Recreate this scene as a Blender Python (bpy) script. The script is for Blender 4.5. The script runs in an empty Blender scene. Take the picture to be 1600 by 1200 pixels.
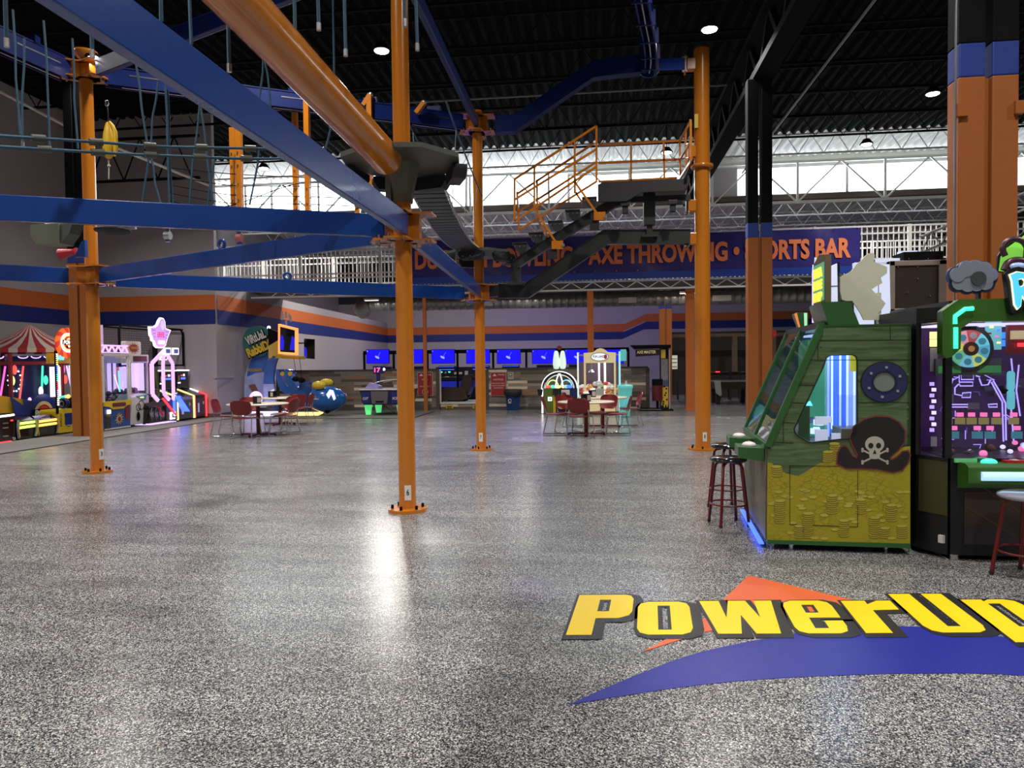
import bpy, math, random
from mathutils import Vector as V, Matrix
from mathutils.geometry import tessellate_polygon
random.seed(7)
SC = bpy.context.scene
COL = SC.collection
# ------------------------------------------------------------------ camera
FPX, CAMH = 1130.0, 1.6
PITCH = -math.atan((600-566)/FPX)
YAW = math.atan((935-800)/FPX*math.cos(PITCH))
ROLL = .012
FWD = V((-math.sin(YAW)*math.cos(PITCH), math.cos(YAW)*math.cos(PITCH), math.sin(PITCH)))
RT0 = V((math.cos(YAW), math.sin(YAW), 0)); UP0 = RT0.cross(FWD)
RT = RT0*math.cos(ROLL)-UP0*math.sin(ROLL); UP = UP0*math.cos(ROLL)+RT0*math.sin(ROLL)
EYE = V((0, 0, CAMH))
cam = bpy.data.objects.new('camera', bpy.data.cameras.new('camera')); COL.objects.link(cam)
cam.data.sensor_width = 36; cam.data.lens = FPX/1600*36; cam.data.clip_end = 200
cam.matrix_world = Matrix(((RT.x, UP.x, -FWD.x, 0), (RT.y, UP.y, -FWD.y, 0), (RT.z, UP.z, -FWD.z, CAMH), (0, 0, 0, 1)))
SC.camera = cam
# surveying: sight lines of the photograph met with a known plane of the hall
def ray(x, y): return FWD*FPX+RT*(x-800)-UP*(y-600)
def G(x, y, z=0):
    d = ray(x, y); return EYE+d*((z-CAMH)/d.z)
def P(x, y, Y):
    d = ray(x, y); return EYE+d*(Y/d.y)
def PX(x, y, X):
    d = ray(x, y); return EYE+d*(X/d.x)
# ------------------------------------------------------------------ view, world, lights
SC.view_settings.view_transform = 'Standard'; SC.view_settings.look = 'None'
SC.view_settings.gamma = 1; SC.view_settings.exposure = 0.0; SC.view_settings.use_curve_mapping = False
w = bpy.data.worlds.new('world'); SC.world = w; w.use_nodes = True
w.node_tree.nodes['Background'].inputs[0].default_value = (.75, .86, 1, 1)
w.node_tree.nodes['Background'].inputs[1].default_value = .3
LAMPS = [(2.35, 15.6), (-4.65, 15.6), (8.7, 20.2), (8.6, 24.6), (2.3, 24.5), (-11.5, 24.2)]
UNSEEN = [(-11.2, 15.4)]+[(x, y) for x in (-11.2, -4.65, 2.35, 9.0) for y in (9.6, 4.0, -2.5)]  # lights without lamp bodies; the first only adds light, no lamp hangs there
LAMPW = 300
def area(name, loc, power, color, sx, sy=None, rot=(0, 0, 0), spread=180):
    l = bpy.data.lights.new(name, 'AREA'); l.energy = power; l.color = color; l.size = sx
    l.shape = 'RECTANGLE' if sy else 'DISK'
    if sy: l.size_y = sy
    l.spread = math.radians(spread)
    o = bpy.data.objects.new(name, l); COL.objects.link(o); o.location = loc; o.rotation_euler = rot
    return o
for i, (x, y) in enumerate(LAMPS+UNSEEN):
    area('high_bay_light', (x, y, 8.36), LAMPW if i < len(LAMPS) else LAMPW*.8, (1, .965, .92), .34, spread=135)
# lamps of the rooms under and behind the mezzanine
for x, y, p_, c in ((-8.5, 28, 420, (1, .94, .86)), (-8.5, 36, 260, (1, .93, .88)), (-3.5, 37, 260, (.42, .3, 1)), (2.5, 37, 130, (.42, .32, 1))):
    area('rear_room_light', (x, y, 7.3), p_, c, .5)
# ------------------------------------------------------------------ materials
MATS = {}
def mat(name, col=(.5, .5, .5), rough=.5, metal=0, emit=None, es=1, coat=0, alpha=1, trans=0, var=.06, nscale=6, bump=0, spec=.5):
    if name in MATS: return MATS[name]
    m = bpy.data.materials.new(name); m.use_nodes = True; nt = m.node_tree; N = nt.nodes; L = nt.links
    b = N['Principled BSDF']
    tc = N.new('ShaderNodeTexCoord'); no = N.new('ShaderNodeTexNoise'); no.inputs['Scale'].default_value = nscale
    no.inputs['Detail'].default_value = 3
    L.new(tc.outputs['Object'], no.inputs['Vector'])
    mx = N.new('ShaderNodeMix'); mx.data_type = 'RGBA'
    mx.inputs['A'].default_value = tuple(max(0, c*(1-var)) for c in col)+(1,)
    mx.inputs['B'].default_value = tuple(min(1, c*(1+var)) for c in col)+(1,)
    L.new(no.outputs['Fac'], mx.inputs['Factor']); L.new(mx.outputs['Result'], b.inputs['Base Color'])
    b.inputs['Roughness'].default_value = rough; b.inputs['Metallic'].default_value = metal
    b.inputs['Specular IOR Level'].default_value = spec
    if coat: b.inputs['Coat Weight'].default_value = coat; b.inputs['Coat Roughness'].default_value = .06
    if emit: b.inputs['Emission Color'].default_value = tuple(emit)+(1,); b.inputs['Emission Strength'].default_value = es
    if alpha < 1: b.inputs['Alpha'].default_value = alpha
    if trans: b.inputs['Transmission Weight'].default_value = trans
    if bump:
        bp = N.new('ShaderNodeBump'); bp.inputs['Strength'].default_value = bump; bp.inputs['Distance'].default_value = .01
        L.new(no.outputs['Fac'], bp.inputs['Height']); L.new(bp.outputs['Normal'], b.inputs['Normal'])
    MATS[name] = m; return m
def glow(name, c=(1, 1, 1), s=1.0): return mat(name, tuple(x*.5 for x in c), .4, emit=c, es=s, var=.02)
def glass(name, tint=(.8, .85, .9), op=.1):
    if name in MATS: return MATS[name]
    m = bpy.data.materials.new(name); m.use_nodes = True; nt = m.node_tree; N = nt.nodes; L = nt.links
    N.remove(N['Principled BSDF']); out = N['Material Output']
    t = N.new('ShaderNodeBsdfTransparent'); t.inputs[0].default_value = tuple(1-(1-c)*.4 for c in tint)+(1,)
    g = N.new('ShaderNodeBsdfGlossy'); g.inputs['Roughness'].default_value = .03
    lw = N.new('ShaderNodeLayerWeight'); lw.inputs[0].default_value = .5; fr = N.new('ShaderNodeMath'); fr.operation = 'POWER'; fr.inputs[1].default_value = 4; L.new(lw.outputs['Facing'], fr.inputs[0])
    ad = N.new('ShaderNodeMath'); ad.operation = 'MULTIPLY_ADD'; ad.inputs[1].default_value = .45; ad.inputs[2].default_value = .02+op*.35
    mx = N.new('ShaderNodeMixShader'); L.new(fr.outputs[0], ad.inputs[0]); L.new(ad.outputs[0], mx.inputs[0])
    L.new(t.outputs[0], mx.inputs[1]); L.new(g.outputs[0], mx.inputs[2]); L.new(mx.outputs[0], out.inputs[0])
    MATS[name] = m; return m
def nodes(name):
    m = bpy.data.materials.new(name); m.use_nodes = True; MATS[name] = m
    return m, m.node_tree.nodes, m.node_tree.links, m.node_tree.nodes['Principled BSDF']
def ramp(N, stops, interp='LINEAR'):
    r = N.new('ShaderNodeValToRGB'); cr = r.color_ramp; cr.interpolation = interp
    while len(cr.elements) < len(stops): cr.elements.new(.5)
    for e, (p, c) in zip(cr.elements, stops): e.position = p; e.color = tuple(c)+(1,)
    return r
def floor_mat():
    m, N, L, b = nodes('speckled_epoxy')
    tc = N.new('ShaderNodeTexCoord')
    vo = N.new('ShaderNodeTexVoronoi'); vo.inputs['Scale'].default_value = 185
    L.new(tc.outputs['Object'], vo.inputs['Vector'])
    sx = N.new('ShaderNodeSeparateColor'); L.new(vo.outputs['Color'], sx.inputs[0])
    r = ramp(N, [(0, (.008, .009, .013)), (.26, (.05, .052, .06)), (.42, (.14, .14, .145)), (.58, (.27, .265, .26)),
                 (.71, (.40, .395, .38)), (.85, (.66, .65, .62)), (.965, (.17, .11, .085))], 'CONSTANT')
    L.new(sx.outputs[0], r.inputs[0])
    no = N.new('ShaderNodeTexNoise'); no.inputs['Scale'].default_value = 1.3; no.inputs['Detail'].default_value = 5
    L.new(tc.outputs['Object'], no.inputs['Vector'])
    r2 = ramp(N, [(.3, (.88, .88, .88)), (.7, (1, 1, 1))]); L.new(no.outputs['Fac'], r2.inputs[0])
    mx = N.new('ShaderNodeMix'); mx.data_type = 'RGBA'; mx.blend_type = 'MULTIPLY'; mx.inputs['Factor'].default_value = 1
    mp = N.new('ShaderNodeMapping'); mp.inputs['Scale'].default_value = (.35, 2.6, 1); L.new(tc.outputs['Object'], mp.inputs['Vector'])
    n4 = N.new('ShaderNodeTexNoise'); n4.inputs['Scale'].default_value = 1.6; n4.inputs['Detail'].default_value = 6; L.new(mp.outputs[0], n4.inputs['Vector'])
    r4 = ramp(N, [(.35, (.72,)*3), (.62, (1,)*3)]); L.new(n4.outputs['Fac'], r4.inputs[0])
    mx2 = N.new('ShaderNodeMix'); mx2.data_type = 'RGBA'; mx2.blend_type = 'MULTIPLY'; mx2.inputs['Factor'].default_value = 1
    L.new(r.outputs[0], mx.inputs['A']); L.new(r2.outputs[0], mx.inputs['B']); L.new(mx.outputs['Result'], mx2.inputs['A']); L.new(r4.outputs[0], mx2.inputs['B']); L.new(mx2.outputs['Result'], b.inputs['Base Color'])
    r3 = ramp(N, [(.3, (.23,)*3), (.7, (.28,)*3)]); L.new(no.outputs['Fac'], r3.inputs[0]); L.new(r3.outputs[0], b.inputs['Roughness'])
    b.inputs['Specular IOR Level'].default_value = .42
    n2 = N.new('ShaderNodeTexNoise'); n2.inputs['Scale'].default_value = 26; n2.inputs['Detail'].default_value = 2
    L.new(tc.outputs['Object'], n2.inputs['Vector'])
    bp = N.new('ShaderNodeBump'); bp.inputs['Strength'].default_value = .05; bp.inputs['Distance'].default_value = .002
    L.new(n2.outputs['Fac'], bp.inputs['Height']); L.new(bp.outputs['Normal'], b.inputs['Normal'])
    return m
def wood_wall_mat():
    m, N, L, b = nodes('reclaimed_planks')
    tc = N.new('ShaderNodeTexCoord'); mp = N.new('ShaderNodeMapping')
    mp.inputs['Rotation'].default_value = (math.radians(90), 0, 0)
    L.new(tc.outputs['Object'], mp.inputs['Vector'])
    br = N.new('ShaderNodeTexBrick'); br.offset = .37; br.offset_frequency = 3; br.squash = .6; br.squash_frequency = 2
    br.inputs['Scale'].default_value = 1; br.inputs['Brick Width'].default_value = 1.15; br.inputs['Row Height'].default_value = .098
    br.inputs['Mortar Size'].default_value = .004; br.inputs['Bias'].default_value = 0
    br.inputs['Color1'].default_value = (0, 0, 0, 1); br.inputs['Color2'].default_value = (1, 1, 1, 1); br.inputs['Mortar'].default_value = (.3, .3, .3, 1)
    L.new(mp.outputs[0], br.inputs['Vector'])
    r = ramp(N, [(0, (.13, .105, .085)), (.18, (.27, .22, .175)), (.36, (.38, .20, .11)), (.48, (.2, .185, .165)), (.60, (.44, .34, .25)),
                 (.70, (.29, .25, .205)), (.77, (.92, .74, .54)), (.93, (.22, .205, .19))], 'CONSTANT')
    L.new(br.outputs['Color'], r.inputs[0])
    no = N.new('ShaderNodeTexNoise'); no.inputs['Scale'].default_value = 9; no.inputs['Detail'].default_value = 4
    mp2 = N.new('ShaderNodeMapping'); mp2.inputs['Scale'].default_value = (.3, 1, 5); L.new(tc.outputs['Object'], mp2.inputs['Vector']); L.new(mp2.outputs[0], no.inputs['Vector'])
    r2 = ramp(N, [(.3, (.65,)*3), (.75, (1.1,)*3)]); L.new(no.outputs['Fac'], r2.inputs[0])
    mx = N.new('ShaderNodeMix'); mx.data_type = 'RGBA'; mx.blend_type = 'MULTIPLY'; mx.inputs['Factor'].default_value = 1
    L.new(r.outputs[0], mx.inputs['A']); L.new(r2.outputs[0], mx.inputs['B']); L.new(mx.outputs['Result'], b.inputs['Base Color'])
    b.inputs['Roughness'].default_value = .7
    return m
def green_plank_mat():
    m, N, L, b = nodes('painted_green_planks')
    tc = N.new('ShaderNodeTexCoord'); mp = N.new('ShaderNodeMapping'); mp.inputs['Scale'].default_value = (1.2, 1, 14)
    L.new(tc.outputs['Object'], mp.inputs['Vector'])
    no = N.new('ShaderNodeTexNoise'); no.inputs['Scale'].default_value = 2.2; no.inputs['Detail'].default_value = 6; no.inputs['Distortion'].default_value = 1.2
    L.new(mp.outputs[0], no.inputs['Vector'])
    r = ramp(N, [(.25, (.03, .055, .022)), (.42, (.06, .11, .045)), (.6, (.095, .16, .07)), (.8, (.135, .21, .10))]); L.new(no.outputs['Fac'], r.inputs[0])
    L.new(r.outputs[0], b.inputs['Base Color']); b.inputs['Roughness'].default_value = .28
    return m
M_FLOOR = floor_mat(); M_PLANK = wood_wall_mat(); M_GPLANK = green_plank_mat()
ORANGE = mat('orange_paint', (.53, .17, .011), .24, coat=.5, bump=.05, nscale=18)
ORANGE2 = mat('orange_column_paint', (.36, .105, .018), .45)
BLUE = mat('blue_paint', (.006, .042, .22), .26, coat=.2, bump=.03, nscale=22, var=.12)
BLUE2 = mat('blue_track_paint', (.004, .014, .105), .4, coat=.05, spec=.3)
BLUEB = mat('blue_band_paint', (.012, .04, .26), .5)
BLACK = mat('black_paint', (.005, .005, .006), .8, spec=.12)
CHAR = mat('charcoal_paint', (.022, .024, .024), .42)
OLIVE = mat('grey_green_paint', (.075, .08, .065), .5)
DECKB = mat('black_deck', (.007, .007, .008), .85, spec=.06)
DECKW = mat('white_deck', (.8, .8, .78), .5)
WALL = mat('lavender_grey_paint', (.40, .365, .375), .7, bump=.1, nscale=30)
WALLD = mat('dark_wall_paint', (.03, .03, .034), .7)
WHITE = mat('white_paint', (.72, .71, .68), .5)
WOR = mat('orange_wall_stripe', (.55, .13, .02), .6)
WBL = mat('blue_wall_stripe', (.006, .022, .17), .55)
STEEL = mat('brushed_steel', (.55, .55, .56), .3, metal=1)
CHROME = mat('chrome', (.7, .7, .72), .12, metal=1)
RUBBER = mat('black_rubber', (.012, .012, .013), .6)
RED = mat('dark_red_plastic', (.19, .012, .016), .35)
REDP = mat('red_powder_coat', (.13, .008, .01), .3)
BLKGL = mat('gloss_black', (.008, .008, .01), .12, coat=.5)
ROPE = mat('blue_rope', (.03, .085, .135), .8, var=.3, nscale=60)
YEL = mat('yellow_vinyl', (.75, .45, .015), .5)
CREAM = mat('cream_laminate', (.62, .54, .42), .35)
# ------------------------------------------------------------------ mesh builder
X3, Y3, Z3 = V((1, 0, 0)), V((0, 1, 0)), V((0, 0, 1))
def v3(p): return p if isinstance(p, V) else V(p)
def tag(o, label=None, cat=None, group=None, kind=None):
    if label: o['label'] = label
    if cat: o['category'] = cat
    if group: o['group'] = group
    if kind: o['kind'] = kind
    return o
def T(name, label, cat, loc=(0, 0, 0), rz=0, group=None):
    o = bpy.data.objects.new(name, None); COL.objects.link(o); o.location = loc; o.rotation_euler = (0, 0, rz)
    o.empty_display_size = .2
    return tag(o, label, cat, group)
class MB:
    def __init__(s, m=None):
        s.v = []; s.f = []; s.mi = []; s.sm = []; s.mats = []; s.cur = 0
        if m: s.m(m)
    def m(s, mt):
        if mt not in s.mats: s.mats.append(mt)
        s.cur = s.mats.index(mt); return s
    def face(s, idx, sm=False): s.f.append(idx); s.mi.append(s.cur); s.sm.append(sm)
    def add(s, vs, fs, sm=False):
        b = len(s.v); s.v += [v3(p) for p in vs]
        for f in fs: s.face([b+i for i in f], sm)
        return s
    def hexa(s, a, b):      # a: 4 pts loop, b: 4 pts loop opposite
        return s.add(list(a)+list(b), [(3, 2, 1, 0), (4, 5, 6, 7), (0, 1, 5, 4), (1, 2, 6, 5), (2, 3, 7, 6), (3, 0, 4, 7)])
    def box(s, c, d, rz=0):
        c = v3(c); dx, dy, dz = [q/2 for q in d]; cs, sn = math.cos(rz), math.sin(rz)
        def q(x, y, z): return c+V((x*cs-y*sn, x*sn+y*cs, z))
        return s.hexa([q(-dx, -dy, -dz), q(dx, -dy, -dz), q(dx, dy, -dz), q(-dx, dy, -dz)], [q(-dx, -dy, dz), q(dx, -dy, dz), q(dx, dy, dz), q(-dx, dy, dz)])
    def bx(s, x0, x1, y0, y1, z0, z1): return s.box(((x0+x1)/2, (y0+y1)/2, (z0+z1)/2), (abs(x1-x0), abs(y1-y0), abs(z1-z0)))
    def bar(s, p0, p1, w, h, up=Z3):
        p0, p1 = v3(p0), v3(p1); d = (p1-p0).normalized()
        if abs(d.dot(up)) > .98: up = X3
        r = d.cross(up).normalized(); u = r.cross(d).normalized(); r *= w/2; u *= h/2
        return s.hexa([p0-r-u, p0+r-u, p0+r+u, p0-r+u], [p1-r-u, p1+r-u, p1+r+u, p1-r+u])
    def cyl(s, p0, p1, r, r1=None, n=16, caps=True):
        p0, p1 = v3(p0), v3(p1); r1 = r if r1 is None else r1
        d = (p1-p0).normalized(); a = X3 if abs(d.x) < .8 else Y3; u = d.cross(a).normalized(); w_ = d.cross(u)
        ring = [u*math.cos(2*math.pi*i/n)+w_*math.sin(2*math.pi*i/n) for i in range(n)]
        A = [p0+q*r for q in ring]; B = [p1+q*r1 for q in ring]
        s.add(A+B, [(i, (i+1) % n, n+(i+1) % n, n+i) for i in range(n)], True)
        if caps:
            s.add(A, [tuple(range(n-1, -1, -1))]); s.add(B, [tuple(range(n))])
        return s
    def tube(s, pts, r, n=8, closed=False):
        pts = [v3(p) for p in pts]; k = len(pts); rings = []; ref = None
        for i, p in enumerate(pts):
            if closed: d = pts[(i+1) % k]-pts[i-1]
            else: d = (pts[min(i+1, k-1)]-pts[max(i-1, 0)])
            d.normalize()
            if ref is None: ref = Z3 if abs(d.z) < .9 else X3
            u = d.cross(ref)
            if u.length < 1e-4: u = d.cross(Y3)
            u.normalize(); w_ = u.cross(d).normalized(); ref = w_
            rr = r[i] if isinstance(r, (list, tuple)) else r
            rings += [p+(u*math.cos(2*math.pi*j/n)+w_*math.sin(2*math.pi*j/n))*rr for j in range(n)]
        fs = []
        for i in range(k if closed else k-1):
            a, b = i*n, ((i+1) % k)*n
            fs += [(a+j, a+(j+1) % n, b+(j+1) % n, b+j) for j in range(n)]
        s.add(rings, fs, True)
        if not closed: s.add(rings[:n], [tuple(range(n-1, -1, -1))]); s.add(rings[-n:], [tuple(range(n))])
        return s
    def poly(s, loops, o=(0, 0, 0), ux=X3, uy=Z3, t=None):   # loops: [outer, hole...] 2D ; t extrusion vector
        o = v3(o); ux = v3(ux); uy = v3(uy)
        if not isinstance(loops[0][0], (list, tuple, V)): loops = [loops]
        tri = tessellate_polygon([[V((p[0], p[1], 0)) for p in lp] for lp in loops])
        flat = [p for lp in loops for p in lp]; W = [o+ux*p[0]+uy*p[1] for p in flat]
        if t is None: return s.add(W, [tuple(q) for q in tri])
        t = v3(t); s.add(W, [tuple(q) for q in tri]); s.add([p+t for p in W], [tuple(q) for q in tri])
        b = 0
        for lp in loops:
            k = len(lp); A = W[b:b+k]; s.add(A+[p+t for p in A], [(i, (i+1) % k, k+(i+1) % k, k+i) for i in range(k)]); b += k
        return s
    def lathe(s, prof, c=(0, 0, 0), n=20, sm=True):
        c = v3(c); k = len(prof)
        W = [c+V((r*math.cos(2*math.pi*j/n), r*math.sin(2*math.pi*j/n), z)) for r, z in prof for j in range(n)]
        s.add(W, [(i*n+j, i*n+(j+1) % n, (i+1)*n+(j+1) % n, (i+1)*n+j) for i in range(k-1) for j in range(n)], sm)
        return s
    def sph(s, c, r, n=12, m=8):
        c = v3(c); r = (r, r, r) if not isinstance(r, (tuple, list)) else r
        W = [c+V((r[0]*math.sin(math.pi*i/m)*math.cos(2*math.pi*j/n), r[1]*math.sin(math.pi*i/m)*math.sin(2*math.pi*j/n), r[2]*math.cos(math.pi*i/m))) for i in range(m+1) for j in range(n)]
        return s.add(W, [(i*n+j, (i+1)*n+j, (i+1)*n+(j+1) % n, i*n+(j+1) % n) for i in range(m) for j in range(n)], True)
    def text(s, txt, o, ux=X3, uy=Z3, w=None, h=None, t=None, bold=0, center=False, slant=0):
        cu = bpy.data.curves.new('t', 'FONT'); cu.body = txt; cu.size = 1; cu.offset = bold; cu.shear = slant; cu.resolution_u = 3
        ob = bpy.data.objects.new('t', cu); COL.objects.link(ob)
        dg = bpy.context.evaluated_depsgraph_get(); me = bpy.data.meshes.new_from_object(ob.evaluated_get(dg))
        vs = [x.co.copy() for x in me.vertices]; fs = [tuple(p.vertices) for p in me.polygons]
        bpy.data.objects.remove(ob); bpy.data.curves.remove(cu); bpy.data.meshes.remove(me)
        if not vs: return s
        x0 = min(q.x for q in vs); x1 = max(q.x for q in vs); y0 = min(q.y for q in vs); y1 = max(q.y for q in vs)
        sy = h/(y1-y0) if h else 1; sx = w/(x1-x0) if w else sy
        o = v3(o); ux = v3(ux); uy = v3(uy)
        cx = (x0+x1)/2 if center else x0; cy = (y0+y1)/2 if center else y0
        W = [o+ux*((q.x-cx)*sx)+uy*((q.y-cy)*sy) for q in vs]
        s.add(W, fs)
        if t:
            t = v3(t); s.add([p+t for p in W], fs)
            from collections import Counter
            ec = Counter()
            for f in fs:
                for i in range(len(f)): ec[tuple(sorted((f[i], f[(i+1) % len(f)])))] += 1
            for (a, b), c_ in ec.items():
                if c_ == 1: s.add([W[a], W[b], W[b]+t, W[a]+t], [(0, 1, 2, 3)])
        return s
    def build(s, name, parent=None, bevel=0, kind=None, label=None):
        me = bpy.data.meshes.new(name); me.from_pydata([tuple(p) for p in s.v], [], s.f)
        for mt in s.mats: me.materials.append(mt)
        for p, i, q in zip(me.polygons, s.mi, s.sm): p.material_index = i; p.use_smooth = q
        me.validate(); me.update()
        o = bpy.data.objects.new(name, me); COL.objects.link(o)
        if parent: o.parent = parent
        if bevel:
            md = o.modifiers.new('bevel', 'BEVEL'); md.width = bevel; md.segments = 2; md.limit_method = 'ANGLE'; md.angle_limit = .6
        if kind: o['kind'] = kind
        if label: o['label'] = label
        return o
def clone(o, parent=None):
    c = o.copy(); COL.objects.link(c)
    if parent: c.parent = parent; c.matrix_parent_inverse = o.matrix_parent_inverse.copy()
    for ch in list(o.children): clone(ch, c)
    return c
def circ(cx, cy, r, n=24, ry=None, a0=0): return [(cx+r*math.cos(2*math.pi*i/n+a0), cy+(ry or r)*math.sin(2*math.pi*i/n+a0)) for i in range(n)]
def rrect(x0, y0, x1, y1, r, n=4):
    out = []
    for cx, cy, a in ((x1-r, y1-r, 0), (x0+r, y1-r, 90), (x0+r, y0+r, 180), (x1-r, y0+r, 270)):
        out += [(cx+r*math.cos(math.radians(a+90*i/n)), cy+r*math.sin(math.radians(a+90*i/n))) for i in range(n+1)]
    return out
def offset(pl, d):
    n = len(pl); A = sum(pl[i][0]*pl[(i+1) % n][1]-pl[(i+1) % n][0]*pl[i][1] for i in range(n)); sg = 1 if A > 0 else -1
    out = []
    for i in range(n):
        p0, p1, p2 = V(pl[i-1]), V(pl[i]), V(pl[(i+1) % n]); a = (p1-p0); b = (p2-p1)
        if a.length < 1e-6 or b.length < 1e-6: out.append(tuple(p1)); continue
        a.normalize(); b.normalize(); na = V((a.y, -a.x))*sg; nb = V((b.y, -b.x))*sg; m_ = na+nb
        if m_.length < 1e-3: m_ = na
        m_.normalize(); k = d/max(.35, m_.dot(na)); out.append((p1.x+m_.x*k, p1.y+m_.y*k))
    return out
def struct(mb, name, parent=None, **k): return mb.build(name, parent, kind='structure', **k)
# ================================================================== SETTING
struct(MB(M_FLOOR).add([(-16.2, -8, 0), (18, -8, 0), (18, 43.7, 0), (-16.2, 43.7, 0)], [(0, 1, 2, 3)]), 'floor')
XL, YF, XN, YB, XB = -16.0, 21.15, -11.72, 43.5, -12.9
struct(MB(WALL).bx(XL-.2, XL, -8, 43.6, 0, 9.4), 'wall_left')
struct(MB(WALL).bx(XL, XN, YF, YF+.15, 0, 9.4), 'wall_far_left')
struct(MB(WALL).hexa([(XN, YF+.15, 0), (XB, YB, 0), (XB-.2, YB, 0), (XN-.2, YF+.15, 0)], [(XN, YF+.15, 4.1), (XB, YB, 4.1), (XB-.2, YB, 4.1), (XN-.2, YF+.15, 4.1)]), 'wall_inner_left')
struct(MB(WALL).bx(-16, 18, YB, YB+.2, 0, 5.3).m(WALLD).bx(-16, 18, YB, YB+.2, 5.3, 8.3), 'wall_back')
struct(MB(WALLD).bx(18, 18.2, -8, YB, 0, 9.4), 'wall_right')
struct(MB(WALL).bx(-16, 18, -8.2, -8, 0, 9.4), 'wall_rear')
# painted stripes
st = MB(WOR); S1, S2, S3 = 3.80, 3.34, 2.89
def stripes(name, p0, p1, n):
    p0, p1, n = V(p0), V(p1), V(n)*.006
    m = MB(WOR).hexa([p0+Z3*S2, p1+Z3*S2, p1+Z3*S2+n, p0+Z3*S2+n], [p0+Z3*S1, p1+Z3*S1, p1+Z3*S1+n, p0+Z3*S1+n])
    m.m(WBL).hexa([p0+Z3*S3, p1+Z3*S3, p1+Z3*S3+n, p0+Z3*S3+n], [p0+Z3*S2, p1+Z3*S2, p1+Z3*S2+n, p0+Z3*S2+n])
    struct(m, name)
stripes('trim_1', (XL, -8, 0), (XL, YF, 0), (1, 0, 0))
stripes('trim_2', (XL, YF, 0), (XN, YF, 0), (0, -1, 0))
stripes('trim_3', (XN+.01, YF+.1, 0), (XB+.01, YB, 0), (1, 0, 0))
b0 = P(972, 511, YB); b1 = P(1006, 496, YB); dz = .56
def bandpoly(za, zb): return [(XB, za), (b0.x, za), (b1.x, za+dz), (18, za+dz), (18, zb+dz), (b1.x+.15, zb+dz), (b0.x+.15, zb), (XB, zb)]
struct(MB(WOR).poly(bandpoly(3.34, 3.80), (0, YB-.006, 0), t=(0, .006, 0)).m(WBL).poly(bandpoly(2.89, 3.34), (0, YB-.006, 0), t=(0, .006, 0)), 'trim_4')
# baseboards
BASE = mat('grey_base', (.09, .085, .09), .6)
struct(MB(BASE).bx(XL, XN+.012, YF-.015, YF, 0, .12), 'baseboard_far_left')
struct(MB(BASE).bar((XN+.01, YF, .06), (XB+.01, YB, .06), .02, .12), 'baseboard_inner_left')
# roof deck, ribs run front to back
def deck(name, y0, y1, z, m, x0=-16.2, x1=18, step=.3):
    mb = MB(m); x = x0; pr = []
    while x < x1:
        pr += [(x, z), (x+step*.22, z-.11), (x+step*.5, z-.11), (x+step*.72, z)]; x += step
    A = [(a, y0, b) for a, b in pr]; B = [(a, y1, b) for a, b in pr]; n = len(pr)
    mb.add(A+B, [(i, i+1, n+i+1, n+i) for i in range(n-1)])
    mb.bx(x0, x1, y0, y1, z+.02, z+.12)
    return struct(mb, name)
deck('ceiling', -8.2, 26.0, 9.4, DECKB)
deck('ceiling', 26.0, 29.1, 9.4, DECKW)
deck('ceiling', 29.1, 43.7, 8.15, DECKW)
# window band under the high roof
YW, W0, W1 = 28.9, 7.85, 8.95
SKYG = mat('bright_window', (.5, .5, .5), .3, emit=(.86, .95, 1), es=5.5, var=.02)
wx = [-13.0, -9.2, -4.9, -1.2, None, 5.75, 9.4, 13.0, 17.6]
pier = (P(1063, 300, YW).x, P(1150, 300, YW).x)
edges = [(-15.9, -13.4), (-13.4, -9.3), (-9.3, -5.2), (-5.2, -1.1), (-1.1, pier[0]), (pier[1], 9.4), (9.4, 13.5), (13.5, 17.9)]
for i, (a, b) in enumerate(edges):
    W1 = 9.33 if a < -2 else 8.95
    f = MB(WHITE).bx(a, b, YW-.05, YW+.05, W0, W0+.05).bx(a, b, YW-.05, YW+.05, W1-.05, W1).bx(a, a+.05, YW-.05, YW+.05, W0, W1).bx(b-.05, b, YW-.05, YW+.05, W0, W1)
    wo = struct(f, 'window_%d' % (i+1)); struct(MB(SKYG).bx(a+.05, b-.05, YW, YW+.02, W0+.05, W1-.05), 'pane', wo)
struct(MB(WALL).bx(pier[0], pier[1], YW-.1, YW+.1, 7.65, 8.95).m(WHITE).bx(-1.1, 18, YW-.06, YW+.1, 8.95, 9.4), 'wall_clerestory')
struct(MB(mat('rust_brown_sill', (.10, .07, .06), .7)).bx(-16, 18, YW-.15, YW+.2, 7.65, 7.85), 'trim_5')
# white girder in front of the windows
def truss(name, y, x0, x1, z0, z1, pitch, m, lab, cat, grp=None, ch=.06, rod=.025, vert=False, k0=0):
    mb = MB(m).bar((x0, y, z0), (x1, y, z0), ch, ch).bar((x0, y, z1), (x1, y, z1), ch, ch)
    x = x0+k0; up = False
    while x+pitch < x1+1e-3:
        a, b = (z0, z1) if up else (z1, z0)
        mb.bar((x, y, a), (x+pitch, y, b), rod, rod)
        if vert and not up: mb.bar((x+pitch, y, z0), (x+pitch, y, z1), rod*1.4, rod*1.4)
        x += pitch; up = not up
    return tag(mb.build(name), lab, cat, grp)
truss('roof_girder', 28.3, -15.8, 17.8, 7.45, 8.95, 1.55, WHITE, 'long white girder with vertical posts and diagonals in front of the clerestory windows', 'girder', ch=.1, rod=.055, vert=True)
for k in range(12):
    y = 26.0-1.98*k; wh = k < 1
    truss('roof_joist', y, -15.4, 17.9, 8.62, 9.28, .42, WHITE if wh else BLACK,
          'white open-web joist closest to the clerestory windows' if wh else 'black open-web steel joist spanning the hall under the black roof deck', 'joist', None if wh else 'black roof joists', ch=.055, rod=.022)
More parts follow.
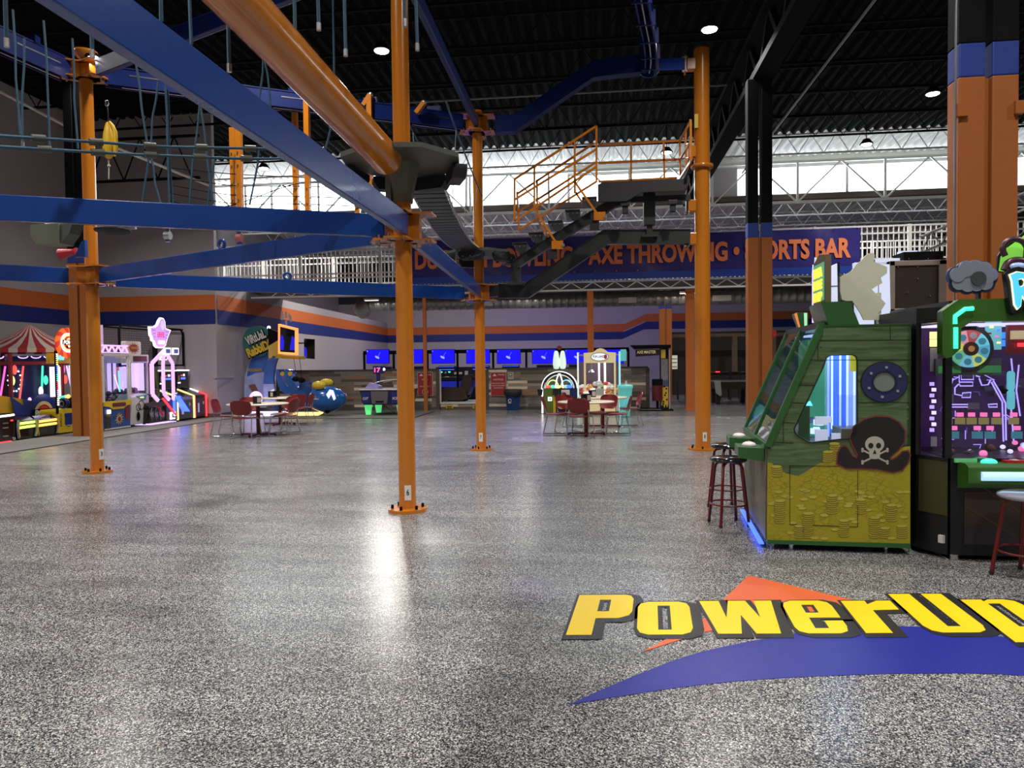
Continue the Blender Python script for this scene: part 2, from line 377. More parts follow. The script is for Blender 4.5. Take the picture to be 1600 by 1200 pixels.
for k in range(5):
    y = 30.8+2.3*k
    truss('low_roof_joist', y, -15.8, 17.9, 7.45, 8.02, .45, WHITE, 'white open-web joist under the lower white roof beyond the clerestory', 'joist', 'low roof joists', ch=.06, rod=.03)
truss('wall_girder', 20.6, -15.9, -11.8, 7.25, 8.5, .55, BLACK, 'short black girder against the grey wall at far left, lower than the joists', 'girder', ch=.07, rod=.03)
# main dark girder line from front to back on the right
gb = MB(BLACK).bar((3.42, -4, 7.46), (3.42, 28.0, 7.46), .4, .14).bar((3.42, -4, 8.48), (3.42, 28.0, 8.48), .34, .14)
y = -4
while y < 27:
    gb.bar((3.42, y, 7.46), (3.42, y+.9, 8.48), .12, .12).bar((3.42, y+.9, 8.48), (3.42, y+1.8, 7.46), .12, .12); y += 1.8
tag(gb.build('roof_girder'), 'heavy black girder running front to back under the roof at right', 'girder')
pp = MB(mat('grey_conduit', (.16, .16, .16), .5)).tube([(5.2, 0, 8.3), (5.2, 27, 8.3)], .03, 8)
tag(pp.build('sprinkler_pipe'), 'thin grey pipe running front to back beside the black girder', 'pipe')
a_, b_ = G(800, 151, 8.45), G(1170, 131, 8.45)
tag(MB(mat('grey_conduit', (.16,)*3)).tube([(-12, a_.y, 8.45), (b_.x, b_.y, 8.45)], .028, 8).build('conduit'), 'grey conduit crossing the black roof from side to side', 'pipe')
tag(MB(DECKW).tube([P(0, 143, 16), P(125, 208, 17), P(330, 291, 19.5)], .04, 8).build('sloping_pipe'), 'pale pipe sloping down in front of the grey wall at far left', 'pipe')
# high bay lamps
LG = glow('lamp_lens', (1, .97, .9), 14)
for i, (x, y) in enumerate(LAMPS):
    t = T('high_bay_lamp', 'round high bay lamp glowing under the roof, ' + ['above the tall start pole', 'just left of the pole numbered 6', 'left of the near striped column', 'white light above the windows at right', 'behind the orange stair landing rail', 'low between the cargo nets at left'][i], 'lamp', (x, y, 8.45), 0)
    MB(BLACK).lathe([(.0, .16), (.1, .16), (.17, .06), (.2, .02), (.2, .0), (.0, .0)], n=24).build('housing', t)
    MB(LG).lathe([(.0, -.04), (.1, -.038), (.15, -.02), (.16, -.004)], n=24).build('lens', t)
    MB(BLACK).cyl((0, 0, .15), (0, 0, .95), .012).build('hook', t)
# building columns, twin tubes with painted bands
def column(x0, y, wid, ztop, lab, band=(3.95, 4.26), dz0=0, gap=.06, m=ORANGE2):
    t = T('building_column', lab, 'column', (x0+wid/2, y, 0)); s = (wid-gap)/2
    for sx in (-1, 1):
        c = sx*(s+gap)/2
        MB(m).bx(c-s/2, c+s/2, -.12, .12, dz0, band[0]).build('tube', t, .012)
        MB(BLUEB).bx(c-s/2, c+s/2, -.12, .12, band[0], band[1]).build('blue_band', t, .012)
        MB(BLACK if ztop > 5 else WALL).bx(c-s/2, c+s/2, -.12, .12, band[1], ztop).build('upper_tube', t, .012)
    MB(m).bx(-gap/2, gap/2, -.05, .05, dz0, band[0]).build('web', t)
    return t
c1 = column(P(1488, 300, 7.6).x, 7.6, P(1580, 300, 7.6).x-P(1488, 300, 7.6).x, 7.38, 'massive orange twin column with blue band rising behind the machines at right', (4.28, 4.6))
for z in (3.9,): MB(ORANGE2).bx(-.3, -.2, -.16, -.1, z, z+.12).build('bracket', c1); MB(ORANGE2).bx(.22, .3, -.16, -.1, z, z+.12).build('bracket', c1)
MB(STEEL).cyl((-.305, -.13, 0), (-.305, -.13, 7.3), .01).build('conduit', c1)
column(P(1166.5, 400, 15.7).x, 15.7, P(1205, 400, 15.7).x-P(1166.5, 400, 15.7).x, 7.38, 'orange twin column with blue band and black top beside the tall start pole', (4.13, 4.43))
column(P(1030, 520, 30).x, 30, P(1049.5, 520, 30).x-P(1030, 520, 30).x, 4.8, 'far orange twin column with blue band behind the axe cabinet', (3.69, 3.98))
column(-12.1, 15.5, .5, 8.6, 'orange twin column standing among the arcade games at left', (4.0, 4.3))
# wall things on the inner left wall
tag(MB(STEEL).tube([P(333, 592, 20.1)+V((.05, 0, 0)), P(383, 590, 24)], .035, 8).build('wall_pipe'), 'grey pipe bracketed to the wall left of the sled ride', 'pipe')
# rear wall pilasters / seams
# ------------------------------------------------------------------ mezzanine
YM = 23.45
mz0 = 3.87; mz1 = 4.17
mm = MB(WHITE).bx(-11.7, 18, YM, YM+.08, mz0, mz0+.05).bx(-16, 18, YM, YM+.08, mz1-.04, mz1)
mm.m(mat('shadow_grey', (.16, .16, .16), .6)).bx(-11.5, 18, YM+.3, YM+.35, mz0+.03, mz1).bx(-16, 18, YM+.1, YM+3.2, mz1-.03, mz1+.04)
mm.m(WHITE)
x = -11
while x < 17.5: mm.bar((x, YM+.05, mz0+.05), (x+.35, YM+.05, mz1-.03), .03, .03).bar((x+.35, YM+.05, mz1-.03), (x+.7, YM+.05, mz0+.05), .03, .03); x += .7
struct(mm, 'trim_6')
def railing(y, lab, x0=-15.5, x1=17.8):
    t = T('mezzanine_railing', lab, 'railing', (0, y, mz1+.05)); h = 1.42
    n = 12; w_ = (x1-x0)/n
    for i in range(n):
        a = x0+i*w_; p = MB(WHITE)
        for z in (.28, .42, 1.2, h): p.bx(a, a+w_, -.02, .02, z-.025, z+.025)
        k = int(w_/.15)
        for j in range(1, k): p.bx(a+w_*j/k-.014, a+w_*j/k+.014, -.014, .014, .28, h)
        p.build('rail_panel', t)
        MB(WHITE).bx(a-.05, a+.05, -.05, .05, -.05, h+.03).build('post', t)
railing(YM+.05, 'white balustrade along the front edge of the mezzanine, behind the banner')
railing(YM+3.1, 'white balustrade along the rear edge of the mezzanine, seen through the front one')
BAN = mat('navy_banner', (.035, .026, .19), .32, bump=.35, nscale=3); BANT = mat('banner_orange', (.9, .23, .08), .5); BANB = mat('banner_blue_hem', (.015, .05, .33), .4)
bl, br_ = P(642, 420, YM).x, P(1342, 400, YM).x
t = T('vinyl_banner', 'long navy banner with orange words about bowling and axe throwing on the mezzanine rail', 'banner', (0, YM-.12, 0))
nx, nz = 60, 6; mb = MB(BAN)
zb = lambda u: 4.3-.07*u; zt_ = lambda u: 5.6-.02*u
vs = [(bl+(br_-bl)*i/nx, .02*math.sin(i*.9+j*1.3), zb(i/nx)+(zt_(i/nx)-zb(i/nx))*j/nz) for j in range(nz+1) for i in range(nx+1)]
mb.add(vs, [(j*(nx+1)+i, j*(nx+1)+i+1, (j+1)*(nx+1)+i+1, (j+1)*(nx+1)+i) for j in range(nz) for i in range(nx)], True)
mb.m(BANB).bx(bl, br_, -.03, .0, 4.2, 4.42); mb.build('cloth', t)
MB(BANT).text('DUCKPIN BOWLING \u2022 AXE THROWING \u2022 SPORTS BAR', (P(650, 400, YM).x, -.035, 4.67), w=P(1327, 400, YM).x-P(650, 400, YM).x, h=.62, bold=.04).build('lettering', t, kind=None)
for i in range(22):
    for z in (4.46, 5.56): MB(CHROME).cyl((bl+.1+(br_-bl-.2)*i/21, -.04, z), (bl+.1+(br_-bl-.2)*i/21, -.025, z), .018, n=8).build('grommet', t)
# ducts under the mezzanine
DUCT = mat('galvanised_duct', (.30, .30, .29), .35, metal=.7)
t = T('ventilation_duct', 'round spiral duct hanging under the mezzanine', 'duct', (0, YM+1.6, 3.72))
pr = []; x = -8.0
while x < 17: pr += [(x, .26), (x+.2, .26), (x+.21, .275), (x+.24, .275)]; x += .25
d_ = MB(DUCT); n = 20
vs = [V((a, r*math.cos(2*math.pi*j/n), r*math.sin(2*math.pi*j/n))) for a, r in pr for j in range(n)]
d_.add(vs, [(i*n+j, i*n+(j+1) % n, (i+1)*n+(j+1) % n, (i+1)*n+j) for i in range(len(pr)-1) for j in range(n)], True); d_.build('tube', t)
MB(DUCT).tube([(-8, 0, 0), (-8.35, .1, -.03), (-8.55, .4, -.12), (-8.6, .9, -.2)], .26, 16).build('elbow', t)
for x in (-3.9, 1.0, 4.1, 7.5): MB(WHITE).bx(x-.3, x+.3, -.33, -.2, -.16, .02).build('grille', t)
# slender posts that carry the mezzanine edge
for (px, py, wd, lab) in ((665, 643, .11, 'thin orange post at the corner of the grey carpet by the air hockey table'), (923.5, 641, .2, 'slim orange post rising behind the claw machine'), (1080, 641, .28, 'dark orange square post half hidden by the tall start pole')):
    g = G(px, 643)
    o = MB(mat('post_orange', (.55, .15, .025), .45)).bx(-wd/2, wd/2, -.05, .05, 0, mz0).bx(-wd/2-.04, wd/2+.04, -.09, .09, 0, .02).build('mezzanine_post', bevel=.006)
    o.location = (P(px, 600, YM+.05).x, YM+.05 if px < 1000 else YM+.3, 0); tag(o, lab, 'post')
# carpets
CARP = mat('grey_carpet', (.16, .15, .14), .95, bump=.4, nscale=220); CEDGE = mat('carpet_edge', (.02, .02, .02), .6)
cp = MB(CARP).poly([(-16, 9.5), (-11.15, 9.5), (-11.1, 20.6), (-5.4, 20.6), (-5.4, 23.3), (-11.7, 24.1), (-11.66, 21.13), (-16, 21.13)], (0, 0, 0), X3, Y3, (0, 0, .008))
cp.m(CEDGE).bar((-11.1, 9.5, .006), (-11.08, 20.6, .006), .05, .012).bar((-11.1, 20.6, .006), (-5.4, 20.6, .006), .05, .012).bar((-5.4, 20.6, .006), (-5.4, 23.3, .006), .05, .012)
tag(cp.build('grey_carpet'), 'flat grey carpet under the row of arcade games along the left wall', 'carpet')
# painted floor emblem
LY = mat('floor_logo_yellow', (.86, .60, .012), .24, bump=.2, nscale=120); LK = mat('floor_logo_black', (.02, .02, .022), .25, bump=.2, nscale=120)
LO = mat('floor_logo_orange', (.66, .12, .04), .25, bump=.2, nscale=120); LB = mat('floor_logo_blue', (.018, .022, .24), .25, bump=.2, nscale=120)
t = T('floor_logo', 'painted floor emblem with yellow PowerUp lettering over an orange peak and blue swoosh', 'floor logo', (0, 0, 0))
def smooth(pts, n=6):
    out = []
    for i in range(len(pts)-1):
        p0, p1, p2, p3 = pts[max(i-1, 0)], pts[i], pts[i+1], pts[min(i+2, len(pts)-1)]
        for k in range(n):
            u = k/n; out.append(tuple(.5*((2*b)+(-a+c)*u+(2*a-5*b+4*c-d)*u*u+(-a+3*b-3*c+d)*u**3) for a, b, c, d in zip(p0, p1, p2, p3)))
    return out+[tuple(pts[-1])]
top = smooth([(-.15, 3.33), (.15, 3.65), (.51, 3.98), (.91, 4.22), (1.36, 4.42), (1.85, 4.50), (2.31, 4.36), (2.75, 4.02), (3.1, 3.5)])
bot = smooth([(3.1, 3.5), (2.65, 3.74), (2.1, 3.85), (1.61, 3.83), (.99, 3.73), (.44, 3.58), (-.15, 3.33)])
MB(LB).poly((top+bot[1:-1]), (0, 0, .001), X3, Y3, (0, 0, .0015)).build('swoosh', t)
MB(LO).poly([(.23, 3.98), (.62, 4.5), (1.09, 5.47), (1.65, 4.97), (1.3, 4.55), (.95, 4.5), (.6, 4.3)], (0, 0, .001), X3, Y3, (0, 0, .003)).build('peak', t)
GL = {
 'P': [[(0, 0), (.4, 0), (.4, .38), (.78, .38), (.95, .45), (1, .55), (1, .88), (.95, .97), (.85, 1), (0, 1)], [(.4, .55), (.4, .86), (.6, .86), (.6, .55)]],
 'o': [[(.2, 0), (.8, 0), (.95, .06), (1, .18), (1, .82), (.95, .94), (.8, 1), (.2, 1), (.05, .94), (0, .82), (0, .18), (.05, .06)], [(.38, .13), (.38, .87), (.62, .87), (.62, .13)]],
 'w': [[(.13, 0), (.42, 0), (.5, .55), (.6, 0), (.9, 0), (1, 1), (.76, 1), (.74, .45), (.64, 1), (.4, 1), (.3, .45), (.27, 1), (0, 1)]],
 'e': [[(.2, 0), (.8, 0), (.95, .06), (1, .2), (1, .36), (.64, .36), (.64, .14), (.38, .14), (.38, .45), (1, .45), (1, .82), (.95, .94), (.8, 1), (.2, 1), (.05, .94), (0, .82), (0, .18), (.05, .06)], [(.38, .6), (.38, .86), (.64, .86), (.64, .6)]],
 'r': [[(0, 0), (.48, 0), (.48, .68), (1, .7), (1, 1), (.72, 1), (.48, .88), (.48, 1), (0, 1)]],
 'U': [[(0, 1), (0, .16), (.06, .05), (.2, 0), (.8, 0), (.94, .05), (1, .16), (1, 1), (.62, 1), (.62, .14), (.4, .14), (.4, 1)]],
 'p': [[(0, -.28), (.4, -.28), (.4, 0), (.8, 0), (.95, .06), (1, .18), (1, .82), (.95, .94), (.8, 1), (.5, 1), (.38, .93), (.38, 1), (0, 1)], [(.4, .14), (.4, .86), (.62, .86), (.62, .14)]]}
LET = [('P', (-.2, 4.18), (-.14, 4.91), .37), ('o', (.21, 4.22), (.25, 4.80), .33), ('w', (.62, 4.27), (.65, 4.85), .47), ('e', (1.14, 4.32), (1.18, 4.90), .31), ('r', (1.53, 4.36), (1.57, 4.93), .32), ('U', (1.90, 4.40), (1.93, 5.10), .35), ('p', (2.31, 4.45), (2.35, 5.02), .35)]
kb = MB(LK)
for ch, bl_, tl, wd in LET:
    ux = V((wd, wd*.1)); uy = V(tl)-V(bl_)
    loops = [[tuple(V(bl_)+ux*a+uy*b) for a, b in lp] for lp in GL[ch]]
    out = [offset(loops[0], .042)]+[offset(h, -.025) for h in loops[1:]]
    sh = V((.022, -.02))
    kb.poly([[tuple(V(p)+sh) for p in out[0]]]+[[tuple(V(p)+sh*.2) for p in h] for h in out[1:]], (0, 0, .001), X3, Y3, (0, 0, .0042))
    MB(LY).poly(loops, (0, 0, .001), X3, Y3, (0, 0, .0055)).build('letter', t)
kb.build('letter_outline', t)
# ================================================================== ROPES COURSE
def pole(x, y, r, z1, lab, num=None, plate=.29, numpos=-90, nz=.42):
    t = T('course_pole', lab, 'pole', (x, y, 0))
    MB(ORANGE).cyl((0, 0, .02), (0, 0, z1), r, n=40).build('shaft', t)
    b = MB(ORANGE).cyl((0, 0, 0), (0, 0, .035), plate, n=40).build('base_plate', t, .004)
    for k in range(6):
        a = k*math.pi/3+.35
        MB(BLACK).cyl((plate*.78*math.cos(a), plate*.78*math.sin(a), .03), (plate*.78*math.cos(a), plate*.78*math.sin(a), .075), .016, n=6).build('bolt', b)
    if num:
        a = math.radians(numpos); d = V((math.cos(a), math.sin(a), 0)); u = V((-d.y, d.x, 0)); c = d*(r+.004)
        s = MB(WHITE).poly([(-.035, 0), (.035, 0), (.035, .16), (-.035, .16)], c+Z3*nz, u, Z3, -d*.03)
        s = s.build('number_sign', t); MB(BLACK).text(num, c+d*.003+Z3*(nz+.055)-u*.014, u, Z3, w=.028, h=.065, t=-d*.002, bold=.01).build('digit', s)
    return t
p6 = pole(-2.07, 7.63, .092, 6.3, 'tall orange pole numbered 6, closest to the viewer', '6', .21, -72, .13)
p7 = pole(-2.14, 13.06, .092, 6.15, 'orange pole numbered 7 at the foot of the slatted bridge', '7', .2, -85, .16)
p9 = pole(1.85, 13.2, .135, 7.05, 'thick orange start pole with the stair landing, right of centre', '8', .27, -85, .16)
pl = pole(-7.58, 10.14, .092, 6.2, 'leftmost orange course pole on the speckled floor', '3', .21, -15, .2)
def clamp(t, z0, z1, arms, r=.092, L=.32, m=ORANGE):
    # orange bracket: two plates round the pole with a box between, one arm per beam
    for z in (z0, z1):
        for a in arms:
            d = V((math.cos(a), math.sin(a), 0)); n = V((-d.y, d.x, 0))
            MB(m).poly([(-.14, 0), (.14, 0), (.12, L), (-.12, L)], V((0, 0, z)), n, d, (0, 0, .018)).build('bracket_plate', t)
    for a in arms:
        d = V((math.cos(a), math.sin(a), 0)); MB(m).bar(d*.05+Z3*((z0+z1)/2), d*(r+.1)+Z3*((z0+z1)/2), .1, z1-z0).build('bracket_web', t)
        for q in (-.08, .08):
            n = V((-d.y, d.x, 0)); p = d*(L*.8)+n*q
            MB(STEEL).cyl(p+Z3*(z0-.03), p+Z3*(z0+.06), .014, n=6).build('bolt', t)
clamp(p6, 2.90, 3.18, [math.pi/2, -math.pi/2, math.radians(205), math.radians(155), 0], L=.34)
clamp(p7, 2.72, 2.99, [-math.pi/2, math.radians(208), 0])
clamp(pl, 2.84, 3.10, [math.radians(-25), math.radians(25), math.radians(210)])
clamp(p7, 5.74, 6.03, [-math.pi/2, math.radians(200), 0, math.pi/2])
clamp(pl, 5.90, 6.12, [math.radians(-25), math.radians(215), math.radians(20)])
MB(ORANGE).lathe([(.092, 6.2), (.17, 6.28), (.17, 6.32), (0, 6.32)], n=24).build('cap', pl)
MB(ORANGE).lathe([(.135, 7.05), (.12, 7.08), (0, 7.08)], n=32).build('cap', p9)
MB(ORANGE).lathe([(.135, 4.98), (.19, 4.98), (.19, 5.04), (.135, 5.06)], n=32).build('collar', p9)
MB(mat('black_yellow_label', (.55, .42, .02), .5)).bx(-.14, -.08, -.125, -.11, 5.66, 5.9).build('warning_label', p9)
for z, l in ((6.8, .25), (5.28, .16), (4.33, .22), (3.75, .22)):
    MB(ORANGE).bx(-.135-l*.6, -.1, -.07, .07, z-.1, z+.1).build('lug', p9, .01)
    MB(CHAR if z < 4.5 else ORANGE).bx(-.15-l*.6, -.12-l*.6, -.1, .1, z-.14, z+.14).build('flange', p9)
    for q in (-.12, .12): MB(STEEL).cyl((-.19-l*.6, -.05, z+q), (-.1-l*.6, -.05, z+q), .02, n=8).build('bolt', p9)
def beam(p0, p1, w_, h, lab, m=BLUE, eye=None):
    p0, p1 = V(p0), V(p1); mid = V((p0.x, p0.y, p0.z)); q = p1-p0
    t = T('course_beam', lab, 'beam', mid)
    MB(m).bar((0, 0, 0), q, w_*.72, h).build('box_section', t, .008)
    d = q.normalized()
    if eye:
        for f in eye:
            c = q*f+Z3*(h/2+.06); n_ = d.cross(Z3).normalized()
            MB(m).tube([c+(d*math.cos(a)+Z3*math.sin(a))*.055 for a in [i*math.pi/8 for i in range(16)]], .022, 8, True).build('lifting_eye', t)
    return t
beam((-2.0, 7.45, 3.055), (-2.0, -1.0, 3.06), .1, .235, 'broad glossy blue beam passing overhead towards the viewer from pole 6')
beam((-2.25, 7.5, 3.06), (-9.2, 4.25, 3.06), .1, .235, 'blue beam from pole 6 out past the left edge of the view', eye=(.62,))
beam((-7.35, 10.03, 2.97), (-2.3, 7.78, 3.03), .1, .22, 'blue beam rising to the right between the leftmost pole and pole 6', eye=(.5,))
beam((-7.3, 10.3, 2.93), (-2.4, 12.95, 2.86), .1, .22, 'long low blue beam between the leftmost pole and pole 7', eye=(.45,))
beam((-7.85, 10.0, 2.97), (-9.9, 8.3, 2.98), .1, .23, 'lower blue beam leaving the leftmost pole towards the left edge')
beam((-2.03, 7.9, 3.02), (-2.1, 12.8, 2.87), .1, .22, 'blue beam between pole 6 and pole 7')
beam((-2.12, 12.85, 5.88), (-2.0, -1.0, 5.95), .1, .2, 'dark blue upper beam above pole 6 towards pole 7', BLUE2)
beam((-7.3, 10.03, 6.02), (-2.2, 7.75, 6.05), .12, .24, 'dark blue upper beam from the leftmost pole across behind the hanging ropes', BLUE2)
# upper track between leftmost pole and pole 7 : side plates with slots
def track(pts, lab, h=.26, m=BLUE2, ribs=True):
    pts = [V(p) for p in pts]; t = T('harness_track', lab, 'track', pts[0]); o = pts[0]
    a = MB(m)
    for i in range(len(pts)-1):
        d = (pts[i+1]-pts[i]).normalized(); n_ = d.cross(Z3).normalized()
        for sgn in (-1, 1):
            a.bar(pts[i]-o+n_*sgn*.09, pts[i+1]-o+n_*sgn*.09, .02, h)
        a.bar(pts[i]-o+Z3*(h/2), pts[i+1]-o+Z3*(h/2), .22, .02)
    a.build('channel', t)
    sl = MB(STEEL)
    for i in range(len(pts)-1):
        d = (pts[i+1]-pts[i]); n_ = d.normalized().cross(Z3).normalized()
        sl.bar(pts[i]-o+d*.1-n_*.0-Z3*(h/2), pts[i+1]-o-d*.1-Z3*(h/2), .03, .012)
        if n_.y > 0: n_ = -n_
        sl.bar(pts[i]-o+d*.15+n_*.103+Z3*.03, pts[i+1]-o-d*.25+n_*.103+Z3*.03, .006, .02)
    sl.build('slot_liner', t)
    if ribs:
        for i in range(len(pts)-1):
            d = pts[i+1]-pts[i]; k = max(1, int(d.length/1.1))
            for j in range(k):
                MB(m).bar(pts[i]-o+d*((j+.5)/k)+V((0, 0, h/2)), pts[i]-o+d*((j+.5)/k)+V((0, 0, h/2+.1)), .1, .24).build('gusset', t)
    return t
track([(-7.35, 10.25, 5.98), (-5.5, 11.4, 5.98), (-3.3, 12.5, 5.93), (-2.4, 12.95, 5.9)], 'dark blue harness track along the top between the leftmost pole and pole 7')
track([(-7.8, 10.0, 6.0), (-8.0, 8.9, 6.02), (-8.05, 7.4, 6.05), (-8.0, 5.5, 6.05)], 'dark blue harness track from the leftmost pole towards the upper left corner', .3)
# bent blue beam from pole 7 to the start pole
t = T('course_beam', 'dark blue cranked beam climbing from the top of pole 7 to the start pole', 'beam', (-1.8, 13.08, 5.89))
pts = [V((0, 0, 0)), V((.35, 0, 0)), V((1.75, 0, .87)), V((2.6, 0, .93)), V((2.75, .02, .93))]
m_ = MB(BLUE2); hh = .15
prof = [(p.x, p.z-hh) for p in pts]+[(p.x, p.z+hh) for p in reversed(pts)]
m_.poly(prof, (0, -.06, 0), X3, Z3, (0, .12, 0)); m_.build('cranked_section', t, .01)
MB(BLUE2).bar((0, 0, -hh), (.35, 0, -hh), .2, .02).bar((.35, 0, -hh), (1.75, 0, .87-hh), .2, .02).bar((1.75, 0, .87-hh), (2.75, 0, .93-hh), .2, .02).build('flange', t)
beam((1.0, 13.12, 6.81), (1.6, 13.16, 6.81), .1, .19, 'short bright blue arm bolted to the top of the start pole', mat('arm_blue', (.015, .07, .42), .6, spec=.2))
# curved hanging track above
pts = [V((.93, 13.0, 6.72)), V((.93, 12.6, 6.75)), V((.86, 12.0, 6.83)), V((.74, 11.3, 6.9)), V((.62, 10.4, 6.95)), V((.62, 9.4, 6.98)), V((.75, 8.2, 7.0))]
t = T('harness_track', 'curved blue harness track swinging overhead from the short arm', 'track', pts[0]); o_ = pts[0]
sp = smooth([tuple(p-o_) for p in pts], 4)
a = MB(BLUE2)
for i in range(len(sp)-1):
    for q in (-.09, .09): a.bar(V(sp[i])+X3*q, V(sp[i+1])+X3*q, .025, .2)
    a.bar(V(sp[i])+Z3*.1, V(sp[i+1])+Z3*.1, .24, .02)
a.build('channel', t)
MB(STEEL).tube([V(p)-Z3*.1 for p in sp], .014, 6).build('slot_liner', t)
for i in range(2, len(sp)-1, 3): MB(BLUE2).box(V(sp[i])+Z3*.0, (.3, .03, .24)).build('gusset', t)
MB(BLUE2).cyl((0, .06, .05), (0, .1, .05), .2, n=20).build('end_flange', t)
# orange pipe passing overhead
e0 = P(603, 248, 7.3); e1 = G(390, 20, 3.95); dd = (e1-e0)
t = T('cross_pipe', 'fat glossy orange pipe coming overhead and ending beside pole 6', 'pipe', e0)
MB(ORANGE).cyl((0, 0, 0), dd*2.6, .165, n=48).build('pipe', t)
MB(ORANGE).sph((0, 0, 0), (.163, .163, .163), 24, 12).build('end_cap', t)
# -------- platform round pole 6
def ring(n, r, a0=0): return [(r*math.cos(a0+2*math.pi*i/n), r*math.sin(a0+2*math.pi*i/n)) for i in range(n)]
def platform(x, y, z, r, lab, rz=0, pads=3, name='platform', pang=None, cone=True):
    t = T(name, lab, 'platform', (x, y, z), rz)
    o = ring(8, r, math.pi/8)
    MB(OLIVE).poly([o, ring(16, .1)[::-1]], (0, 0, 0), X3, Y3, (0, 0, .05)).build('deck', t, .006)
    if cone: MB(mat('box_olive', (.13, .14, .10), .45)).lathe([(.19, 0), (.19, -.02), (.12, -.32), (.11, -.42)], n=12, sm=False).build('support_cone', t)
    for a in (pang or [2*math.pi*k/pads for k in range(pads)]):
        d = V((math.cos(a), math.sin(a), 0)); n_ = V((-d.y, d.x, 0)); c = d*(r*.88)-Z3*.08
        w2 = r*.36
        pd = MB(RUBBER).poly([(-w2, .06), (w2, .06), (w2, .0), (w2*.75, -.08), (-w2*.75, -.08), (-w2, .0)], c-d*.07, n_, Z3, d*.15).build('rubber_pad', t, .015)
        for q in (-.6, 0, .6): MB(STEEL).cyl(c+n_*w2*q+d*.08-Z3*.02, c+n_*w2*q+d*.092-Z3*.02, .012, n=6).build('bolt', pd)
    return t
platform(-2.07, 7.63, 3.74, .66, 'octagonal grey platform round pole 6 with black rubber edge pads', math.radians(10), pang=[math.radians(a) for a in (12, 62, 105, 160)])
MB(mat('box_olive', (.13, .14, .10), .45)).bx(-.16, -.10, -.1, .02, 3.2, 3.68).build('support_plate', p6)
platform(-2.14, 13.1, 3.56, .62, 'grey platform round pole 7 where the slatted bridge lands', 0, pang=[math.radians(a) for a in (20, 120, 200, 265, 330)], cone=False)
# -------- slatted bridge between pole 6 platform and pole 7 platform
pa, pb = V((-1.78, 8.35, 3.9)), V((-2.1, 12.75, 3.84))
t = T('slat_bridge', 'sagging bridge of dark slats from the platform of pole 6 down to pole 7', 'bridge', pa)
nS = 30
q0, q1 = P(662, 282, 8.45), P(729, 388, 12.6)
for i in range(nS):
    u = i/(nS-1); c = q0.lerp(q1, u)-Z3*(.42*4*u*(1-u)*.35)
    u2 = min(1, u+.02); c2 = q0.lerp(q1, u2)-Z3*(.42*4*u2*(1-u2)*.35)
    d = (c2-c).normalized() if (c2-c).length > 1e-4 else (q1-q0).normalized()
    MB(CHAR).bar(c-pa-d*.06, c-pa+d*.06, .4, .035).build('slat', t, .004)
for sx in (-.22, .22):
    MB(STEEL).tube([q0.lerp(q1, u/10)-Z3*(.42*4*(u/10)*(1-u/10)*.35)+X3*sx-pa for u in range(11)], .014, 6).build('cable', t)
    MB(ROPE).tube([q0.lerp(q1, u/10)-Z3*(.1*4*(u/10)*(1-u/10)*.35)+X3*sx*1.3-pa+Z3*.9 for u in range(11)], .012, 6).build('hand_rope', t)
    for u in (2, 5, 8): MB(STEEL).tube([q0.lerp(q1, u/10)-Z3*(.42*4*(u/10)*(1-u/10)*.35)+X3*sx-pa, q0.lerp(q1, u/10)+X3*sx*1.3-pa+Z3*.88], .006, 5).build('hanger', t)
# -------- start stair, charcoal cranked beams
YS = 13.15
def S(x, y, dy=0): return P(x, y, YS+dy)
def crank(pxs, half, lab, y=YS, name='stair_beam'):
    pts = [P(a, b, y) for a, b in pxs]; o = pts[0]; t = T(name, lab, 'beam', o)
    L = [(p.x-o.x, p.z-o.z) for p in pts]; up_ = []; dn = []
    for i, p in enumerate(L):
        a = V(L[max(i-1, 0)]); b = V(L[min(i+1, len(L)-1)]); pv = V(p)
        d1 = (pv-a).normalized() if i > 0 else (b-pv).normalized(); d2 = (b-pv).normalized() if i < len(L)-1 else d1
        n1 = V((-d1.y, d1.x)); n2 = V((-d2.y, d2.x)); n = (n1+n2).normalized(); k = half/max(.4, n.dot(n1))
        up_.append(tuple(pv+n*k)); dn.append(tuple(pv-n*k))
    MB(CHAR).poly(dn+up_[::-1], (0, -.06, 0), X3, Z3, (0, .12, 0)).build('box_section', t, .01)
    fl = MB(CHAR)
    for A in (up_, dn):
        for i in range(len(A)-1): fl.bar((A[i][0], 0, A[i][1]), (A[i+1][0], 0, A[i+1][1]), .16, .012)
    fl.build('flange', t)
    return t, o
t, o = crank([(779, 455), (823, 455), (946, 371), (1078, 370)], .12, 'lower charcoal cranked beam from pole 7 up to the start pole')
MB(CHAR).bar((-.25, 0, 0), (.02, 0, 0), .22, .2).build('end_plate', t)
t, o = crank([(806, 413), (878, 367), (958, 318), (976, 313)], .075, 'upper charcoal stringer carrying the stair treads', YS-.25, 'stair_stringer')
MB(CHAR).bar(P(806, 412, YS-.2)-o, P(806, 443, YS-.2)-o, .16, .16).build('foot', t); MB(CHAR).box(P(806, 444, YS-.2)-o, (.3, .3, .04)).build('foot_plate', t)
for (x, y) in ((813, 389), (838, 373), (868, 355), (895, 338), (921, 318)):
    c = P(x, y, YS-.35)
    tr = T('stair_tread', 'dark stair tread, ' + {813: 'lowest of the flight', 838: 'second from the bottom of the flight', 868: 'middle of the flight', 895: 'second from the top of the flight', 921: 'topmost, just under the landing'}[x], 'tread', c)
    MB(CHAR).bx(-.13, .13, -.1, .7, .06, .1).build('board', tr, .005)
    MB(CHAR).poly([(-.13, .08), (.13, .08), (.11, -.08), (.0, -.1), (-.06, -.02)], (0, -.1, 0), X3, Z3, (0, .015, 0)).build('side_plate', tr)
    for q in (-.08, .0, .08): MB(STEEL).cyl((q, -.115, .03), (q, -.1, .03), .012, n=6).build('bolt', tr)
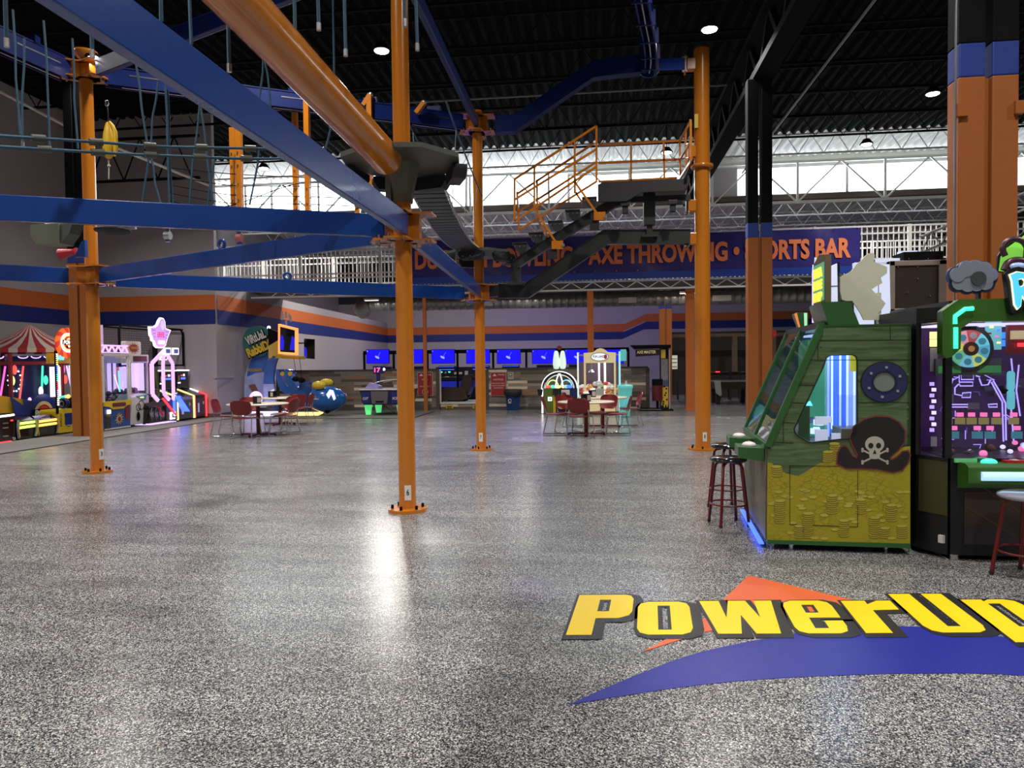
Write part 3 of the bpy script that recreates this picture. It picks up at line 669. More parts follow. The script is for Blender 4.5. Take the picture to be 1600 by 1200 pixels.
# landing
cA, cB = P(934, 292, YS-.45), P(1078, 290, YS-.45)
t = T('stair_landing', 'black landing deck at the top of the start stair', 'landing', cA)
MB(RUBBER).poly([(0, .04), (0, -.26), (.5, -.26), (.75, -.12), (cB.x-cA.x-.1, -.12), (cB.x-cA.x, .02), (cB.x-cA.x, .08), (.1, .08)], (0, 0, 0), X3, Z3, (0, .04, 0)).build('edge_pad', t, .012)
MB(CHAR).bx(0, cB.x-cA.x, .02, .95, .0, .05).build('deck', t)
MB(CHAR).bx(.8, 1.0, .3, .5, -.62, .0).bx(.76, 1.04, .26, .54, -.84, -.8).bar((.9, .4, -.05), (.9, .4, -.9), .1, .1).build('post', t)
MB(CHAR).bar((.2, .3, -.18), (1.6, .3, -.18), .08, .1).build('joist', t)
for x in (.47, 1.28):
    MB(RUBBER).box((x, .1, -.36), (.1, .1, .2)).box((x, .05, -.3), (.16, .05, .08)).build('trolley_stop', t, .01)
# orange stair and landing rails (square tube)
RO = ORANGE
def rail(name, lab, segs, ref, wdt=.035):
    o = segs[0][0]; t = T(name, lab, 'railing', o)
    for (a, b, nm) in segs: MB(RO).bar(a-o, b-o, wdt, wdt).build(nm, t)
    return t
def R_(x, y, dy): return P(x, y, YS+dy)
f = -.55
near = [((804, 280), (932, 197), 'top_rail'), ((804, 312), (932, 233), 'mid_rail'), ((804, 346), (932, 260), 'mid_rail'), ((932, 197), (932, 282), 'post'), ((898, 219), (898, 302), 'post'), ((835, 261), (835, 327), 'post'), ((804, 280), (804, 346), 'post'), ((898, 284), (938, 341), 'strut'), ((836, 327), (873, 386), 'strut')]
t = rail('stair_railing', 'near orange stair railing nearest the viewer, with two long struts', [(R_(*a, f), R_(*b, f), n) for a, b, n in near], f)
for (x, y) in ((937, 338), (871, 383)):
    MB(RO).box(R_(x, y, f)-R_(804, 280, f), (.2, .06, .14)).build('clamp', t); MB(RUBBER).box(R_(x-8, y+14, f+.05)-R_(804, 280, f), (.16, .1, .16)).build('rubber_block', t)
    MB(STEEL).cyl(R_(x+9, y, f-.05)-R_(804, 280, f), R_(x+9, y, f+.05)-R_(804, 280, f), .03, n=8).build('bolt', t)
f = .3
far_ = [((808, 303), (928, 224), 'top_rail'), ((808, 332), (932, 253), 'mid_rail'), ((811, 360), (933, 283), 'mid_rail'), ((808, 300), (811, 360), 'post'), ((839, 281), (840, 344), 'post'), ((898, 235), (899, 300), 'post'), ((840, 344), (860, 375), 'strut'), ((899, 300), (912, 320), 'strut')]
rail('stair_railing', 'far orange stair railing, farther from the viewer', [(R_(*a, f), R_(*b, f), n) for a, b, n in far_], f)
f = .55
lr = [((935, 227), (1062, 220), 'top_rail'), ((935, 255), (1062, 249), 'mid_rail'), ((935, 284), (1058, 278), 'bottom_rail'), ((986, 224), (986, 290), 'post'), ((1037, 222), (1038, 288), 'post')]
rail('landing_railing', 'orange railing along the back of the stair landing', [(R_(*a, f), R_(*b, f), n) for a, b, n in lr], f)
gt = [((1062, 221, .5), (1079, 188, -.7), 'top_rail'), ((1062, 221, .5), (1063, 278, .5), 'post'), ((1079, 188, -.7), (1080, 252, -.7), 'post'), ((1063, 278, .5), (1080, 252, -.7), 'bottom_rail'), ((1062, 249, .5), (1080, 220, -.7), 'mid_rail'), ((1071, 204, 0), (1072, 265, 0), 'post')]
rail('landing_gate', 'small orange side gate against the start pole', [(R_(*a), R_(*b), n) for a, b, n in gt], 0)
# guard posts seen through the course
for (x, y0, y1, Y, lab) in ((363.5, 200, 335, 11.3, 'left one of the pair of thin orange posts nearest the leftmost pole'), (373, 203, 335, 11.1, 'right one of the pair of thin orange posts nearest the leftmost pole'), (460.5, 176, 338, 11.9, 'thin orange post left in the middle pair behind the blue beam'), (479, 158, 340, 11.6, 'thin orange post right in the middle pair behind the blue beam'), (557, 265, 345, 12.2, 'short orange post seen just left of the fat orange pipe end'), (577, 150, 345, 12.1, 'thin orange post crossing behind the fat orange pipe end')):
    a, b = P(x, y0, Y), P(x+3, y1+12, Y)
    t = T('guard_post', lab, 'post', b); MB(ORANGE).bar((0, 0, 0), a-b, .085, .085).build('post', t)
    for z in (.35, .6, .9, 1.1): MB(STEEL).cyl((0, -.045, z), (0, -.06, z), .012, n=6).build('bolt', t)
for (xa, ya, xb, yb, Y) in ((568, 165, 579, 148, 12.1), (650, 177, 663, 160, 12.4)):
    t = T('track_stop', 'short orange arm sticking up from the top track, '+('left of pole 6' if xa < 600 else 'right of pole 6'), 'arm', P(xa, ya, Y)); MB(ORANGE).bar((0, 0, 0), P(xb, yb, Y)-P(xa, ya, Y), .09, .07).build('arm', t); MB(STEEL).sph(P(xb, yb, Y)-P(xa, ya, Y), .04).build('knob', t)
# horizontal net cables behind the posts
for i, (y0, ym, y1) in enumerate(((270, 272, 283), (283, 290, 297), (297, 305, 313), (310, 318, 325), (322, 334, 340), (340, 320, 292))):
    pts = [P(265, y0-8, 10.6), P(365, ym, 11.2), P(470, y1-6, 11.8), P(575, y1-2, 12.2)]
    t = MB(BLACK).tube(smooth([tuple(p) for p in pts], 6), .008, 5).build('guard_cable'); tag(t, 'thin dark guard cable strung between the orange posts at left', 'cable', 'guard cables')
# -------- rope walk: two handlines with sleeves
for k, (ys, lab) in enumerate((((211, 222, 229, 232, 235), 'upper blue handline rope with grey sleeves crossing at left'), ((228, 238, 243, 248, 246), 'lower blue handline rope with grey sleeves crossing at left'))):
    X_ = (-20, 150, 250, 395, 505); Ys = (5.6, 6.3, 6.75, 7.3, 7.55)
    pts = [P(a, b, c) for a, b, c in zip(X_, ys, Ys)]; o = pts[0]
    t = T('handline', lab, 'rope', o)
    MB(ROPE).tube([V(p)-o for p in smooth([tuple(p) for p in pts], 8)], .014, 8).build('rope', t)
    for sx in ((60, 150, 234, 315, 391) if k == 0 else (69, 153, 235, 312, 385)):
        f = [i for i in range(4) if X_[i] <= sx <= X_[i+1]][0]; u = (sx-X_[f])/(X_[f+1]-X_[f])
        c = P(sx, ys[f]+(ys[f+1]-ys[f])*u, Ys[f]+(Ys[f+1]-Ys[f])*u)
        d = (pts[f+1]-pts[f]).normalized(); MB(OLIVE).cyl(c-o-d*.055, c-o+d*.055, .033, n=12).build('sleeve', t)
    MB(CHROME).tube([pts[-1]-o+V((.03*math.cos(a), 0, .03*math.sin(a))) for a in [i*math.pi/6 for i in range(12)]], .008, 6, True).build('shackle', t)
# hanging ropes with silver ends  (x top, y top, x bottom, y bottom, depth)
HR = [(15, -30, 10, 60, 4.2, 1), (38, 60, 35, 222, 7.0, 1), (68, 32, 78, 230, 7.4, 1), (113, 60, 122, 232, 7.6, 0), (142, -20, 144, 78, 4.6, 1), (212, 98, 230, 225, 7.5, 0), (247, 128, 236, 225, 7.5, 0), (232, 245, 222, 318, 7.6, 0), (236, 245, 251, 318, 7.6, 0), (258, 130, 265, 320, 7.6, 0), (262, 140, 270, 320, 7.65, 0),
      (312, 165, 296, 322, 7.6, 0), (313, 165, 333, 318, 7.6, 0), (249, -20, 252, 33, 4.6, 0), (289, -10, 299, 70, 5.6, 0), (361, -10, 358, 100, 4.8, 1), (411, 90, 404, 170, 7.8, 0), (412, 90, 423, 175, 7.8, 0), (458, -20, 461, 45, 5.2, 0), (488, -20, 498, 36, 5.2, 1), (524, -20, 540, 77, 5.6, 1), (527, -20, 522, 118, 7.9, 0), (516, 190, 508, 235, 7.7, 0),
      (627, -20, 633, 30, 5.2, 1), (641, -20, 652, 68, 5.6, 1), (20, 15, 32, 210, 7.2, 0), (335, 250, 324, 322, 8, 0), (405, 230, 390, 320, 8, 0), (440, 0, 446, 5, 8, 0)]
for (xa, ya, xb, yb, Y, tip) in HR[:-1]:
    a, b = P(xa, ya, Y), P(xb, yb, Y)
    if ya < 0: a.z = 8.58
    m_ = a.lerp(b, .55)+V((random.uniform(-.02, .02), 0, 0))
    t = T('hanging_rope', 'blue rope hanging down from the ropes course '+('with a bright metal end' if tip else 'between the beams at left'), 'rope', a, group='hanging ropes with metal ends' if tip else 'hanging ropes')
    MB(ROPE).tube([V((0, 0, 0)), (m_-a)*.5+V((.01, 0, 0)), m_-a, b-a], .011 if Y > 6 else .013, 6).build('rope', t)
    if tip: MB(STEEL).cyl(b-a, b-a-Z3*.055, .017, n=10).build('ferrule', t)
# yellow rescue bag
bp_ = P(168, 190, 7.4)
t = T('rescue_bag', 'yellow fabric bag with side tube hanging beside the leftmost pole', 'bag', bp_)
MB(YEL).lathe([(.0, .0), (.02, -.02), (.045, -.12), (.06, -.25), (.055, -.36), (.02, -.4), (0, -.4)], (0, 0, 0), 14).build('bag_body', t)
MB(YEL).tube([(.02, 0, 0), (.06, 0, -.05), (.085, 0, -.12), (.085, 0, -.3), (.075, 0, -.38)], [.012, .018, .024, .026, .012], 10).build('side_tube', t)
MB(CHROME).tube([(.01, 0, 0), (.01, 0, .1), (.0, 0, .2)], .006, 6).tube([(.0+.02*math.cos(a), 0, .2+.035*math.sin(a)) for a in [i*math.pi/5 for i in range(10)]], .006, 6, True).build('karabiner', t)
MB(mat('cotton_cord', (.5, .45, .35), .9)).tube([(-.0, 0, -.4), (.0, 0, -.5), (-.005, 0, -.62)], .007, 6).sph((0, 0, -.48), .018).build('cord', t)
# box platform and pad hanging left of the leftmost pole
c = P(90, 367, 8.6)
t = T('hanging_box', 'olive steel box platform slung under the blue beam at left', 'platform', c)
MB(mat('box_olive', (.13, .14, .10), .45)).poly([(-.28, .12), (.12, .12), (.12, -.13), (-.22, -.13), (-.28, -.02)], (0, -.12, 0), X3, Z3, (0, .25, 0)).m(OLIVE).poly([(.12, .12), (.3, .14), (.24, .0), (.12, -.13)], (0, -.1, 0), X3, Z3, (0, .2, 0)).build('body', t, .012)
MB(CHROME).box((-.18, 0, .15), (.1, .1, .05)).build('clamp', t)
c = P(176, 360, 8.9)
t = T('foot_pod', 'small black ribbed stepping pod slung under the blue beam beside the leftmost pole', 'stepping pod', c)
MB(RUBBER).sph((0, 0, 0), (.2, .2, .06), 20, 8).build('pod', t); MB(RUBBER).tube([(.2*math.cos(a), .2*math.sin(a), 0) for a in [i*math.pi/12 for i in range(24)]], .022, 8, True).build('rim', t)
for q in (-.12, 0, .12): MB(STEEL).cyl((q, -.19, .03), (q, -.2, .03), .012, n=6).build('bolt', t)
MB(STEEL).box((.28, 0, .03), (.1, .04, .05)).build('bracket', t)
for i, (x, y) in enumerate(((262, 368), (374, 372))):
    c = P(x, y, 7.5+i*-.1); t = T('trolley_wheel', 'small metal roller hanging under the blue beam, '+('nearer the leftmost pole' if i == 0 else 'pinkish, nearer pole 6'), 'roller', c)
    MB(STEEL if i == 0 else mat('pink_metal', (.5, .15, .15), .3, metal=.5)).cyl((-.03, 0, 0), (.03, 0, 0), .045, n=16).build('wheel', t); MB(CHROME).bar((0, 0, .08), (0, 0, -.07), .02, .05).build('hanger', t)
c = P(108, 396, 9.6)
t = T('loudhailer', 'red horn with a blue bracket on the orange column at left', 'horn', c)
MB(mat('horn_red', (.4, .02, .03), .3)).cyl((-.13, 0, -.01), (.06, 0, .02), .085, .04, n=20).cyl((.06, 0, .02), (.12, 0, .02), .04, .06, n=16).build('horn', t)
MB(BLUE).poly([(.1, -.06), (.27, -.06), (.27, .18), (.22, .16)], (0, -.03, 0), X3, Z3, (0, .06, 0)).build('bracket', t)

fp = P(146, 90, 10.0)
t = T('flood_lamp', 'small bright flood lamp clamped beside the top of the leftmost pole', 'lamp', fp)
MB(BLACK).box((0, 0, .02), (.16, .12, .05)).build('housing', t); MB(LG).box((.02, -.02, -.02), (.12, .09, .03)).build('lens', t); MB(BLACK).bar((-.08, .0, .02), (-.16, .05, .06), .03, .03).build('bracket', t)
area('flood_light', fp-Z3*.06, 1.2, (1, .97, .92), .1, spread=150)
# ================================================================== ARCADE ROW ALONG THE LEFT WALL (fronts face the aisle)
H90 = math.pi/2
LIME = glow('lime_neon', (.62, 1, .12), 2.2); NOR = glow('orange_neon', (1, .42, .08), 2.4); PINK = glow('pink_neon', (.80, .42, 1), 1.35)
WNEON = glow('white_neon', (1, .93, .97), 2.2); RNEON = glow('red_neon', (1, .03, .04), 2.6); BNEON = glow('blue_neon', (.05, .12, 1), 2.6); YNEON = glow('yellow_neon', (1, .72, .22), 2.0)
PURP = glow('lavender_light', (.62, .45, 1), 1.6); GRN = glow('green_neon', (.05, .95, .45), 1.7); CYAN = glow('cyan_light', (.15, .75, 1), 1.4); SCRB = glow('blue_screen', (.006, .002, .9), 1.0)
GL = glass('cabinet_glass'); YB = mat('cabinet_yellow', (.70, .48, .01), .35); NAVY = mat('cabinet_navy', (.012, .025, .16), .35); CBLUE = mat('cabinet_blue', (.012, .07, .26), .35)
WCAB = mat('cabinet_white', (.66, .62, .58), .35); DRED = mat('booth_red', (.22, .012, .018), .4); GREY = mat('mid_grey', (.18, .18, .19), .5); MESH = mat('cage_wire', (.13, .10, .12), .5)
def yl(px, X=-12.05): return PX(px, 640, X).y
def emb(mb, txt, o, w, h, m, ux=X3, uy=Z3, bold=.02, t=None, center=True, slant=0): return mb.m(m).text(txt, o, ux, uy, w=w, h=h, bold=bold, center=center, t=t, slant=slant)
# --- roller lanes
for k, (p0, p1, m_, lab) in enumerate(((-25, 23, WNEON, 'black lane game console with a long white light bar at the left edge'), (27, 53, LIME, 'lane game console with two lime glowing bars'), (57, 87, NOR, 'lane game console with two orange glowing bars'))):
    y0, y1 = yl(p0, -12.75), yl(p1, -12.75); w_ = y1-y0
    t = T('lane_game', lab, 'arcade game', (-12.75, y0, 0), H90); h = .62 if k == 0 else .5
    MB(BLKGL).poly([(0, 0.03), (0, h-.08), (.12, h), (.5, h+.02), (1.6, h+.22), (1.6, .03)], (0, 0, 0), Y3, Z3, (w_, 0, 0)).build('body', t, .01)
    if k == 0:
        MB(m_).tube([(.02, -.02, h-.06), (w_-.05, -.02, h-.04)], .022, 8).build('light_bar', t)
        for z in (.4, .3, .12): MB(GREY).bx(w_-.34, w_-.2, -.012, 0, z, z+.025).build('coin_slot', t)
        MB(RNEON).box((w_-.1, -.012, .46), (.05, .02, .03)).build('start_light', t); MB(CHROME).sph((w_-.05, 0, .05), .04).build('caster', t); MB(RNEON).bx(0, w_-.2, -.08, -.05, .01, .03).build('floor_glow', t)
    else:
        for z in (h-.13, h-.22): MB(m_).tube([(.02, -.03, z), (w_-.04, -.03, z+.01)], .03, 10).build('light_bar', t)
        for s in (0.0, w_):
            MB(GREY).tube([(s, -.02, .05), (s+(.03 if s else -.03), -.03, .2), (s+(.03 if s else -.03), -.03, .36), (s, -.02, h-.05)], .028, 8).build('side_trim', t)
            MB(YB).tube([(s, -.05, .08), (s+(.04 if s else -.04), -.06, .22), (s, -.05, h-.08)], .008, 6).build('light_strip', t)
# lane side wall, mustard with blue round POWER shield
a0, a1 = PX(-20, 640, -13.1).y, PX(90, 640, -13.1).y
t = T('lane_shield', 'navy round shield board with POWER lettering and a lightning tail beside the mustard lane wall', 'arcade game', (-13.3, a0, 0), H90)
L_ = a1-a0
MB(mat('mustard_board', (.50, .27, .012), .4)).poly([(0, .4), (0, 1.03), (.55, 1.0), (1.5, .83), (1.5, .4)], (0, .02, 0), X3, Z3, (0, .03, 0)).build('side_wall', t)
yc = yl(66, -13.3)-a0
m_ = MB(NAVY).poly(circ(yc, .55, .43, 28), (0, -.03, 0), X3, Z3, (0, .04, 0)); m_.build('disc', t)
MB(NAVY).poly([(yc-1.0, .98), (yc-.6, .72), (yc-.62, .9), (yc-.2, .72), (yc-.2, .45), (yc-.85, .5)], (0, -.045, 0), X3, Z3, (0, .015, 0)).build('lightning_tail', t)
MB(mat('sand_ring', (.55, .40, .2), .5)).poly([circ(yc, .5, .3, 28), circ(yc, .5, .22, 28)[::-1]], (0, -.05, 0), X3, Z3, (0, .01, 0)).build('ring', t)
MB(mat('badge_red', (.5, .03, .02), .4)).poly(circ(yc, .5, .2, 24), (0, -.045, 0), X3, Z3, (0, .01, 0)).build('badge', t)
b_ = MB(BLACK).bx(yc-.38, yc+.42, -.075, -.065, .44, .62); emb(b_, 'POWER', (yc+.02, -.085, .53), .7, .14, WCAB, t=(0, .006, 0), slant=.2); b_.build('word_plate', t)
# --- striped tent booth
bc = V((-14.55, 17.1, 0)); R_b = 1.45
t = T('carnival_booth', 'carnival booth with red and white striped tent roof and dark red posts', 'booth', bc)
n = 48; z0, z1 = 1.98, 2.72; rf = {0: MB(mat('tent_red', (.30, .015, .02), .6)), 1: MB(mat('tent_cream', (.48, .42, .38), .6))}
for i in range(n):
    for (ra, za, rb, zb_) in ((.02, z1, .45, z1-.30), (.45, z1-.30, .95, z1-.50), (.95, z1-.50, R_b, z0+.1), (R_b, z0+.1, R_b, z0)):
        a, b = 2*math.pi*i/n, 2*math.pi*(i+1)/n; q = lambda r, an, z: (r*math.cos(an), r*math.sin(an), z)
        rf[i % 2].add([q(ra, a, za), q(ra, b, za), q(rb, b, zb_), q(rb, a, zb_)], [(0, 1, 2, 3)])
rf[0].build('tent_red_stripes', t); rf[1].build('tent_cream_stripes', t)
lb = MB(WNEON)
for i in range(8):
    a = math.pi*2*(i+.5)/8; MB(DRED).cyl((R_b*.95*math.cos(a), R_b*.95*math.sin(a), 0), (R_b*.95*math.cos(a), R_b*.95*math.sin(a), z0), .05, n=10).build('post', t)
    b = math.pi*2*(i-.5)/8; p, q = V((R_b*.95*math.cos(a), R_b*.95*math.sin(a), 1.72)), V((R_b*.95*math.cos(b), R_b*.95*math.sin(b), 1.72))
    MB(DRED).bar(p, q, .04, .08).build('rail', t); MB(DRED).bar(p-Z3*1.2, q-Z3*1.2, .05, .2).build('counter', t)
    for u in (.25, .5, .75):
        c = p.lerp(q, u)+Z3*.17; MB(PURP).tube([c+(q-p).normalized()*.1*math.cos(s)+Z3*.05*math.sin(s) for s in [math.pi+math.pi*j/6 for j in range(7)]], .014, 6).build('arc_light', t)
MB(NAVY).cyl((0, 0, .1), (0, 0, 1.9), .55, n=20).build('core_panel', t)
cc = [glow('prize_pink', (1, .12, .6), 1.3), LIME, YNEON, glow('prize_red', (1, .1, .08), 1.3), PURP, WNEON, GRN]
for i in range(16):
    a = -1.9+i*.24; r = .75+.35*(i % 2); z = .75+.27*(i % 4)
    MB(cc[i % 7]).sph((r*math.cos(a), r*math.sin(a), z), (.05, .05, .12), 8, 6).build('hanging_prize', t)
for i in range(7): MB(cc[(i*3) % 7]).bar((1.05*math.cos(-1.6+i*.45), 1.05*math.sin(-1.6+i*.45), .55), (.9*math.cos(-1.5+i*.45), .9*math.sin(-1.5+i*.45), 1.65), .03, .03).build('light_tube', t)
for i in range(14): MB(WNEON).sph((.57*math.cos(-1.5)+.0+.18*math.cos(i*.45), -.6, 1.3+.28*math.sin(i*.45)), .022, 8, 6).build('bulb', t)
# --- strength game with spinning round sign
y0, y1 = yl(90, -12.75), yl(124, -12.75); w_ = y1-y0
t = T('strength_game', 'yellow boxing style strength game with round orange spiral sign reading POWER', 'arcade game', (-12.75, y0, 0), H90)
MB(YB).poly([(0, .04), (w_, .04), (w_, .56), (w_*.85, .6), (w_*.1, .6), (0, .56)], (0, 0, 0), X3, Z3, (0, .7, 0)).build('base', t, .015)
m_ = MB(NAVY).poly([(.22, .5), (.22, .24), (.34, .17), (.46, .24), (.46, .5)], (0, -.012, 0), X3, Z3, (0, .012, 0)); m_.m(WCAB).bx(.28, .4, -.02, -.01, .2, .215); m_.build('front_panel', t)
sg = MB(BLACK).text('PUNCH', (.12, -.012, .2), Z3, -X3, w=.3, h=.06, bold=.01); sg.build('side_lettering', t)
MB(WNEON).bx(w_-.14, w_-.06, -.015, 0, .4, .46).build('card_reader', t)
MB(GREY).cyl((.1, -.03, .74), (.1, .05, .74), .075, n=20).m(BLACK).cyl((.1, -.035, .74), (.1, -.03, .74), .045, n=16).build('score_horn', t)
for i in range(5): MB(NAVY if i < 2 else BLACK).tube([(.3+i*.07+.02, .12+.11*math.cos(s), .74+.11*math.sin(s)) for s in [j*math.pi/6 for j in range(12)]], .022, 6, True).build('spring_coil', t)
MB(NOR).sph((.42, .05, .9), .05).build('ball', t); MB(GRN).bar((.1, .06, .9), (.35, .06, .9), .04, .04).build('light_tube', t)
ls = MB(BLACK).bx(-.02, .04, .0, .03, .5, 2.0); ls.build('light_post', t)
for i in range(26): MB([WNEON, PURP, RNEON, GRN, BNEON, YNEON][(i//4) % 6]).box((.01, -.015, .72+i*.048), (.035, .02, .026)).build('led', t)
MB(YB).bx(.0, w_, .2, .26, 1.7, 1.95).build('header', t); emb(MB(CYAN), '500', (w_*.5, .17, 1.84), .24, .12, CYAN, t=(0, .01, 0)).build('score_display', t)
MB(WNEON).bx(.2, .5, .3, .34, .9, 1.62).m(PURP).bx(.3, .36, .26, .3, .95, 1.6).build('glow_panel', t)
cz, cx_ = 2.2, w_*.55; R_ = .36
sp = MB(glow('orange_sign', (1, .13, .01), 1.1)); dk = MB(glow('dark_orange_sign', (.55, .03, .01), 1.0))
for i in range(16):
    a0_ = i*math.pi/8; f_ = lambda r, a: (cx_+r*math.cos(a), cz+r*math.sin(a))
    (sp if i % 2 == 0 else dk).poly([f_(.22, a0_), f_(R_*1.0, a0_+.35), f_(R_*1.02, a0_+.74), f_(.22, a0_+math.pi/8)], (0, .0, 0), X3, Z3, (0, .05, 0))
sp.build('spiral_blades', t); dk.build('spiral_shade', t)
MB(WNEON).poly([circ(cx_, cz, .235, 32), circ(cx_, cz, .215, 32)[::-1]], (0, -.03, 0), X3, Z3, (0, .03, 0)).build('sign_rim', t)
MB(YNEON).poly(circ(cx_, cz, .215, 32), (0, -.02, 0), X3, Z3, (0, .02, 0)).build('sign_disc', t)
MB(glow('sign_red', (.75, .03, .01), 1)).poly([circ(cx_, cz, .16, 32), circ(cx_+.03, cz, .12, 32)[::-1]], (0, -.03, 0), X3, Z3, (0, .01, 0)).build('sign_swirl', t)
s_ = MB(BLACK).bx(cx_-.22, cx_+.22, -.045, -.035, cz-.05, cz+.07); emb(s_, 'POWER', (cx_, -.055, cz+.01), .4, .09, WNEON, t=(0, .006, 0), slant=.2); s_.m(BLACK).bx(cx_-.09, cx_+.09, -.045, -.035, cz-.13, cz-.06); emb(s_, 'VR', (cx_, -.055, cz-.095), .12, .05, WNEON, t=(0, .006, 0)); s_.build('sign_word', t)
# --- big blue claw machine
def claw(p0, p1, X, lab, cab, base_h, top, depth=.8, name='claw_machine'):
    y0, y1 = yl(p0, X), yl(p1, X); w_ = y1-y0
    t = T(name, lab, 'claw machine', (X, y0, 0), H90)
    return t, w_
y0_c = yl(163, -12.2)
t, w_ = claw(163, 203, -12.2, 'big claw machine with blue base, yellow panel and purple lit truss on top', CBLUE, .7, 1.95)
MB(CBLUE).poly([(0, .05), (0, .66), (.05, .72), (.9, .72), (.9, .05)], (0, 0, 0), Y3, Z3, (w_, 0, 0)).build('base', t, .015)
MB(YB).poly([(-.02, .74), (w_+.02, .74), (w_+.02, .62), (w_*.82, .6), (w_*.7, .53), (w_*.3, .53), (w_*.18, .6), (-.02, .62)], (0, -.04, 0), X3, Z3, (0, .05, 0)).build('control_panel', t, .008)
s_ = MB(mat('maroon_print', (.12, .02, .02), .4)).poly(rrect(w_*.25, .59, w_*.78, .69, .04), (0, -.047, 0), X3, Z3, (0, .01, 0)); s_.build('panel_inlay', t)
MB(BLKGL).bx(.02, w_*.22, -.012, 0, .06, .42).build('coin_door', t); MB(WNEON).bx(.08, .2, -.03, -.01, .43, .53).build('card_reader', t); MB(DRED).bx(w_*.8, w_*.96, -.012, 0, .25, .6).build('side_door', t)
st_ = MB(mat('sand_ring', (.6, .5, .2), .4)); st_.poly([(w_*.55+(.17 if i % 2 else .07)*math.cos(i*math.pi/12), .28+(.17 if i % 2 else .07)*math.sin(i*math.pi/12)) for i in range(24)], (0, -.014, 0), X3, Z3, (0, .012, 0)); st_.m(RED).poly(circ(w_*.55, .27, .06, 16), (0, -.02, 0), X3, Z3, (0, .008, 0)); st_.build('star_emblem', t)
fr = MB(WCAB)
for x in (.02, w_-.02): fr.bx(x-.02, x+.02, 0, .04, .72, 1.9).bx(x-.02, x+.02, .86, .9, .72, 1.9)
fr.bx(0, w_, 0, .9, 1.88, 1.95).bx(0, w_, -.01, .02, .03, .06); fr.build('frame', t)
MB(GL).bx(.04, w_-.04, .01, .015, .74, 1.88).build('front_glass', t); MB(GL).bx(w_-.02, w_-.015, .04, .86, .74, 1.88).build('side_glass', t)
MB(mat('dusky_back', (.10, .06, .09), .5)).bx(.04, w_-.04, .85, .87, .72, 1.88).build('back_panel', t)
MB(CYAN).bar((w_-.12, .2, 1.5), (w_-.1, .2, .95), .03, .03).m(WNEON).bar((w_-.22, .25, 1.4), (w_-.06, .25, 1.0), .012, .012).build('light_tube', t)
MB(CHROME).cyl((w_*.5, .45, 1.88), (w_*.5, .45, 1.6), .02).sph((w_*.5, .45, 1.56), .06).build('claw', t)
def heap(t, x0, x1, y0, y1, z, n_, r, cols, hgt=.2, nm='prize'):
    for i in range(n_):
        x, y = random.uniform(x0, x1), random.uniform(y0, y1); q = r*random.uniform(.7, 1.2)
        MB(cols[i % len(cols)]).sph((x, y, z+q*.5+random.random()*hgt*(1-abs((x-x0)/(x1-x0)-.5))), (q, q*.9, q*.8), 8, 6).build(nm, t)
darkp = [mat('plush_dark', (.05, .04, .05), .8), mat('plush_grey', (.16, .14, .15), .8), mat('plush_maroon', (.16, .03, .04), .8), mat('plush_sand', (.35, .25, .15), .8)]
heap(t, .1, w_-.1, .08, .7, .72, 34, .07, darkp)
area('claw_fill_light', (-12.6, y0_c+w_/2, 1.84), 7, (1, .85, .95), .5)  # added fill light, brightens the dark prize heap
tr_ = MB(PINK)
tr_.bx(0, w_, 0, .03, 2.12, 2.16).bx(0, w_, 0, .03, 1.96, 1.98)
for i in range(4): a = w_*i/4; tr_.bar((a, .015, 1.97), (a+w_/8, .015, 2.15), .03, .035).bar((a+w_/8, .015, 2.15), (a+w_/4, .015, 1.97), .03, .035)
tr_.build('truss_light', t)
MB(glow('dim_lavender', (.5, .35, .55), .8)).box((.06, .06, 2.3), (.05, .05, .7)).build('light_post', t)
# --- white claw machine
t, w_ = claw(205, 233, -12.2, 'slim cream claw machine with WINNER sign on top', WCAB, .8, 1.9, name='claw_machine')
MB(WCAB).poly([(.04, .06), (.0, .6), (.0, .8), (.12, .88), (.75, .88), (.75, .06)], (0, 0, 0), Y3, Z3, (w_, 0, 0)).build('base', t, .02)
MB(mat('teal_print', (.05, .25, .32), .4)).poly([(w_*.25, .82), (w_*.9, .84), (w_*.8, .7), (w_*.6, .68)], (0, -.004, 0), X3, Z3, (0, .005, 0)).m(LIME).bx(w_*.5, w_*.7, -.008, -.002, .76, .79).build('control_graphic', t)
MB(BLACK).tube([(w_*.4+.09*math.cos(s), -.004, .52+.09*math.sin(s)) for s in [i*math.pi/8 for i in range(16)]], .008, 6, True).tube([(w_*.56+.12*math.cos(s), -.004, .57+.12*math.sin(s)) for s in [i*math.pi/8 for i in range(16)]], .008, 6, True).build('ring_print', t)
MB(BLACK).poly(circ(w_*.38, .28, .06, 16, .12), (0, -.012, 0), X3, Z3, (0, .01, 0)).build('prize_chute', t)
for x in (.08, w_-.08): MB(BLACK).cyl((x, .1, 0), (x, .1, .07), .04).build('foot', t)
fr = MB(WCAB)
for x in (.02, w_-.02): fr.bx(x-.025, x+.025, 0, .05, .86, 1.72).bx(x-.025, x+.025, .7, .75, .86, 1.72)
fr.build('frame', t)
MB(WCAB).bx(0, w_, -.03, .75, 1.7, 1.92).build('header', t, .01); MB(mat('maroon_print', (.1, .02, .03))).bx(w_*.12, w_*.88, -.037, -.03, 1.74, 1.88).build('header_graphic', t)
MB(GL).bx(.04, w_-.04, .01, .015, .88, 1.7).build('front_glass', t)
MB(PURP).bx(.06, .2, .68, .7, .9, 1.7).bx(.3, .4, .68, .7, .9, 1.7).bx(w_-.22, w_-.05, .68, .7, .95, 1.7).bx(w_-.04, w_-.03, .1, .68, .95, 1.7).m(glow('salmon_glow', (.6, .12, .1), 1)).bx(.42, w_-.24, .69, .7, .9, 1.6).build('back_light', t)
heap(t, .1, w_-.1, .1, .6, .86, 16, .07, darkp[:3], .14)
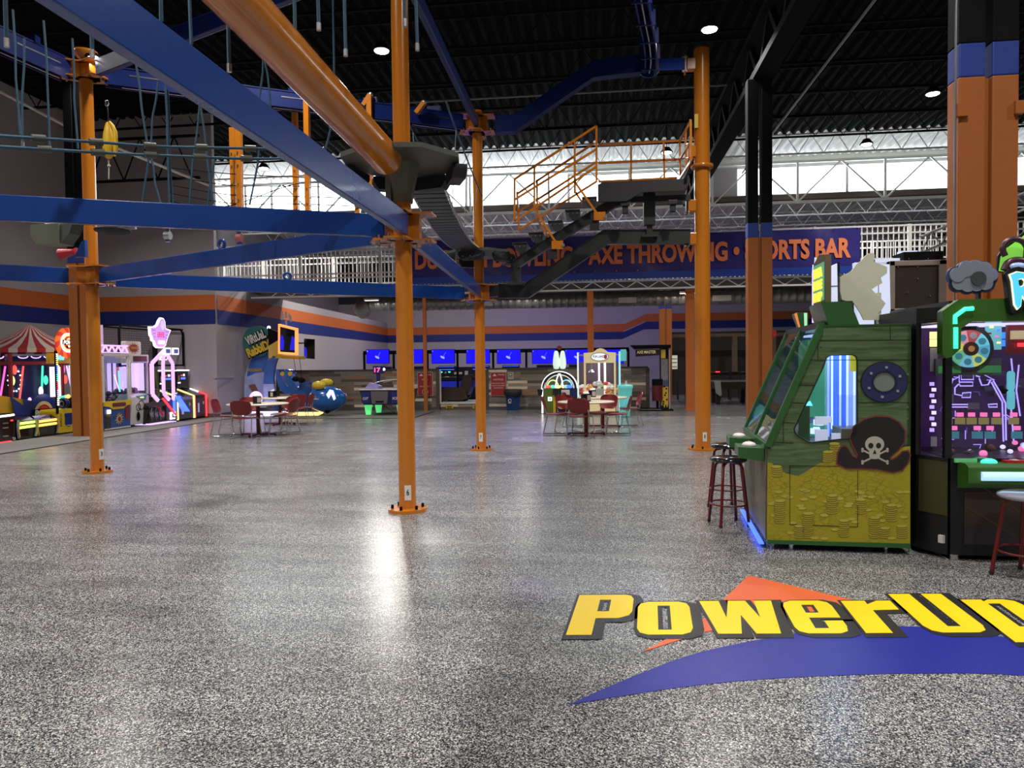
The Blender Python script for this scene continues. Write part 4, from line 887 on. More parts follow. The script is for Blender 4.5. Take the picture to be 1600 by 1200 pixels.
MB(WCAB).poly(rrect(.0, 1.93, w_*.82, 2.28, .05), (0, .1, 0), X3, Z3, (0, .14, 0)).build('sign_box', t, .01)
s_ = MB(mat('sign_ochre', (.55, .3, .05), .5)).poly([(w_*.41+(.24 if i % 2 else .17)*math.cos(i*math.pi/12), 2.1+(.15 if i % 2 else .1)*math.sin(i*math.pi/12)) for i in range(24)], (0, .09, 0), X3, Z3, (0, .01, 0))
s_.m(mat('sign_crimson', (.35, .02, .02), .5)).poly([(w_*.41+(.2 if i % 2 else .15)*math.cos(i*math.pi/12), 2.1+(.12 if i % 2 else .085)*math.sin(i*math.pi/12)) for i in range(24)], (0, .085, 0), X3, Z3, (0, .006, 0)); emb(s_, 'WINNER', (w_*.41, .07, 2.1), .3, .07, mat('sign_ochre'), t=(0, .006, 0)); s_.build('winner_burst', t)
# --- tall pink neon pitching game
y0, y1 = yl(233), yl(276); w_ = y1-y0
t = T('pitching_game', 'tall game with pink neon legs and winged pink sign reading PITCH', 'arcade game', (-12.05, y0, 0), H90)
MB(BLKGL).poly([(0, .06), (0, .5), (.15, .62), (.9, .72), (1.1, .06)], (0, 0, 0), Y3, Z3, (w_, 0, 0)).build('cabinet', t, .01)
for i in range(3): MB(GREY).bar((.1+i*.2, -.01, .12), (.02+i*.2, -.01, .3), .012, .02).bar((.02+i*.2, -.01, .3), (.12+i*.2, -.01, .48), .012, .02).build('chevron', t)
MB(mat('panel_slate', (.06, .06, .075), .4)).bx(w_*.58, w_*.98, -.03, 0, .08, .68).m(BNEON).bx(w_*.82, w_*.93, -.035, -.03, .3, .66).build('front_door', t)
MB(RNEON).bar((w_*.35, -.12, .72), (w_*.72, -.2, .22), .05, .035).build('red_arm', t)
MB(BNEON).bar((w_*.9, -.1, .74), (w_*1.12, -.2, .3), .3, .04).build('blue_board', t)
MB(mat('display_blue', (.01, .012, .35), .3, emit=(.01, .01, .5), es=.6)).bar((w_*.9, -.135, .73), (w_*1.12, -.235, .31), .24, .02).build('blue_board_face', t)
s_ = MB(WNEON).bx(w_*.7, w_*.88, -.05, -.02, .1, .14).bx(w_*.7, w_*.76, -.05, -.02, .1, .3).bx(w_*.7, w_*.9, -.05, -.02, .26, .3).bx(w_*.84, w_*.9, -.05, -.02, .18, .3); s_.build('white_logo_light', t)
MB(PURP).bx(.1, w_, .02, .5, .01, .03).build('floor_glow', t)
zt, zm = 1.95, 1.68
for (xa, xb) in ((.02, .12), (.42, .48), (.78, .86)):
    x = w_*xa+.05; MB(PINK).bar((x, -.06, .85), (x, -.06, zm), .12 if xa < .1 else .09, .05, Y3).bar((x, -.06, zm), (w_*.52, -.06, zt+.1), .09, .05, Y3).build('neon_leg', t)
    MB(PINK).bar((x, -.06, .85), (x+(.16 if xa < .5 else -.12), -.12, .66), .09, .05, Y3).build('neon_foot', t)
MB(GL).tube([(.15, .08, .9), (.4, -.1, .82), (.55, -.1, .82)], .14, 12).build('clear_bowl', t)
for x in (w_*.42, w_*.72): MB(WNEON).bx(x, x+.28, -.16, -.12, 1.93, 2.12).m(mat('display_dim', (.03, .04, .12), .3, emit=(.1, .14, .4), es=.7)).bx(x+.04, x+.24, -.17, -.16, 1.965, 2.085).build('display', t)
MB(WNEON).poly([(w_*.5, 1.78), (w_*.56, 1.9), (w_*.78, 1.9), (w_*.76, 1.78)], (0, .06, 0), X3, Z3, (0, .03, 0)).m(BLACK).poly([(w_*.53, 1.8), (w_*.58, 1.88), (w_*.75, 1.88), (w_*.74, 1.8)], (0, .055, 0), X3, Z3, (0, .006, 0)).build('lower_display', t)
sx = w_*.5; S_ = lambda L: [(sx+a*.52, 2.14+b*.52) for a, b in L]
wing = [(-.25, 0), (-.42, .1), (-.5, .32), (-.66, .36), (-.72, .58), (-.8, .62), (-.84, 1.0), (-.45, 1.02), (-.22, 1.12), (-.02, 1.4), (.12, 1.52), (.3, 1.5), (.42, 1.35), (.44, 1.0), (.55, .96), (.88, .9), (.7, .66), (.6, .5), (.5, .3), (.42, .12), (.2, 0)]
MB(WNEON).poly(offset(S_(wing), .03), (0, .03, 0), X3, Z3, (0, .06, 0)).build('sign_rim', t)
MB(glow('sign_pink', (.72, .36, .9), .85)).poly(S_(wing), (0, .02, 0), X3, Z3, (0, .012, 0)).build('winged_sign', t)
s_ = MB(glow('deep_purple', (.25, .08, .5), 1))
for z in (.9, .72, .55): s_.poly(S_([(-.78+(.9-z)*.5, z), (-.46, z), (-.46, z-.03), (-.76+(.9-z)*.5, z-.03)]), (0, .015, 0), X3, Z3, (0, .004, 0)).poly(S_([(.46, z-.05), (.72-(.9-z)*.4, z-.05), (.7-(.9-z)*.4, z-.08), (.46, z-.08)]), (0, .015, 0), X3, Z3, (0, .004, 0))
s_.build('wing_lines', t)
s_ = MB(glow('sign_magenta', (.7, .05, .25), 1)); emb(s_, 'ERFIL', (sx, .0, 2.14+.34), .34, .15, glow('sign_magenta', (.7, .05, .25), 1), t=(0, .006, 0), slant=.2); emb(s_, 'PITCH', (sx+.01, .0, 2.14+.13), .3, .1, WNEON, t=(0, .006, 0), slant=.3); s_.build('sign_words', t)
MB(glow('ball_lilac', (.6, .5, 1), 1.1)).poly(circ(sx+.1, 2.14+.6, .08, 20, .13), (0, .012, 0), X3, Z3, (0, .006, 0)).build('ball_emblem', t)
# --- two hoop games with cages
for k, (p0, p1, nm, m2, lab) in enumerate(((276, 303, YNEON, mat('panel_brown', (.12, .07, .05), .4), 'hoop game cabinet outlined in yellow neon'), (304, 322, RNEON, mat('panel_plum', (.09, .03, .04), .4), 'hoop game cabinet outlined in red neon next to the wall corner'))):
    y0, y1 = yl(p0), yl(p1); w_ = y1-y0
    t = T('hoop_game', lab, 'arcade game', (-12.05, y0, 0), H90)
    MB(BLKGL).poly([(0, .05), (0, .72), (.55, .92), (.85, .95), (.85, .05)], (0, 0, 0), Y3, Z3, (w_, 0, 0)).build('cabinet', t, .01)
    MB(m2).bx(.06, w_-.06, -.015, 0, .08, .62).m(mat('panel_slate')).bx(.12, w_*.5, -.02, -.012, .12, .58).bx(w_*.58, w_-.1, -.02, -.012, .36, .58).bx(w_*.58, w_-.1, -.02, -.012, .12, .3).build('front_panels', t)
    MB(glow('dim_white_print', (.35, .3, .6), .8)).bx(w_*.24, w_*.36, -.026, -.018, .2, .48).m(WCAB).sph((w_*.72, -.02, .47), (.04, .01, .05)).build('panel_prints', t)
    for x in ((0.02, w_-.02) if k == 0 else (w_-.02,)): MB(nm).tube([(x, -.02, .05), (x, -.02, .72), (x, .22, .8)], .028, 8).m(WNEON if k else nm).tube([(x, .22, .8), (x, .5, .9)], .028, 8).build('neon_tube', t)
    if k == 0: MB(RNEON).tube([(w_+.03, -.02, .06), (w_+.03, -.02, .7)], .02, 8).build('red_tube', t)
    MB(BLKGL).bx(.02, w_-.02, .55, .75, .95, 1.45).build('score_head', t, .01)
    b_ = MB(BNEON).bx(w_*.35, w_*.7, .535, .55, 1.2, 1.26).m(RNEON).bx(w_*.35, w_*.45, .535, .55, 1.3, 1.34).m(WNEON).bx(w_*.55, w_*.65, .535, .55, 1.3, 1.36).bx(w_*.1, w_*.28, .535, .55, 1.08, 1.12).m(mat('sand_ring')).bx(w_*.15, w_*.2, .535, .55, 1.16, 1.32); b_.build('score_display', t)
    MB(WNEON).tube([(.0, .53, 1.48), (w_, .53, 1.47)], .018, 8).build('head_light', t)
def cage(X, y0, y1, z0, z1, lab):
    t = T('wire_cage', lab, 'cage', (X, y0, z0), H90); w_ = y1-y0; h = z1-z0; c = MB(BLACK)
    for x in (0, w_*.5, w_): c.bar((x, 0, 0), (x, 0, h*.94), .05, .05)
    c.tube([(0, 0, h*.9), (.08, 0, h), (w_-.12, 0, h), (w_, 0, h*.9)], .03, 6).bar((0, 0, .03), (w_, 0, .03), .05, .05)
    for q in (0, .9): c.bar((0, 0, h), (0, q, h), .04, .04)
    c.bar((0, .9, 0), (0, .9, h), .05, .05).bar((w_, .9, 0), (w_, .9, h), .05, .05).bar((0, .9, h), (w_, .9, h), .04, .04).bar((w_, 0, h), (w_, .9, h), .04, .04); c.build('frame', t)
    n_ = MB(MESH)
    for i in range(int(w_/.07)): n_.bx(i*.07, i*.07+.012, .9, .91, 0, h)
    for i in range(int(h/.07)): n_.bx(0, w_, .9, .91, i*.07, i*.07+.012)
    n_.build('netting', t); return t
cage(-12.75, PX(186, 512, -12.75).y, 21.05, 1.6, PX(240, 512, -12.75).z, 'black wire cage above the hoop games and claw machines')
# =================================================================== SLED RIDE
t = T('sled_ride', 'blue two seat virtual ride with Virtual Rabbids sign, orange framed screen and glowing yellow runner', 'ride', (-10.5, 22.2, 0))
O = V((-10.5, 22.2, 0)); Yr = 23.9; DYR = 1.3
def Q(x, y, Y=Yr): return P(x, y, Y-DYR)-O
SKYP = mat('ride_blue_graphic', (.04, .13, .42), .35, var=.6, nscale=3); ICE = mat('ride_ice_graphic', (.35, .42, .62), .35, var=.35, nscale=4)
RB = mat('ride_blue', (.008, .10, .36), .2, coat=.5); RY = mat('ride_yellow', (.62, .42, .02), .3, coat=.3)
def qp(mb, L, Y, t_): return mb.poly([(Q(a, b, Y).x, Q(a, b, Y).z) for a, b in L], (0, Y-DYR-O.y, 0), X3, Z3, (0, t_, 0))
qp(MB(ICE), [(381, 637), (382, 590), (387, 572), (395, 558), (406, 551), (415, 553), (416, 637)], 24.1, .12).build('side_panel', t)
qp(MB(SKYP), [(388, 572), (395, 557), (403, 550), (418, 543), (419, 580), (400, 582), (386, 588)], 24.08, .02).build('panel_sky', t)
qp(MB(SKYP), [(411, 600), (413, 580), (418, 565), (427, 556), (434, 558), (430, 570), (427, 590), (428, 600)], 23.6, .1).m(ICE); qp(MB(ICE), [(411, 600), (428, 600), (431, 628), (413, 628)], 23.6, .1).build('arch_lower', t)
qp(MB(SKYP), [(411, 600), (413, 580), (418, 565), (427, 556), (434, 558), (430, 570), (427, 590), (428, 600)], 23.6, .1).build('arch_upper', t)
s_ = MB(RY); emb(s_, 'WOOOAAAH!!!', Q(398, 578, 24.05), .5, .11, RY, t=(0, .01, 0)); s_.build('panel_shout', t)
qp(MB(mat('sled_track_print', (.2, .08, .04), .5)), [(388, 602), (398, 600), (404, 612), (408, 630), (402, 632), (396, 616)], 24.07, .01).build('panel_track_print', t)
c = Q(402, 533, 23.95); r = .51
MB(mat('teal_disc', (.03, .16, .15), .5)).cyl(c, c+Y3*.06, r, n=40).build('sign_disc', t)
ang = math.radians(22); ux = V((math.cos(ang), 0, math.sin(ang))); uy = V((-math.sin(ang), 0, math.cos(ang)))
for wd, (px, py), ww, hh, m_, bb in (('ViRtUaL', (399, 527), .72, .3, mat('sign_white', (.75, .74, .7), .5), .03), ('RabbiDS', (405, 544), .92, .32, mat('sign_yellow', (.75, .5, .03), .5), .05)):
    cq = Q(px, py, 23.9)
    s_ = MB(BLACK).text(wd, cq+V((.01, .012, -.01)), ux, uy, w=ww+.07, h=hh+.06, bold=bb+.03, center=True, t=(0, .012, 0)); emb(s_, wd, cq, ww, hh, m_, ux, uy, bold=bb, t=(0, .008, 0)); s_.build('sign_word', t)
MB(WNEON).sph(Q(420, 512, 23.8), .06).build('spot_light', t)
qp(MB(BLACK), [(418, 512), (436, 520), (436, 536), (420, 540)], 23.7, .2).build('bracket_cover', t)
qp(MB(RY), [(419, 541), (437, 530), (437, 555), (420, 560)], 23.6, .3).m(RY).bar(Q(436, 557, 23.4), Q(472, 559, 23.0), .3, .1).build('boom', t)
# screen
a, b, c2, d_ = P(434.5, 506, 21.7)-O, P(463, 513, 21.3)-O, P(463, 555, 21.3)-O, P(434.5, 553, 21.7)-O
nrm = (b-a).cross(d_-a).normalized(); nrm = -nrm if nrm.y > 0 else nrm
OG = glow('orange_frame_glow', (1, .33, .08), 1.4); fr = MB(OG)
def quadloop(i): 
    e = [a, b, c2, d_]; cen = sum(e, V((0, 0, 0)))/4; return [p.lerp(cen, i) for p in e]
A, B = quadloop(0), quadloop(.16)
for i in range(4): j = (i+1) % 4; fr.hexa([A[i], A[j], B[j], B[i]], [p-nrm*.08 for p in (A[i], A[j], B[j], B[i])])
fr.build('screen_frame', t)
MB(BLKGL).add([p-nrm*.02 for p in B], [(0, 1, 2, 3)]).build('screen', t)
B2 = [B[3].lerp(B[0], u)+(B[1]-B[0])*0 for u in (0,)]
MB(glow('screen_glow_blue', (.02, .02, .8), .7)).poly([(.0, .0), (.25, .0), (.3, .3), (.22, .55), (.1, .6), (0, .4)], B[3]-nrm*.012+(B[0]-B[3])*.08, (B[2]-B[3])*1.0, (B[0]-B[3])*1.0).build('screen_reflection', t); MB(glow('screen_glow_blue')).poly([(.65, .05), (1, .05), (1, .5), (.8, .62), (.7, .3)], B[3]-nrm*.012+(B[0]-B[3])*.05, (B[2]-B[3])*1.0, (B[0]-B[3])*1.0).build('screen_reflection', t)
f_ = MB(mat('snow_grey', (.35, .35, .4), .6))
for i in range(14): c = Q(437+random.random()*18, 489+random.random()*18, 22.75); f_.box(c, (.06, .02, .09), random.random())
f_.build('top_figures', t)
# second wall screen
t2 = T('wall_screen', 'slim black portrait screen on the white wall right of the ride sign', 'screen', P(483, 545, 24.0))
o2 = P(483, 545, 24.0); L = [(475, 529), (491, 530), (491, 561), (475, 560)]
MB(BLKGL).poly([((P(x, y, 24.0)-o2).x, (P(x, y, 24.0)-o2).z) for x, y in L], (0, 0, 0), X3, Z3, (0, .06, 0)).m(glow('screen_glow_blue')).poly([((P(x, y, 24.0)-o2).x, (P(x, y, 24.0)-o2).z) for x, y in ((475.5, 542), (479, 543), (479, 560), (475.5, 559))], (0, -.005, 0), X3, Z3, (0, .004, 0)).build('panel', t2)
MB(BLACK).bar((-.15, .03, .2), (-.5, .05, .2), .04, .04).build('wall_arm', t2)
# seats
for k, x0 in enumerate((430, 445)):
    sh = [(0, 0), (6, 0), (9, 8), (15, 20), (23, 31), (34, 34), (36, 43), (18, 43), (8, 34), (2, 18)]
    Yq = 23.35-.25*k
    qp(MB(RB), [(x0+a_*.85, 577+b_*.9) for a_, b_ in sh], Yq, .4).build('seat', t, .03)
    c = Q(x0+11 if k == 0 else x0+8, 584, Yq-.03); MB(RY).cyl(c, c+Y3*.03, .07, n=20).build('headrest_disc', t)
qp(MB(RB), [(468, 598), (478, 597), (477, 622), (464, 624)], 22.9, .5).build('dash', t, .02)
qp(MB(NAVY), [(448, 620), (495, 622), (497, 636), (450, 638)], 22.95, .6).build('chassis', t)
for (x, y) in ((462, 592), (471, 594)): MB(BLACK).sph(Q(x, y, 22.7), (.12, .08, .09)).tube([Q(x, y-3, 22.7), Q(x-1, y-18, 22.75), Q(x-3, 560, 22.8)], .008, 5).build('headset', t)
# nose pod
cp_ = Q(514, 622, 22.9); n_ = MB(RB)
prof = [(-.52, .30), (-.45, .36), (-.2, .42), (.1, .40), (.35, .30), (.5, .16), (.55, .0)]
vs = [cp_+V((x, r*math.cos(2*math.pi*j/20), r*1.0*math.sin(2*math.pi*j/20)+(-.02))) for x, r in prof for j in range(20)]
n_.add(vs, [(i*20+j, i*20+(j+1) % 20, (i+1)*20+(j+1) % 20, (i+1)*20+j) for i in range(len(prof)-1) for j in range(20)], True).add(vs[:20], [tuple(range(20))]); n_.build('nose_pod', t)
for (x, y) in ((498, 602), (510, 598)): MB(RY).sph(Q(x, y, 22.6 if x < 500 else 22.95), (.22, .12, .13), 16, 10).build('yellow_pad', t)
MB(glow('white_arrow', (.9, .9, 1), 1)).poly([(.12, .05), (.2, .2), (.28, .0), (.34, .05), (.27, .3), (.16, .33), (.05, .18)], cp_+V((.02, -.40, -.05)), X3, Z3, (0, .03, 0)).build('pod_marking', t)
emb(MB(WCAB), 'rider', cp_+V((-.25, -.43, .0)), .2, .05, WCAB, t=(0, .02, 0)).build('pod_lettering', t)
MB(BLACK).cyl(cp_+V((0, -.2, -.4)), cp_+V((0, -.1, -.4)), .07, n=12).build('caster', t)
a_ = P(438, 652, 21.6)-O; b_ = P(497, 652, 21.6)-O; a_.z = b_.z = .0
MB(YNEON).tube([a_+V((0, 0, .12)), a_+V((.05, 0, .07)), b_+V((0, 0, .07)), b_+V((.12, 0, .12)), b_+V((.16, 0, .24))], .055, 12).build('glowing_runner', t)
for (x, y, r) in ((400, 622, .22), (388, 627, .13)): MB(PURP).sph(Q(x, y, 23.2), (r, r*.6, r), 16, 10).build('snowball_lamp', t)
MB(glow('snow_glow', (.72, .6, 1), 1.5)).bx(Q(382, 640, 22.9).x, Q(436, 640, 22.9).x, -.75, -.1, .01, .12).build('snow_base', t)
MB(CBLUE).cyl(Q(432, 632, 22.9), Q(432, 640, 22.9), .1, n=12).build('wheel', t)
# =================================================================== TABLES AND CHAIRS
def chair_proto():
    t = T('cafe_chair', 'x', 'chair'); 
    def shell(f, nu=10, nv=8):
        g_ = [[f(i/nu*2-1, j/nv) for i in range(nu+1)] for j in range(nv+1)]; return g_
    def sheet(g_, th):
        m = MB(RED); n_ = len(g_[0]); fl = [p for r_ in g_ for p in r_]; k = len(g_)
        dn = [V(p)-V(th) for p in fl]
        fs = [(j*n_+i, j*n_+i+1, (j+1)*n_+i+1, (j+1)*n_+i) for j in range(k-1) for i in range(n_-1)]
        m.add(fl, fs, True).add(dn, fs, True); b = [i for i in range(n_)]+[j*n_+n_-1 for j in range(1, k)]+[(k-1)*n_+i for i in range(n_-2, -1, -1)]+[j*n_ for j in range(k-2, 0, -1)]
        m.add([fl[i] for i in b]+[dn[i] for i in b], [(i, (i+1) % len(b), len(b)+(i+1) % len(b), len(b)+i) for i in range(len(b))]); return m
    wS = lambda v: .235*(1-.12*abs(v-.5)**2*4)
    sheet(shell(lambda u, v: (u*wS(v), -.22+.43*v, .445+.02*u*u-.03*max(0, .15-v)*4-.0*v)), (0, 0, .014)).build('seat', t)
    def bk(u, v):
        s = math.sqrt(max(0, 1-(abs(v*2-1))**4)); return (u*.235*(.55+.45*s), .21+.09*v-.05*u*u+.02, .52+.32*v)
    sheet(shell(bk), (0, -.014, 0)).build('backrest', t)
    for s in (-1, 1):
        MB(CHROME).tube([(s*.2, .22, .6), (s*.21, .2, .46), (s*.2, -.17, .43), (s*.22, -.2, .40), (s*.245, -.25, .02), (s*.245, -.22, .008), (s*.245, .26, .008), (s*.24, .28, .03), (s*.21, .18, .43)], .009, 6).build('sled_leg', t)
    MB(CHROME).tube([(-.2, -.15, .425), (.2, -.15, .425)], .008, 6).build('crossbar', t)
    return t
cproto = chair_proto(); first = [True]
def chair(x, y, face, lab):      # face: direction the sitter looks, radians
    t = cproto if first[0] else clone(cproto); first[0] = False
    t.location = (x, y, 0); t.rotation_euler = (0, 0, face+math.pi/2); t['label'] = lab; t['group'] = 'red cafe chairs'
    return t
def table(x, y, r, h, lab):
    t = T('cafe_table', lab, 'table', (x, y, 0), 0, 'round cafe tables')
    MB(CREAM).lathe([(0, h), (r-.01, h), (r, h-.008), (r, h-.025), (r-.01, h-.03), (0, h-.03)], n=40).build('tabletop', t)
    MB(REDP).cyl((0, 0, .04), (0, 0, h-.03), .045, n=16).build('pedestal', t)
    MB(REDP).bar((-.42, 0, .03), (.42, 0, .03), .07, .035).bar((0, -.42, .03), (0, .42, .03), .07, .035).build('cross_base', t, .006)
    for a in range(4): MB(BLACK).cyl((.4*math.cos(a*H90), .4*math.sin(a*H90), 0), (.4*math.cos(a*H90), .4*math.sin(a*H90), .02), .025, n=10).build('foot', t)
def box_on(x, y, h, lab, card=True, rz=.5):
    t = T('napkin_box', lab, 'napkin box', (x, y, h), rz)
    MB(BLKGL).bx(-.09, .09, -.08, .08, 0, .17).build('holder', t, .01)
    MB(WHITE).add([(-.06, -.05, .16), (.06, -.05, .16), (.07, .03, .22), (-.05, .05, .21)], [(0, 1, 2, 3)]).bx(-.05, .05, -.03, .03, .165, .18).build('napkins', t)
    MB(mat('menu_card', (.45, .42, .38), .5)).bx(.0, .085, -.086, -.081, .03, .14).build('card', t)
tl1 = G(404, 680); tl2 = G(438, 663); tr1 = G(916, 679); tr2 = G(942, 667)
hT = .73
table(tl1.x, tl1.y, .68, hT, 'cream round table on red pedestal at left, nearer the viewer'); table(tl2.x, tl2.y, .6, hT, 'cream round table at left just in front of the sled ride')
table(tr1.x, tr1.y, .62, hT, 'cream round table on red pedestal at right centre, nearer the viewer'); table(tr2.x, tr2.y, .6, hT, 'cream round table right in front of the claw machine')
box_on(tl1.x+.03, tl1.y-.1, hT, 'black napkin box on the nearer left table'); box_on(tl2.x-.2, tl2.y, hT, 'black napkin box on the table by the sled ride', rz=-.3)
box_on(tr1.x, tr1.y-.1, hT, 'black napkin box on the nearer right table', rz=.4); box_on(tr2.x-.25, tr2.y, hT, 'black napkin box on the table by the claw machine', rz=0)
def around(c, spec, word, r=.62):
    for a, lab, rr in spec:
        a = math.radians(a); chair(c.x+math.cos(a)*rr, c.y+math.sin(a)*rr, a+math.pi, 'red plastic chair, '+lab)
around(tl1, ((-88, 'back to the viewer at the near left table', .62), (188, 'leftmost, at the near left table facing right', .72), (128, 'far left side of the near left table', .66), (62, 'far right side of the near left table', .7), (-5, 'right side of the near left table', .66)), 'l')
around(tl2, ((5, 'right end of the table by the sled ride', .62), (-35, 'near right side of the table by the sled ride', .7)), 'l')
around(tr1, ((-100, 'back to the viewer at the near right table', .58), (184, 'left side of the near right table', .66), (-4, 'right side of the near right table', .68), (125, 'far left side of the near right table', .64), (55, 'far right side of the near right table', .64)), 'r')
around(tr2, ((172, 'left side of the table by the claw machine', .68), (8, 'right side of the table by the claw machine', .66)), 'r')
# =================================================================== AIR HOCKEY
c = P(604, 640, 22.0); c.z = 0
t = T('air_hockey_table', 'navy air hockey table with glowing green legs and arched clear cover', 'air hockey table', c)
x0, x1 = P(569, 610, 22).x-c.x, P(640, 610, 22).x-c.x; zt = .79
MB(mat('hockey_navy', (.012, .014, .06), .3)).poly([(x0, zt), (x1, zt), (x1-.12, .34), (x0+.12, .34)], (0, -.45, 0), X3, Z3, (0, 1.5, 0)).build('body', t, .015)
MB(WCAB).bx(x0-.01, x1+.01, -.47, 1.07, zt, zt+.03).build('rim', t, .01)
MB(mat('panel_grey_brown', (.12, .10, .11), .4)).poly([(-.36, .76), (.2, .76), (.16, .38), (-.32, .38)], (0, -.465, 0), X3, Z3, (0, .02, 0)).m(BLACK).bx(-.2, .05, -.48, -.46, .42, .46).build('goal_panel', t)
for xx, w2 in ((-.52, 'CUT'), (.42, 'ICE')): MB(NAVY).bx(xx-.13, xx+.13, -.462, -.452, .4, .72).build('decal', t); emb(MB(mat('decal_white', (.7, .6, .6), .5)), w2, (xx, -.468, .54), .18, .08, mat('decal_white'), t=(0, .004, 0), slant=.2).build('decal_lettering', t)
GLEG = mat('green_leg', (.15, .7, .2), .4, emit=(.12, .85, .25), es=.75)
for (x, y) in ((x0+.22, -.25), (x1-.22, -.25), (x0+.22, .8), (x1-.22, .8)): MB(GLEG).hexa([(x-.08, y-.06, .02), (x+.06, y-.06, .02), (x+.06, y+.06, .02), (x-.08, y+.06, .02)], [(x-.12, y-.08, .34), (x+.09, y-.08, .34), (x+.09, y+.08, .34), (x-.12, y+.08, .34)]).build('leg', t, .01)
pr = [(x0+.35+i*(x1-x0-.4)/10, zt+.03+.3*math.sin(math.pi*(.12+.88*i/20))**.6) for i in range(11)]
MB(glass('smoked_cover', (.45, .45, .5), .3)).add([(a, -.3, b) for a, b in pr]+[(a, .9, b) for a, b in pr], [(i, i+1, 11+i+1, 11+i) for i in range(10)], True).build('cover', t)
MB(STEEL).tube([(a, -.3, b) for a, b in pr], .012, 6).tube([(a, .9, b) for a, b in pr], .012, 6).build('cover_rail', t)
MB(mat('lavender_pad', (.35, .32, .65), .4)).poly([(x0+.12, zt+.03), (x0+.3, zt+.22), (x0+.55, zt+.12), (x0+.58, zt+.03)], (0, -.4, 0), X3, Z3, (0, .5, 0)).build('mallet_cover', t)
MB(NAVY).bx(x0+.12, x0+.22, .9, 1.0, zt, 1.42).build('score_post', t); MB(NAVY).bx(x0+.02, x0+.36, .86, 1.04, 1.28, 1.54).build('score_box', t, .01)
emb(MB(glow('score_pink', (1, .1, .3), 2)), '17', (x0+.17, .85, 1.4), .2, .15, glow('score_pink', (1, .1, .3), 2), t=(0, .005, 0)).build('score_digits', t); MB(WNEON).sph((x0+.38, .9, 1.42), .045).build('beacon', t)
MB(BLACK).tube([(-.15, .1, .34), (.05, .0, .2), (.3, -.1, .05)], .008, 5).build('power_cable', t)
# =================================================================== SIMULATOR BAYS
YP = 24.3
def plankwall(x0, x1, lab, y=YP):
    t = T('plank_wall', lab, 'half wall', (x0, y, 0)); w_ = x1-x0
    MB(M_PLANK).bx(0, w_, 0, .14, .0, 1.36).build('planks', t)
    MB(mat('dark_oak_cap', (.06, .045, .035), .6)).bx(-.02, w_+.02, -.02, .16, 1.36, 1.41).build('cap', t)
    for x in (0, w_): MB(mat('brown_post', (.10, .075, .055), .6)).bx(x-.06, x+.06, -.03, .17, 0, 1.36).build('end_post', t)
    MB(BASE).bx(0, w_, -.015, 0, 0, .1).build('skirting', t)
xa, xb_, xc, xd = -11.2, P(684, 600, YP).x, P(761, 600, YP).x, P(1012, 600, YP).x
plankwall(xa, xb_, 'low wall of mixed brown planks left of the bay opening'); plankwall(xc, xd, 'low wall of mixed brown planks right of the bay opening')
t = T('bay_platform', 'raised white floor step in the opening between the plank walls', 'platform', (xb_, YP, 0))
MB(WHITE).bx(.08, xc-xb_-.08, .0, 1.8, .2, .25).m(M_PLANK).bx(.08, xc-xb_-.08, .03, 1.8, 0, .2).build('step', t)
for x in (702, 744): MB(YEL).box((P(x, 633, YP).x-xb_, .02, .1), (.25, .012, .12)).m(BLACK).box((P(x, 633, YP).x-xb_, .012, .11), (.16, .006, .02)).box((P(x, 633, YP).x-xb_, .012, .07), (.16, .006, .02)).build('caution_sticker', t)
MB(WHITE).bx(.06, .1, .02, .1, .2, 1.36).build('edge_strip', t)
# red notice signs
for (px, txt) in ((664.5, (('DUCK', .07), ('NO', .07), ('RE-ENTRY', .06))), (779, (('NOTICE', .075), ('PLEASE DO NOT', .045), ('LEAVE CHILDREN', .045), ('UNATTENDED', .045)))):
    o = P(px, 600, YP-.03); wS_ = .53; z0_, z1_ = P(px, 618.5, YP).z, P(px, 581.5, YP).z
    t = T('notice_sign', 'red sign with white border '+('half hidden by the thin orange post' if px < 700 else 'reading NOTICE beside the blue bin'), 'sign', (o.x, YP-.03, z0_)); h = z1_-z0_
    MB(mat('sign_white_edge', (.6, .55, .55), .5)).bx(-wS_/2, wS_/2, -.02, .01, 0, h).build('border', t); MB(mat('sign_red_face', (.38, .025, .03), .5)).bx(-wS_/2+.012, wS_/2-.012, -.026, -.02, .012, h-.012).build('face', t)
    s_ = MB(WHITE).poly([(-.2, h-.13), (-.13, h-.05), (-.06, h-.13)], (0, -.032, 0), X3, Z3, (0, .006, 0)); emb(s_, 'PowerUp', (.1, -.032, h-.09), .22, .06, WHITE, t=(0, .005, 0)); s_.build('emblem', t)
    zz = h-.25; s_ = MB(WHITE)
    for wd, hh in txt: emb(s_, wd, (0, -.032, zz), min(.44, hh*len(wd)*.75), hh*.8, WHITE, t=(0, .005, 0), bold=.01); zz -= hh*1.7
    if px < 700: s_.tube([(.1*math.cos(q), -.03, .14+.1*math.sin(q)) for q in [i*math.pi/8 for i in range(16)]], .008, 5, True)
    s_.build('words', t)
t = T('paper_holder', 'small framed white notice beside the red NOTICE sign', 'notice', P(798, 587, YP-.02)); MB(mat('frame_grey', (.4, .38, .35), .5)).bx(-.1, .1, -.02, .01, -.13, .13).build('frame', t); MB(mat('dim_print', (.12, .12, .12), .5)).bx(-.05, .05, -.026, -.02, -.02, .08).m(WHITE).bx(-.03, .03, -.03, -.026, .01, .06).build('print', t)
